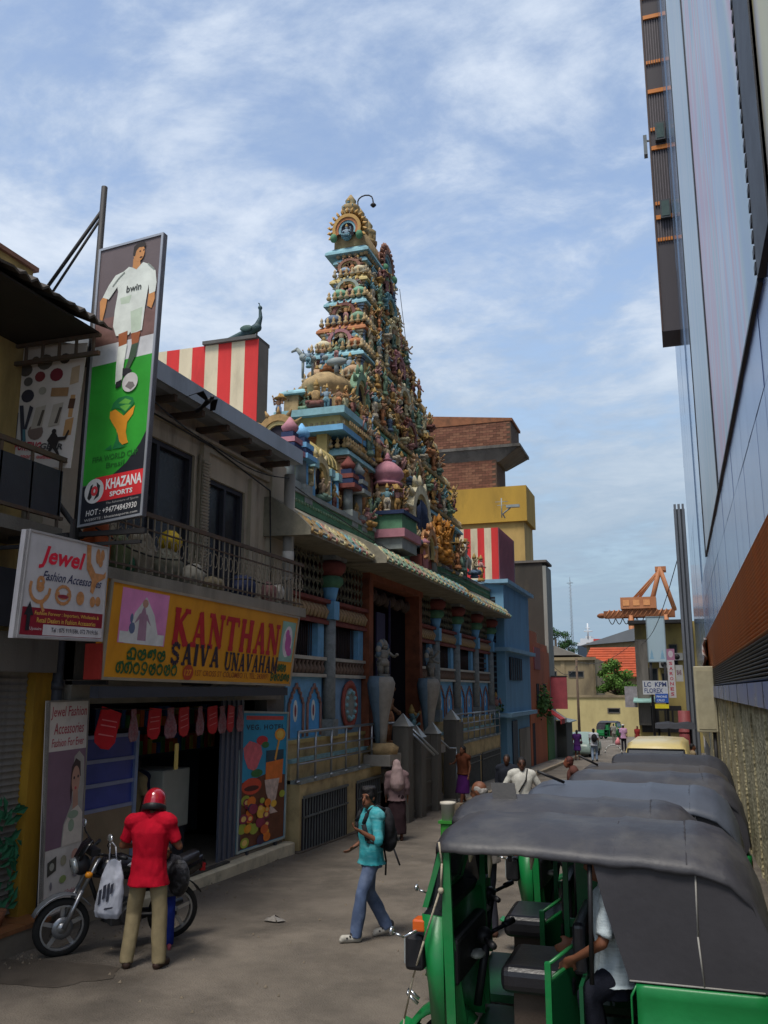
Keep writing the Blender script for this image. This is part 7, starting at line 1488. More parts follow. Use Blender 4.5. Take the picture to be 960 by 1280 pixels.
    wheel(1.02, 0); wheel(-.78, .55); wheel(-.78, -.55)
    b = MB(); b.loft([[(1.02 + r_ * math.cos(a), y, .2 + r_ * math.sin(a)) for a in [R(10 + 130 * i / 10) for i in range(11)]] for y, r_ in ((-.1, .25), (-.07, .29), (.07, .29), (.1, .25))], 0, True, False, False); b.loft([[(1.24, -.1, .28), (1.24, .1, .28)], [(1.36, -.08, .33), (1.36, .08, .33)]], 0, False, False, False); o = part(b, 'mudguard', g_paint); o.modifiers.new('t', 'SOLIDIFY').thickness = .012
    # cabin: driver seat, backrest, partition with rails, passenger bench, dash and bars
    b = MB(); b.box((.02, -.30, .70), (.54, .36, .88)); bevel(part(b, 'driver_seat', leather), .06, 3)
    b = MB(); b.box((.06, -.22, .32), (.46, .26, .70)); part(b, 'seat_box', mat('seat_box', '#4a3d34', .8), None)
    b = MB(); b.box((-.06, -.42, .86), (.03, .36, 1.2)); bevel(part(b, 'backrest', leather), .035, 3)
    for z in (.95, 1.06): b = MB(); b.box((.03, -.40, z), (.036, .34, z + .012)); part(b, 'backrest_seam', mat('seam_grey', '#4a4a50', .6))
    b = MB(); b.box((-.06, -.60, .32), (-.035, .62, .88)); part(b, 'partition', g_dark)  # darker green carries the shade on the partition's rear face
    b = MB(); b.box((.145, .57, .32), (.185, .62, 1.0)); b.tube([(.165, .6, .985), (-.05, .08, 1.07), (-.05, -.4, 1.07)], .014, 7); b.tube([(.165, .6, .89), (-.05, .08, .96), (-.05, -.4, .96)], .016, 7); part(b, 'grab_rail', g_paint)
    b = MB(); b.loft([[(.165, .6, .33), (-.05, .08, .33), (-.06, .09, .33), (.15, .61, .33)], [(.165, .6, .88), (-.05, .08, .95), (-.06, .09, .95), (.15, .61, .88)]], 0, False); part(b, 'rail_panel', g_dark)  # same darker green, shade put into the panel's colour
    b = MB(); b.box((-1.05, -.58, .5), (-.45, .58, .66)); bevel(part(b, 'passenger_seat', leather), .05, 3)
    b = MB(); b.box((-1.14, -.58, .66), (-1.02, .58, 1.25)); bevel(part(b, 'passenger_backrest', leather), .04, 3)
    b = MB(); b.box((-.5, .5, .34), (-.36, .62, .66)); bevel(part(b, 'seat_side', leather), .04, 3)
    b = MB(); b.box((.8, -.48, .75), (.9, .48, 1.06)); bevel(part(b, 'dashboard', black_pl), .03)
    b = MB(); b.tube([(.78, 0, .5), (.70, 0, .95)], .03, 8); b.tube([(.60, .30, 1.0), (.68, .12, .98), (.70, 0, .97), (.68, -.12, .98), (.60, -.30, 1.0)], .016, 7); b.ball((.72, 0, .98), (.06, .08, .06), 10, 6); b.cyl((.62, .26, 1.0), (.57, .38, 1.01), .024); b.cyl((.62, -.26, 1.0), (.57, -.38, 1.01), .024); part(b, 'handlebar', black_pl)
    b = MB(); b.ball((.76, .04, .86), (.06, .1, .03), 8, 5); part(b, 'dial', mat('dial', '#8d9088', .4))
    for (x, y, l_) in ((.72, .44, .09), (.6, .36, .2), (.3, .36, .13)):
        b = MB(); b.loft([[(x, y - .02, 1.66), (x, y + .02, 1.66), (x - .02, y, 1.66)], [(x, y - .03, 1.66 - l_ * .5), (x, y + .03, 1.66 - l_ * .5), (x - .03, y, 1.66 - l_ * .5)], [(x, y - .012, 1.66 - l_), (x, y + .012, 1.66 - l_), (x - .01, y, 1.66 - l_)]], 0, True); part(b, 'tassel', mat('tassel', '#b0a890', .8))
    b = MB(); b.box((.16, -.62, .36), (.2, -.58, 1.6)); b.box((-.34, -.64, .94), (.2, -.6, 1.0)); b.box((-.2, -.635, 1.0), (.1, -.615, 1.45)); part(b, 'far_side_door', g_paint)
    return T
def park(T, x, y, rz=0, lbl=None, hood=None):
    T.location = (x, y, g(y)); T.rotation_euler = (0, 0, PI + rz)
    if lbl: T['label'] = lbl
    if hood:
        for ch in T.children:
            if ch.name.startswith('hood') and not ch.name.startswith('hood_bow'): ch.material_slots[0].link = 'OBJECT'; ch.material_slots[0].material = hood
RK = rickshaw('green rickshaw with grey hood in front of the row, a striped-shirt passenger inside', vinyl, vinyl_side)
for i, (x, y, rz, hd_, lbl) in enumerate((
        (-1.06, 8.5, .02, vinyl, 'green rickshaw with a black flap on its hood, parked second in the row'),
        (-.72, 10.5, -.02, vinyl_blue, 'rickshaw with a blue grey hood and a raised bar at its front corner'),
        (-.55, 12.7, .01, vinyl, 'rickshaw with plain grey hood fourth in the row from the striped-shirt passenger'),
        (-.55, 14.5, -.01, vinyl_brown, 'rickshaw with brownish hood fifth in the row from the striped-shirt passenger'),
        (-.40, 18.3, .02, vinyl_dark, 'rickshaw with dark hood last in the row, just before the cream microvan'))):
    c = copy_tree(RK); park(c, x, y, rz, lbl, hd_)
    if i == 0:
        b = MB(); b.loft([[(.40, .20, 1.80), (.62, .20, 1.80), (.62, .215, 1.80), (.40, .215, 1.80)], [(.44, .12, 1.97), (.66, .12, 1.97), (.66, .135, 1.97), (.44, .135, 1.97)]], 0, False); b.build('roof_flap', black_pl, c, False)
    if i in (1, 3):
        b = MB(); b.tube([(.55, .3, 1.86), (.82, .42, 1.98)] if i == 1 else [(.7, .35, 1.84), (.98, .4, 1.98)], .018, 6); b.build('wiper_bar', black_pl, c, False)
    if i == 4:
        b = MB(); pts = [(.9 + .16 * math.cos(a), .2, 1.85 + .16 * math.sin(a)) for a in [PI * k / 8 for k in range(9)]]; b.tube(pts, .012, 5); b.build('roof_hoop', ink('#a9a8a2'), c, False)
park(RK, -.78, 6.93, 0)
b = MB(); b.tube([(.90, .60, 1.72), (.88, .60, 1.58), (.89, .60, 1.42), (1.02, .585, 1.06), (1.14, .45, .78), (1.30, .14, .40), (1.34, .10, .18)], .0075, 6); b.ball((.89, .60, 1.40), .022, 7, 5); b.build('tie_rope', mat('rope', '#a49a86', .9, .2, 20, .2), RK, False)
b = MB(); b.tube([(1.2, .12, .5), (1.28, .12, .56), (1.3, .02, .56), (1.22, .02, .5)], .012, 6); b.build('rope_bracket', chrome, RK, False)
# a green rickshaw far off at the junction, and a parked car behind the kiosk
far = copy_tree(RK); far.location = (-7.1, 96, g(96)); far.rotation_euler = (0, 0, -.35); far['label'] = 'tiny green rickshaw crossing before the cream wall at the street end'; del far['group']
for ch in list(far.children):
    if ch.name.startswith(('tie_rope', 'rope_bracket')): bpy.data.objects.remove(ch)
pc = thing('parked_car', 'pale green parked car half hidden behind the grey kiosk', 'car', (0, 0, 0), 1e-9)
cs = [(-2.0, .45, .62), (-2.0, .75, .85), (-1.4, .9, 1.0), (-.9, 1.35, 1.42), (.6, 1.35, 1.45), (1.1, .95, 1.0), (1.9, .8, .9), (2.05, .5, .65)]
b = MB(); b.loft([[(x, -.78, .25), (x, -.8, (zl + .25) / 2), (x, -.78, zl), (x, -.6, zh - .02), (x, 0, zh), (x, .6, zh - .02), (x, .78, zl), (x, .8, (zl + .25) / 2), (x, .78, .25)] for x, zl, zh in [(a, min(b_, .88), c_) for a, b_, c_ in cs]], 0, True); b.build('body', paint('#8fa39a'), pc, False)
b = MB(); b.loft([[(-1.36, -.55, 1.02), (-1.36, .55, 1.02)], [(-.93, -.5, 1.39), (-.93, .5, 1.39)]], 0, False, False, False); b.T = Matrix.Translation((-.012, 0, .012)); b.build('rear_window', darkg, pc, False)
for x in (-1.25, 1.25):
    for y in (-.7, .7): b = MB(); b.T = Matrix.Translation((x, y, .3)) @ Matrix.Rotation(R(90), 4, 'X'); b.lathe([(.15, -.09), (.28, -.09), (.3, -.05), (.3, .05), (.28, .09), (.15, .09)], n=16); b.build('wheel', rubber, pc, False)
for y in (-.6, .6): b = MB(); b.box((-2.04, y - .12, .6), (-1.99, y + .12, .75)); b.build('tail_lamp', red_lens, pc, False)
pc.location = (-6.0, 58, g(58)); pc.rotation_euler = (.0, 0, R(-95))
# cream microvan (local: +X away from the camera; its screen faces us)
MV = thing('microvan', 'cream roofed microvan facing the row of rickshaws, its dark windscreen toward the street', 'van', (0, 0, 0), 1e-9)
crm_ = mat('van_cream', '#c9b679', .35, .06, 2, .02, 20, spec=.5, coat=.4)
vs_ = [(-.02, .72, 1.0, .70), (.05, .72, 1.12, .72), (.38, .70, 1.86, .66), (.5, .70, 1.93, .64), (.9, .70, 1.99, .66), (2.4, .70, 2.0, .66), (2.9, .70, 1.9, .64), (3.05, .70, 1.2, .7)]
b = MB()
b.loft([[(x, -w0, .35), (x, -w0 - .02, .95 if zt > 1.1 else zt - .1), (x, -wt, zt - .1), (x, -wt + .12, zt - .02), (x, 0, zt), (x, wt - .12, zt - .02), (x, wt, zt - .1), (x, w0 + .02, .95 if zt > 1.1 else zt - .1), (x, w0, .35)] for x, w0, zt, wt in vs_], 0, True); b.build('body', crm_, MV, False)
b = MB(); b.loft([[(.02, -.66, 1.14), (.02, .66, 1.14)], [(.345, -.60, 1.79), (.345, .60, 1.79)]], 0, False, False, False); b.T = None
b.v = [(p[0] - .02, p[1], p[2]) for p in b.v]; o = b.build('windscreen', mat('van_screen', '#2c3338', .08, .1, 2, 0, spec=.8), MV, False)
b = MB(); [b.tube(p, .02, 6) for p in ([(.0, -.67, 1.12), (.325, -.61, 1.8), (.325, .61, 1.8), (.0, .67, 1.12), (.0, -.67, 1.12)],)]; b.build('screen_rubber', rubber, MV, False)
b = MB(); b.ball((.16, -.44, 1.5), (.02, .06, .045), 8, 5); b.build('sticker', ink('#c5c9c6'), MV, False)
b = MB(); b.box((-.06, -.74, .38), (0, .74, .56)); bevel(b.build('bumper', mat('bumper_grey', '#77777a', .5), MV, False), .02)
for y in (-.52, .52): b = MB(); b.cyl((-.04, y, .78), (.02, y, .78), .1, .1, 14); b.build('headlight', mat('lamp_glass'), MV, False)
for x in (.75, 2.4):
    for y in (-.66, .66): b = MB(); b.T = Matrix.Translation((x, y, .27)) @ Matrix.Rotation(R(90), 4, 'X'); b.lathe([(.14, -.08), (.25, -.08), (.27, -.04), (.27, .04), (.25, .08), (.14, .08)], n=16); b.build('wheel', rubber, MV, False)
for y in (-.76, .76): b = MB(); b.tube([(.2, y * .92, 1.2), (.12, y * 1.1, 1.25)], .012, 5); b.cbox((.11, y * 1.15, 1.28), (.05, .12, .16)); b.build('wing_mirror', black_pl, MV, False)
MV.location = (-.62, 21.2, g(21.2)); MV.rotation_euler = (0, 0, R(88))

# ---------------------------------------------------------------- motorcycle (local: +X forward)
def motorcycle(label, loc, rz, tank='#1b1b20'):
    T = thing('motorcycle', label, 'motorcycle', (0, 0, 0), 1e-9); W = 1.27
    def part(mb, n_, m, p=None): return mb.build(n_, m, p or T, False)
    for x in (0, -W):
        M_ = Matrix.Translation((x, 0, .3)) @ Matrix.Rotation(R(90), 4, 'X')
        b = MB(); b.T = M_; b.lathe([(.235, -.035), (.275, -.045), (.30, -.02), (.303, 0), (.30, .02), (.275, .045), (.235, .035), (.235, -.035)], n=28, caps=False); w_ = part(b, 'wheel', rubber)
        b = MB(); b.T = M_; b.lathe([(.215, -.03), (.245, -.033), (.245, .033), (.215, .03), (.215, -.03)], n=28, caps=False); part(b, 'rim', mat('alloy', '#a9abad', .35, .05, 4, 0, metal=.7), w_)
        b = MB(); b.T = M_
        for k in range(5): a = k * 2 * PI / 5 + .3; b.loft([[(r_ * math.cos(a) - s * math.sin(a), r_ * math.sin(a) + s * math.cos(a), z) for s, z in ((-.02, -.012), (.02, -.012), (.02, .012), (-.02, .012))] for r_ in (.04, .22)], 0, False)
        b.cyl((0, 0, -.05), (0, 0, .05), .055, .055, 12); part(b, 'spokes', mat('alloy'), w_)
    b = MB(); b.T = Matrix.Translation((0, .045, .3)) @ Matrix.Rotation(R(90), 4, 'X'); b.lathe([(.05, 0), (.115, 0), (.115, .006), (.05, .006), (.05, 0)], n=20, caps=False); part(b, 'brake_disc', steel)
    for y in (-.08, .08): b = MB(); b.cyl((0, y, .3), (-.17, y, .68), .026, .024, 8, 0); b.cyl((-.17, y, .68), (-.33, y, 1.0), .02, .02, 8, 0); part(b, 'fork_leg', mat('fork_silver', '#9fa2a6', .3, .05, 4, 0, metal=.8))
    b = MB(); b.loft([[(.34 * math.cos(a), y * (1 if 20 < i_ * 12 else .9), .3 + .34 * math.sin(a)) for i_, a in enumerate([R(25 + 120 * i / 10) for i in range(11)])] for y in (-.06, -.045, .045, .06)], 0, True, False, False); o = part(b, 'front_mudguard', mat('guard_silver', '#8f9399', .3, .08, 3, 0, metal=.4)); o.modifiers.new('t', 'SOLIDIFY').thickness = .01
    b = MB(); b.loft([[(x, y * w_, z + dz * h_) for y, dz in ((0, .5), (.7, .35), (1, 0), (.8, -.4), (0, -.5), (-.8, -.4), (-1, 0), (-.7, .35))] for x, z, w_, h_ in ((-.33, .86, .05, .1), (-.42, .88, .13, .24), (-.6, .88, .15, .27), (-.78, .84, .12, .2), (-.88, .8, .07, .08))], 0, True); part(b, 'tank', paint(tank, .25))
    b = MB(); b.loft([[(x, y * .135, z) for y, z in ((.6, .95 - (x + .4) * -.02), (.98, .9), (.98, .87), (.6, .92))] for x in (-.45, -.7)], 0, False); b.loft([[(x, -y * .135, z) for y, z in ((.6, .95), (.98, .9), (.98, .87), (.6, .92))] for x in (-.45, -.7)], 0, False); part(b, 'tank_stripe', mat('stripe_silver', '#a5a8ac', .3, .05, 3, 0, metal=.5))
    b = MB(); b.loft([[(x, -w_, z), (x, -w_ * .9, z + .09), (x, w_ * .9, z + .09), (x, w_, z)] for x, z, w_ in ((-.82, .76, .09), (-1.0, .75, .13), (-1.3, .79, .13), (-1.52, .86, .09))], 0, True); part(b, 'seat', leather)
    b = MB(); b.loft([[(x, -w_, z), (x, -w_, z + .14), (x, w_, z + .14), (x, w_, z)] for x, z, w_ in ((-.85, .58, .1), (-1.2, .6, .11), (-1.58, .76, .06))], 0, True); part(b, 'side_panel', paint(tank, .3))
    b = MB(); b.box((-.86, -.11, .26), (-.5, .11, .5)); b.cyl((-.6, 0, .48), (-.45, 0, .72), .1, .09, 12); b.box((-.6, -.13, .54), (-.45, .13, .58)); b.box((-.58, -.13, .61), (-.44, .13, .65)); b.cyl((-.7, -.17, .36), (-.7, .17, .36), .11, .11, 14); bevel(part(b, 'engine', mat('engine_grey', '#4a4b4e', .45, .15, 5, .05, metal=.5)), .012)
    b = MB(); b.tube([(-.2, 0, .92), (-.42, 0, .4), (-.85, 0, .26)], .025, 6); b.tube([(-.3, 0, .8), (-.9, 0, .7), (-1.5, 0, .74)], .022, 6); b.tube([(-W, .1, .3), (-.85, .1, .34)], .022, 6); b.tube([(-W, -.1, .3), (-.85, -.1, .34)], .022, 6); part(b, 'frame', black_pl)
    b = MB(); b.tube([(-.48, -.13, .4), (-.5, -.14, .26), (-.8, -.15, .22)], .022, 8); b.cyl((-.8, -.15, .22), (-1.45, -.17, .34), .04, .05, 10); part(b, 'exhaust', mat('exhaust', '#5b5b5d', .3, .1, 4, 0, metal=.7))
    b = MB(); b.ball((-.16, 0, .93), (.1, .1, .11), 12, 8); hl = part(b, 'headlight', black_pl); b = MB(); b.cyl((-.10, 0, .93), (-.055, 0, .92), .09, .08, 14); part(b, 'lens', mat('lamp_glass'), hl)
    b = MB(); b.loft([[(-.1, -.1, 1.0), (-.1, .1, 1.0)], [(-.18, -.12, 1.14), (-.18, .12, 1.14)], [(-.24, -.09, 1.2), (-.24, .09, 1.2)]], 0, True, False, False); o = part(b, 'fairing', paint('#151518', .25)); o.modifiers.new('t', 'SOLIDIFY').thickness = .012
    b = MB(); b.tube([(-.45, -.38, 1.06), (-.33, -.2, 1.06), (-.3, 0, 1.03), (-.33, .2, 1.06), (-.45, .38, 1.06)], .014, 8); b.cyl((-.42, .33, 1.06), (-.5, .46, 1.06), .02); b.cyl((-.42, -.33, 1.06), (-.5, -.46, 1.06), .02); b.cbox((-.28, 0, 1.06), (.1, .2, .07)); part(b, 'handlebar', black_pl)
    for y in (-.3, .3): b = MB(); b.tube([(-.38, y, 1.07), (-.3, y * 1.3, 1.2), (-.3, y * 1.45, 1.24)], .008, 5); m_ = part(b, 'mirror', black_pl); b = MB(); b.ball((-.3, y * 1.5, 1.28), (.02, .07, .05), 12, 6); part(b, 'mirror_glass', mat('mirror_face', '#d0d3d6', .1, .02, 2, 0, metal=.8), m_)
    for y in (-.17, .17): b = MB(); b.cyl((-.2, y * .5, .86), (-.2, y, .86), .01); b.ball((-.19, y * 1.1, .86), (.045, .035, .035), 8, 6); part(b, 'indicator', mat('amber_bright', '#d9891f', .25, .05, 3, 0))
    b = MB(); b.box((-1.62, -.06, .72), (-1.56, .06, .8)); part(b, 'tail_lamp', red_lens)
    b = MB(); b.loft([[(-W + .36 * math.cos(a), y, .3 + .36 * math.sin(a)) for a in [R(40 + 110 * i / 8) for i in range(9)]] for y in (-.06, .06)], 0, True, False, False); o = part(b, 'rear_mudguard', black_pl); o.modifiers.new('t', 'SOLIDIFY').thickness = .01
    b = MB(); b.tube([(-.75, .1, .26), (-.68, .22, .02)], .014, 6); part(b, 'kickstand', black_pl)
    T.location = loc; T.rotation_euler = (R(-4), 0, rz); return T
MC = motorcycle('black motorcycle with silver wheels parked beside the standing jewellery board', (-6.53, 8.62, g(8.7)), R(234))
# ---------------------------------------------------------------- people (local frame: facing +Y, right hand on +X, feet on z = 0, 1.70 m tall)
skin_d = mat('skin_brown', '#6e4632', .55, .1, 8, .05, 80, spec=.3); skin_m = mat('skin_tan', '#87583f', .55, .1, 8, .05, 80, spec=.3); skin_k = mat('skin_dark', '#4f3327', .55, .1, 8, .05, 80, spec=.3)
hair_m = mat('hair_black', '#151214', .6, .3, 30, .4, 90); hair_g = mat('hair_grey', '#8b8782', .7, .3, 30, .4, 90); hair_b = mat('hair_brown', '#3a2a22', .6, .3, 30, .4, 90)
JD = dict(pel=(0, 0, .94), wst=(0, .005, 1.06), chs=(0, .0, 1.27), nck=(0, -.01, 1.44), hed=(0, .03, 1.57),
          shR=(.185, -.01, 1.385), elR=(.235, -.03, 1.11), wrR=(.24, .05, .87), shL=(-.185, -.01, 1.385), elL=(-.235, -.03, 1.11), wrL=(-.24, .05, .87),
          hpR=(.09, 0, .92), knR=(.10, .025, .50), anR=(.10, -.02, .085), hpL=(-.09, 0, .92), knL=(-.10, .025, .50), anL=(-.10, -.02, .085), tR=(.12, .15, .03), tL=(-.12, .15, .03))
def ering(c, rx, ry, ax=V((1, 0, 0)), ay=V((0, 1, 0)), n=14, pw=1):
    c = V(c); out = []
    for i in range(n):
        a = 2 * PI * i / n; ca, sa = math.cos(a), math.sin(a); out.append(tuple(c + ax * rx * math.copysign(abs(ca) ** pw, ca) + ay * ry * math.copysign(abs(sa) ** pw, sa)))
    return out
def lerp(a, b, t): return tuple(a[i] + (b[i] - a[i]) * t for i in range(3))
def torso(mb, J, k, z_hem=None, mi=0, neck=True):      # k widens it: 0 skin, > 0 cloth
    pel, wst, chs, nck = (V(J[x]) for x in ('pel', 'wst', 'chs', 'nck'))
    sx_ = V(J['shR']) - V(J['shL']); ax = sx_.normalized(); hx = (V(J['hpR']) - V(J['hpL'])).normalized(); fw = V((0, 0, 1)).cross(ax).normalized(); fh = V((0, 0, 1)).cross(hx).normalized()
    rings = []
    if z_hem is not None: rings.append(ering(pel + V((0, 0, z_hem)), .165 + k * 1.6, .115 + k * 1.6, hx, fh, pw=.85))
    rings += [ering(pel + V((0, 0, -.06)), .16 + k, .11 + k, hx, fh, pw=.85), ering(wst, .14 + k, .10 + k, hx.lerp(ax, .4).normalized(), fh.lerp(fw, .4).normalized(), pw=.85), ering(wst.lerp(chs, .55), .155 + k, .11 + k, ax, fw, pw=.8), ering(chs + V((0, 0, .03)), .17 + k, .112 + k, ax, fw, pw=.75),
              ering(chs.lerp(nck, .55), .165 + k, .095 + k, ax, fw, pw=.75), ering(chs.lerp(nck, .82), .12 + k, .075 + k, ax, fw), ering(nck, .062 + k * .5, .06 + k * .5, ax, fw)]
    mb.loft(rings, mi, True)
    for s in 'RL': mb.cap(lerp(J['nck'], J['sh' + s], .35), J['sh' + s], .055 + k, .062 + k, 10)
def hand(mb, wr, el, palm=V((0, 0, 1)), curl=.5, side=1):
    wr, el = V(wr), V(el); d = (wr - el).normalized(); p = (palm - d * palm.dot(d)); p = p.normalized() if p.length > .1 else d.orthogonal().normalized(); s = d.cross(p) * side
    c = wr + d * .05; mb.loft([ering(wr, .026, .02, s, p, 10), ering(wr + d * .035, .036, .018, s, p, 10), ering(wr + d * .085, .04, .015, s, p, 10)], 0, True)
    for i, l_ in enumerate((.066, .076, .071, .055)):
        b0 = wr + d * .083 + s * (.029 - .019 * i); d1 = (d - p * curl * .5).normalized(); b1 = b0 + d1 * l_ * .5; d2 = (d - p * curl * 1.5).normalized(); b2 = b1 + d2 * l_ * .5
        mb.cap(b0, b1, .0095, .0088, 7); mb.cap(b1, b2, .0088, .0075, 7)
    t0 = wr + d * .03 + s * .03; t1 = t0 + (d * .6 + s * .8).normalized() * .035; t2 = t1 + (d * .9 + s * .2 - p * curl * .5).normalized() * .03; mb.cap(t0, t1, .012, .011, 7); mb.cap(t1, t2, .011, .009, 7)
def headM(J, yaw, pitch, roll=0): return Matrix.Translation(J['hed']) @ Matrix.Rotation(R(yaw), 4, 'Z') @ Matrix.Rotation(R(pitch), 4, 'X') @ Matrix.Rotation(R(roll), 4, 'Y')
def person(label, loc, rz, pose=None, shirt=None, sleeve=.5, trousers=None, legs='trousers', shoe=None, skin=skin_d, hair='short', hairm=hair_m, head=(0, 0, 0), vx=.013, sc=1.0, group=None, hem=-.14, wr=.006, barelegs=False, skirt_len=.45, hands=(0.5, 0.5), palms=None, seed=0, collar=False):
    J = dict(JD); J.update(pose or {})
    T = thing('person', label, 'person', (0, 0, 0), 1e-9, group)
    b = MB(); torso(b, J, 0)
    b.cap(lerp(J['nck'], J['chs'], .2), lerp(J['nck'], J['hed'], .55), .055, .05, 10)
    M_ = headM(J, *head); R3 = M_.to_3x3(); H_ = lambda p: tuple(M_ @ V(p))
    b.ball(H_((0, -.012, .035)), (.074, .092, .088), 14, 10, M=R3); b.ball(H_((0, .028, -.045)), (.056, .062, .068), 12, 8, M=R3); b.ball(H_((0, .055, -.085)), (.03, .025, .022), 8, 6, M=R3)
    b.cyl(H_((0, .082, .025)), H_((0, .108, -.02)), .009, .017, 8); b.ball(H_((0, .103, -.024)), .016, 8, 5); b.ball(H_((0, .082, -.062)), (.024, .012, .012), 8, 5, M=R3)
    for s in (-1, 1): b.ball(H_((.077 * s, -.005, 0)), (.012, .024, .034), 8, 6, M=R3); b.ball(H_((.03 * s, .07, .035)), (.024, .014, .01), 8, 5, M=R3)
    for s in 'RL':
        b.cap(J['sh' + s], J['el' + s], .047, .038, 10); b.cap(J['el' + s], J['wr' + s], .038, .025, 10)
        hand(b, J['wr' + s], J['el' + s], (palms or {}).get(s, V((-1 if s == 'R' else 1, 0, 0))), hands[0 if s == 'R' else 1], 1)
        b.cap(J['hp' + s], J['kn' + s], .08, .054, 12); b.cap(J['kn' + s], lerp(J['kn' + s], J['an' + s], .35), .052, .056, 10); b.cap(lerp(J['kn' + s], J['an' + s], .35), J['an' + s], .056, .036, 10); an, t = J['an' + s], J['t' + s]
        b.cap((an[0], an[1], an[2] - .035), t, .038, .028, 8); b.ball((an[0], an[1] - .03, an[2] - .045), (.03, .035, .035), 8, 6)
    link('body', vox(b, 'body', [skin], vx, 4), T)
    if vx < .02:
        for s in (-1, 1):
            k = MB(); k.ball(H_((.031 * s, .0785, .022)), (.012, .007, .007), 8, 5, M=R3); link('eye', k.mesh('eye', mat('eye_dark', '#1a1412', .2, .05, 3, 0)), T)
            k = MB(); k.ball(H_((.032 * s, .083, .043)), (.02, .006, .005), 8, 4, M=R3); link('eyebrow', k.mesh('eyebrow', hair_m), T)
        k = MB(); k.ball(H_((0, .09, -.06)), (.022, .006, .006), 8, 4, M=R3); link('mouth', k.mesh('mouth', mat('lips', '#5f332c', .5, .1, 3, 0)), T)
    # hair
    if hair:
        b = MB()
        if hair in ('short', 'thick', 'long', 'bald'):
            e = .016 if hair == 'thick' else .006
            if hair != 'bald': b.ball(H_((0, -.03, .055)), (.079 + e, .088 + e, .08 + e), 14, 9, M=R3); b.ball(H_((0, -.05, .0)), (.074 + e, .062 + e, .075 + e), 12, 8, M=R3)
            else: b.ball(H_((0, -.055, .0)), (.077, .058, .06), 12, 8, M=R3)
            for s in (-1, 1): b.ball(H_((.066 * s, -.005, .035)), (.018, .05, .045), 8, 6, M=R3)
            if hair == 'thick':
                for i in range(9): a = i * .7; b.ball(H_((.06 * math.cos(a), -.02 + .06 * math.sin(a), .11)), .035, 8, 5)
                b.ball(H_((0, .045, .105)), (.06, .04, .03), 8, 6, M=R3); b.ball(H_((0, -.09, -.03)), (.06, .03, .05), 8, 6, M=R3)
            if hair == 'long': b.cap(H_((0, -.08, -.02)), H_((0, -.11, -.2)), .055, .045, 10)
        link('hair', vox(b, 'hair', [hairm], max(vx, .011), 3, .007, 30, seed), T)
    if shirt:
        b = MB(); torso(b, J, .032, hem)
        for s in 'RL':
            sh, el, wr_ = J['sh' + s], J['el' + s], J['wr' + s]
            if sleeve > 0:
                e1 = lerp(sh, el, min(1, sleeve * 1.0)) if sleeve <= 1 else el
                b.ball(sh, .075, 10, 7); b.cyl(sh, e1, .073, .062, 12)
                if sleeve > 1: b.ball(el, .058, 10, 6); b.cyl(el, lerp(el, wr_, sleeve - 1), .056, .046, 12)
        o = link('shirt', vox(b, 'shirt', [shirt], vx, 3, wr * 1.6, 10, seed), T)
        if collar:
            k = MB(); c = V(J['nck']) + V((0, .0, .02)); k.loft([ering(c + V((0, 0, -.04)), .085, .08, n=16), ering(c + V((0, -.005, .025)), .072, .068, n=16)], 0, True, False); q = link('collar', k.mesh('collar', shirt), T); q.modifiers.new('t', 'SOLIDIFY').thickness = .008
    if trousers:
        b = MB(); pel = V(J['pel']); hx = (V(J['hpR']) - V(J['hpL'])).normalized(); fh = V((0, 0, 1)).cross(hx).normalized()
        if legs == 'trousers':
            b.loft([ering(pel + V((0, -.005, -.14)), .165, .12, hx, fh, pw=.85), ering(pel + V((0, -.01, -.02)), .158, .11, hx, fh, pw=.85), ering(pel + V((0, 0, .02)), .135, .095, hx, fh, pw=.85)], 0, True)
            for s in 'RL':
                hp, kn, an = J['hp' + s], J['kn' + s], J['an' + s]; low = (an[0], an[1], an[2] - .035)
                b.ball(hp, .09, 12, 8); b.cyl(hp, kn, .094, .076, 14); b.ball(kn, .076, 12, 8); b.cyl(kn, lerp(kn, low, .5), .076, .075, 14); b.cyl(lerp(kn, low, .5), low, .075, .07, 14); b.ball(lerp(kn, low, .5), .075, 10, 6)
        else:
            c = V(lerp(J['knR'], J['knL'], .5)); zz_ = pel.z - skirt_len; b.loft([ering((c.x * .8, c.y * .8, zz_), .22, .19, n=18), ering((c.x * .3, c.y * .3, (pel.z + zz_) / 2), .205, .165, n=18), ering(pel, .18, .13, hx, fh, n=18), ering(pel + V((0, 0, .12)), .15, .11, hx, fh, n=18)], 0, True)
        link('trousers' if legs == 'trousers' else 'skirt', vox(b, 'trousers', [trousers], vx, 3, wr * 1.3, 8, seed + 5), T)
    if shoe:
        for s in 'RL':
            an, t = V(J['an' + s]), V(J['t' + s]); d = t - an; d = d.normalized(); b = MB()
            b.cap(tuple(an + V((0, 0, -.045)) - V((d.x, d.y, 0)) * .03), tuple(t + V((0, 0, .012))), .045, .036, 10); b.ball(tuple(an + V((0, 0, -.02))), (.045, .05, .04), 10, 6); b.cap(tuple(an + V((0, 0, -.062)) - V((d.x, d.y, 0)) * .04), tuple(t + V((d.x, d.y, 0)) * .02 + V((0, 0, -.01))), .03, .028, 8)
            k = link('shoe', vox(b, 'shoe', [shoe], min(vx, .012), 2), T)
            if shoe.name == 'trainer_white':
                q = MB(); 
                for f in (.25, .5, .75): q.cyl(tuple(an.lerp(t, f) + V((-.04, 0, .0 + .02 * (1 - f)))), tuple(an.lerp(t, f) + V((.04, .0, .02 * (1 - f)))), .012, .012, 6)
                q.cap(tuple(an + V((0, -.03, .0))), tuple(an + V((0, .03, .0))), .049, .046, 8); link('shoe_trim', q.mesh('shoe_trim', mat('trainer_dark', '#2b2b30', .7)), k)
    T.location = loc; T.rotation_euler = (0, 0, rz); T.scale = (sc,) * 3
    return T, J, M_
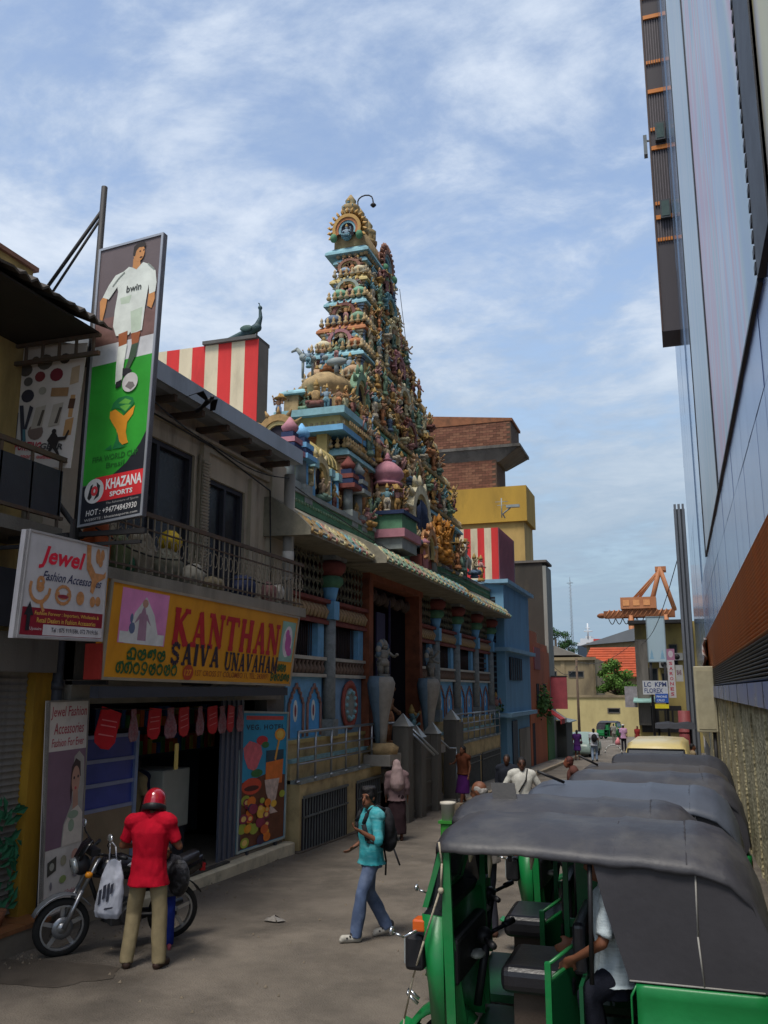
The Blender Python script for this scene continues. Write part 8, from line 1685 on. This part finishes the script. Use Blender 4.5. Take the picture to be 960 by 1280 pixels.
def add(T, mb, name, m, par=None): return link(name, mb.mesh(name, m), par or T)
def at(x, y): return (x, y, g(y))
# 1. rider in red shirt and helmet, seen from behind
P1, J, Mh = person('person in red shirt, khaki trousers and red helmet standing with back turned beside the motorcycle', at(-5.44, 8.58), R(14),
    dict(hed=(.0, .075, 1.555), nck=(0, .015, 1.44), chs=(0, .0, 1.27), elR=(.30, .02, 1.15), wrR=(.16, .24, 1.16), elL=(-.30, .02, 1.15), wrL=(-.17, .24, 1.13), knR=(.13, .0, .50), anR=(.15, -.03, .085), tR=(.19, .12, .03), knL=(-.15, .05, .50), anL=(-.17, -.05, .085), tL=(-.23, .10, .03)),
    shirt=cloth('#ad1228'), sleeve=.78, trousers=cloth('#8a7d60'), shoe=mat('shoe_brown', '#3b2a22', .6, .15, 8, .1), skin=skin_d, hair='short', head=(8, -22, 0), vx=.011, hem=-.16, wr=.007, collar=True, sc=1.03, hands=(.9, .9), seed=2)
b = MB(); R3 = Mh.to_3x3(); b.ball(tuple(Mh @ V((0, -.005, .045))), (.115, .135, .125), 18, 12, M=R3); b.loft([[tuple(Mh @ V((.118 * math.cos(a), -.005 + .138 * math.sin(a), z))) for a in [2 * PI * i / 18 for i in range(18)]] for z in (-.06, .03)], 0, True)
hm = link('helmet', vox(b, 'helmet', [mat('helmet_red', '#9c1524', .15, .06, 3, 0, spec=.6, coat=.6)], .012, 3), P1)
b = MB(); b.loft([[tuple(Mh @ V(((.12 + q) * math.cos(a), -.008 + (.14 + q) * math.sin(a), z))) for a in [2 * PI * i / 20 for i in range(20)]] for z, q in ((-.085, -.012), (-.085, .004), (-.03, .006), (-.02, 0))], 0, True, False); add(P1, b, 'helmet_trim', black_pl, hm)
b = MB(); b.box((-.17, .12, 1.04), (.17, .13, 1.05)); 
# 2. second person half hidden behind the rider
P2, J, Mh = person('child in blue trousers and dark top hidden behind the person in the red shirt', at(-5.67, 9.3), R(205),
    dict(elR=(.27, .06, 1.12), wrR=(.18, .26, 1.02), elL=(-.27, .06, 1.12), wrL=(-.16, .26, 1.05), hed=(0, .06, 1.55), knR=(.08, .03, .5), anR=(.08, .0, .085), tR=(.10, .15, .03)),
    shirt=mat('cloth_print_black', '#1d1d24', .9, .2, 9, .2, 90, stain='#8a8a90', stain_amt=.25), sleeve=1.25, trousers=cloth('#1f2f7a'), shoe=mat('sandal_pink', '#8a3f4c', .6), skin=skin_d, hair='short', vx=.013, sc=.66, hem=-.1, seed=5)
b = MB(); b.ball((0, 0, .78), (.13, .1, .2), 14, 10); hb2 = one(MB().add(*(lambda m: (m.v, m.f))(b)), 'handbag', mat('bag_black', '#17171b', .5, .15, 14, .3, 30, stain='#8a8a90', stain_amt=.35), 'bulky black patterned bag held by the child behind the person in red', 'bag'); hb2.location = (-5.42, 9.15, g(9.1))
# white carrier bag hanging from the motorcycle handlebar
cbg = thing('carrier_bag', 'white plastic carrier bag with dark print hanging between the motorcycle and the rider in red', 'bag', (-5.98, 8.66, .2))
b = MB(); rings = []
for z, wx, wy in ((.0, .14, .03), (.06, .165, .07), (.25, .16, .075), (.42, .14, .05), (.52, .10, .02), (.60, .08, .012)): rings.append([(-5.98 + wx * math.copysign(abs(math.cos(a)) ** .7, math.cos(a)) + .06 * (z / .6), 8.66 + wy * math.sin(a) + .012 * math.sin(a * 5 + z * 9), .2 + z) for a in [2 * PI * i / 20 for i in range(20)]])
b.loft(rings, 0, True); link('bag_body', vox(b, 'bag_body', [mat('bag_white', '#b9bcc6', .35, .08, 8, .15, 14, spec=.4)], .012, 2, .006, 16), cbg).location = -V(BASE[cbg.name])
b = MB()
for (x, z, w_, h_) in ((-6.05, .34, .03, .17), (-6.0, .40, .035, .16), (-5.95, .38, .03, .2), (-5.905, .46, .03, .12), (-5.97, .30, .10, .04)): b.add([(x, 8.577, z), (x + w_, 8.577, z + .02), (x + w_ + .015, 8.577, z + h_), (x + .01, 8.577, z + h_ - .02)], [(0, 1, 2, 3)])
b.build('print', ink('#3a3c48'), cbg)
b = MB(); b.tube([(-5.98, 8.64, .79), (-5.97, 8.63, .93), (-6.0, 8.66, 1.0), (-5.92, 8.66, .93), (-5.9, 8.66, .79)], .007, 5); b.build('bag_handle', mat('bag_white'), cbg)
# 3. young man walking with a rucksack
P3, J, Mh = person('person in turquoise striped shirt and faded jeans walking across the road with a black rucksack', at(-3.62, 10.5), R(128),
    dict(hed=(.0, .045, 1.575), elL=(-.30, .02, 1.13), wrL=(-.26, .22, 1.24), elR=(.25, -.08, 1.12), wrR=(.16, .17, 1.0),
         hpR=(.09, 0, .92), knR=(.09, .0, .50), anR=(.09, -.24, .12), tR=(.10, -.09, .03), hpL=(-.09, 0, .92), knL=(-.09, .15, .52), anL=(-.09, .22, .085), tL=(-.10, .38, .05)),
    shirt=mat('shirt_turquoise', '#2f8f98', .85, .15, 6, .2, 90, streak=.2, stain='#7fb8bb', stain_amt=.45), sleeve=1.12, trousers=mat('jeans', '#4a5a78', .9, .3, 3.5, .25, 120, stain='#7d8aa3', stain_amt=.5), shoe=mat('trainer_white', '#b0aca2', .6, .15, 9, .1), skin=skin_d, hair='thick', head=(38, 0, 0), vx=.0105, hem=-.10, wr=.008, seed=9, hands=(.5, 1.0), collar=True, palms={'L': V((0, 0, -1)), 'R': V((0, -1, 0))})
b = MB(); b.ball((0, -.19, 1.22), (.15, .10, .25), 14, 10); b.ball((0, -.22, 1.08), (.14, .09, .13), 12, 8); b.ball((0, -.27, 1.14), (.11, .05, .12), 10, 7)
rk = link('rucksack', vox(b, 'rucksack', [mat('pack_black', '#16171c', .8, .15, 8, .2, 60)], .014, 2, .006, 12), P3); rk.name = 'rucksack'
for s in (-1, 1):
    b = MB(); pts = [(.11 * s, -.13, 1.44), (.115 * s, -.02, 1.49), (.12 * s, .09, 1.42), (.13 * s, .145, 1.30), (.155 * s, .10, 1.12), (.15 * s, -.1, 1.05)]
    for p, q in zip(pts[:-1], pts[1:]): b.cyl(p, q, .03, .03, 8, 0, True, True, .45)
    add(P3, b, 'shoulder_strap', mat('pack_black'), rk)
    b = MB(); b.tube([(.13 * s, -.2, 1.0), (.15 * s, -.24, .82), (.14 * s, -.23, .66)] if s == 1 else [(-.12, -.24, 1.0), (-.16, -.3, .82)], .012, 5); add(P3, b, 'hanging_strap', mat('pack_black'), rk)
b = MB(); b.lathe([(.034, -.008), (.034, .008)], (.165, .16, 1.005), 10); add(P3, b, 'wristband', mat('band_dark', '#2a211c', .6))
# 4. hooded woman behind him
P4, J, Mh = person('person with a pale pink cloth over the head seen from behind past the walking man', at(-5.75, 18.3), R(20), None, shirt=cloth('#6f5c5e'), sleeve=1.6, trousers=cloth('#33262a'), legs='skirt', skirt_len=.8, skin=skin_d, hair=None, vx=.02, hem=-.1, wr=.01, sc=.94, shoe=mat('sandal_brown', '#4a3026', .7))
b = MB(); b.ball(tuple(Mh @ V((0, -.02, .03))), (.10, .12, .125), 14, 9); b.cap((0, -.05, 1.48), (0, -.07, 1.2), .13, .17, 14); link('head_cloth', vox(b, 'head_cloth', [mat('veil_pale', '#94807f', .9, .25, 5, .2, 60, stain='#7d6468', stain_amt=.4)], .02, 4, .012, 9), P4)
b = MB(); b.ball(tuple(Mh @ V((-.05, .06, .06))), (.07, .07, .07), 10, 7); link('hair', vox(b, 'hair', [hair_b], .018, 2), P4)
# 5. woman in purple by the gate
P5, J, Mh = person('thin person in a purple skirt and orange top walking past the temple gate', at(-5.95, 25.2), R(150), dict(elR=(.28, .1, 1.2), wrR=(.2, .3, 1.2), knL=(-.08, .12, .5), anL=(-.08, .2, .09), tL=(-.08, .36, .03), knR=(.1, -.02, .5), anR=(.12, -.2, .1), tR=(.12, -.05, .03)), shirt=cloth('#5e3626'), sleeve=.3, trousers=cloth('#4d2260'), legs='skirt', skirt_len=.55, skin=skin_d, hair='long', vx=.022, hem=-.02, sc=.98, shoe=mat('sandal_brown'))
# 6. old man behind the second hood
P6, J, Mh = person('balding grey haired person standing in front of the blue grey rickshaw hood', at(-2.36, 11.0), R(60), dict(hed=(.02, .08, 1.55)), shirt=cloth('#6f6a66'), sleeve=.6, trousers=cloth('#3a3a44'), skin=skin_d, hair='bald', hairm=hair_g, head=(20, -8, 0), vx=.016, sc=1.06, shoe=mat('sandal_brown'))
# 7. man in white shirt with a bag strap, 8. man in dark behind him
P7, J, Mh = person('person in white shirt with a dark bag strap over the shoulder walking up the road', at(-3.02, 17.7), R(195), dict(elR=(.33, -.02, 1.17), wrR=(.2, .22, 1.08), elL=(-.33, -.02, 1.17), wrL=(-.2, .22, 1.06), knL=(-.1, .12, .52), anL=(-.1, .14, .09), tL=(-.1, .3, .03)), shirt=cloth('#b9b8b0'), sleeve=.95, trousers=cloth('#2f3442'), skin=skin_k, hair='short', vx=.016, sc=1.03, hem=-.12, shoe=mat('shoe_black', '#1c1a1a', .5), collar=True)
b = MB(); b.tube([(-.1, -.1, 1.45), (-.1, .04, 1.48), (-.06, .15, 1.3), (.08, .16, 1.08)], .014, 6); add(P7, b, 'bag_strap', black_pl)
P8, J, Mh = person('person in dark clothes walking just behind the man in the white shirt', at(-3.85, 20.6), R(185), dict(knR=(.1, .1, .52), anR=(.1, .14, .09), tR=(.1, .3, .03)), shirt=cloth('#23262e'), sleeve=1.4, trousers=cloth('#20222a'), skin=skin_k, hair='short', vx=.022, sc=.98, shoe=mat('shoe_black'))
# 9. bare-armed driver by the far rickshaws
P9, J, Mh = person('bare armed person with reddish hair standing beside the dark hooded last rickshaw', at(-2.3, 20.0), R(100), dict(hed=(0, .1, 1.55), elR=(.28, .05, 1.1), wrR=(.15, .25, .98)), shirt=cloth('#5a3a34'), sleeve=.25, trousers=cloth('#4a4a50'), skin=mat('skin_red', '#7a4634', .55, .1, 8, 0), hair='short', hairm=mat('hair_henna', '#4d2620', .7, .3, 30, .3), vx=.02, sc=1.0, shoe=mat('sandal_brown'))
# far figures
P10, J, Mh = person('person in a purple dress walking away down the street with a shoulder bag', at(-5.75, 52.5), R(5), dict(elR=(.26, .02, 1.15), wrR=(.16, .1, 1.2)), shirt=cloth('#47285f'), sleeve=.6, trousers=cloth('#4f2c70'), legs='skirt', skirt_len=.42, skin=skin_d, hair='long', vx=.03, hem=-.1, sc=.98, shoe=mat('sandal_brown'))
b = MB(); b.ball((.24, -.02, .98), (.07, .12, .12), 8, 6); one(MB().add(b.v, b.f), 'handbag', mat('bag_maroon', '#3f2330', .7), 'dark bag carried on the hip of the person in the purple dress', 'bag').location = (-5.75, 52.5, g(52.5))
P11, J, Mh = person('person in white shirt and light jeans with a rucksack walking down the street', at(-4.72, 51.5), R(-5), dict(knR=(.1, .15, .52), anR=(.1, .12, .1), tR=(.1, .28, .03)), shirt=cloth('#adb2ba'), sleeve=.7, trousers=cloth('#7d8ea5'), skin=skin_d, hair='short', vx=.03, sc=1.04, shoe=mat('shoe_black'))
b = MB(); b.ball((.06, -.18, 1.22), (.16, .11, .22), 10, 7); add(P11, b, 'rucksack', mat('pack_black'))
P12, J, Mh = person('person in pink shirt and white cap walking far down the street with a pink bag', at(-4.05, 67), R(0), None, shirt=cloth('#b08aa8'), sleeve=.8, trousers=cloth('#26242c'), skin=skin_d, hair='short', vx=.035, sc=1.06, shoe=mat('shoe_black'))
b = MB(); b.ball((0, .0, 1.68), (.10, .12, .06), 10, 6); add(P12, b, 'cap', ink('#c0c0c0'))
pb = MB(); pb.loft([ering((-.42, 0, .35), .2, .12), ering((-.42, 0, .6), .16, .1), ering((-.38, 0, .85), .04, .03)]); o = one(pb, 'carrier_bag', ink('#c97a80'), 'pink carrier bag hanging from the hand of the person in the white cap', 'bag'); o.location = (-4.05, 67, g(67) + .05)
P13, J, Mh = person('person in grey standing beside the tiny green rickshaw at the street end', at(-5.9, 84), R(30), None, shirt=cloth('#7c7a72'), sleeve=1.2, trousers=cloth('#6a665c'), skin=skin_d, hair='short', vx=.04, sc=1.0)
for i, (x, y, c_, lab) in enumerate(((-3.3, 72, '#7c2a2a', 'person in dark red near the shop front at the street end'), (-2.75, 70, '#2a3a3a', 'person in dark green outside the shopfront at the street end'), (-.25, 26.5, '#3a332c', 'person in brown standing between the microvan and the wall'), (.25, 31, '#8a7a60', 'person in tan leaning by the red drum behind the microvan'))):
    person(lab, at(x, y), R(160 + 40 * i), None, shirt=cloth(c_), sleeve=.8, trousers=cloth('#2c2a2c'), skin=skin_d, hair='short', vx=.035, sc=.98)
# passenger seated in the front rickshaw (seat 0.66 above the ground)
PS, J, Mh = person('person in pale striped shirt and dark trousers seated inside the nearest green rickshaw', (-.60, 6.62, g(6.9) + .22), R(97),
    dict(pel=(0, -.06, .68), wst=(0, -.08, .82), chs=(0, -.07, 1.04), nck=(0, -.05, 1.22), hed=(0, .0, 1.36), shR=(.19, -.06, 1.16), shL=(-.19, -.06, 1.16), elR=(.25, .0, .92), wrR=(.16, .2, .82), elL=(-.27, .02, .92), wrL=(-.12, .2, .78), hpR=(.1, -.02, .66), hpL=(-.1, -.02, .66), knR=(.16, .12, .56), knL=(-.15, .12, .56), anR=(.14, .04, .16), anL=(-.13, .04, .16), tR=(.14, .16, .10), tL=(-.13, .16, .10)),
    shirt=mat('shirt_striped', '#a9b4b8', .85, .12, 9, .2, 80, streak=.12, stain='#7d8a92', stain_amt=.6), sleeve=.85, trousers=cloth('#1d1f28'), skin=skin_d, hair='short', vx=.0105, hem=-.05, wr=.009, collar=True, seed=21, shoe=mat('shoe_black'), hands=(.9, .9))
# man inside the restaurant
PI_, J, Mh = person('person in beige shirt standing inside the dim restaurant behind the rider', (-7.95, 12.0, -.12), R(160), None, shirt=cloth('#8d7d5c'), sleeve=.8, trousers=cloth('#2a2a30'), skin=skin_k, hair='short', vx=.02, sc=1.0)
PJ_, J, Mh = person('person in dark blue deeper inside the restaurant beside the white cabinet', (-8.2, 12.35, -.12), R(20), None, shirt=cloth('#232a44'), sleeve=.8, trousers=cloth('#5a5f70'), skin=skin_k, hair='short', vx=.022, sc=1.0)
# white bucket on a green stand
bs = thing('green_stand', 'green metal box stand carrying the white bucket at the hood of the second rickshaw', 'stand', (-2.8, 11.0, g(11)))
b = MB(); b.box((-2.88, 10.92, g(11)), (-2.74, 11.08, 1.0)); bevel(b.build('body', mat('stand_green', '#2f7a2a', .5, .1, 3, 0), bs), .02)
b = MB(); b.box((-2.9, 10.9, 1.0), (-2.71, 11.1, 1.03)); b.build('top', mat('stand_green'), bs)
b = MB(); b.lathe([(.075, 0), (.085, .18), (.098, .19), (.098, .215), (.085, .215), (.07, .02)], n=18); bk = one(b, 'bucket', mat('bucket_white', '#b8b3a6', .5, .08, 5, 0), 'white plastic bucket on the green stand beyond the rickshaw hoods', 'bucket'); bk.location = (-2.8, 11.0, 1.03)
bpy.data.scenes.remove(BENCH)
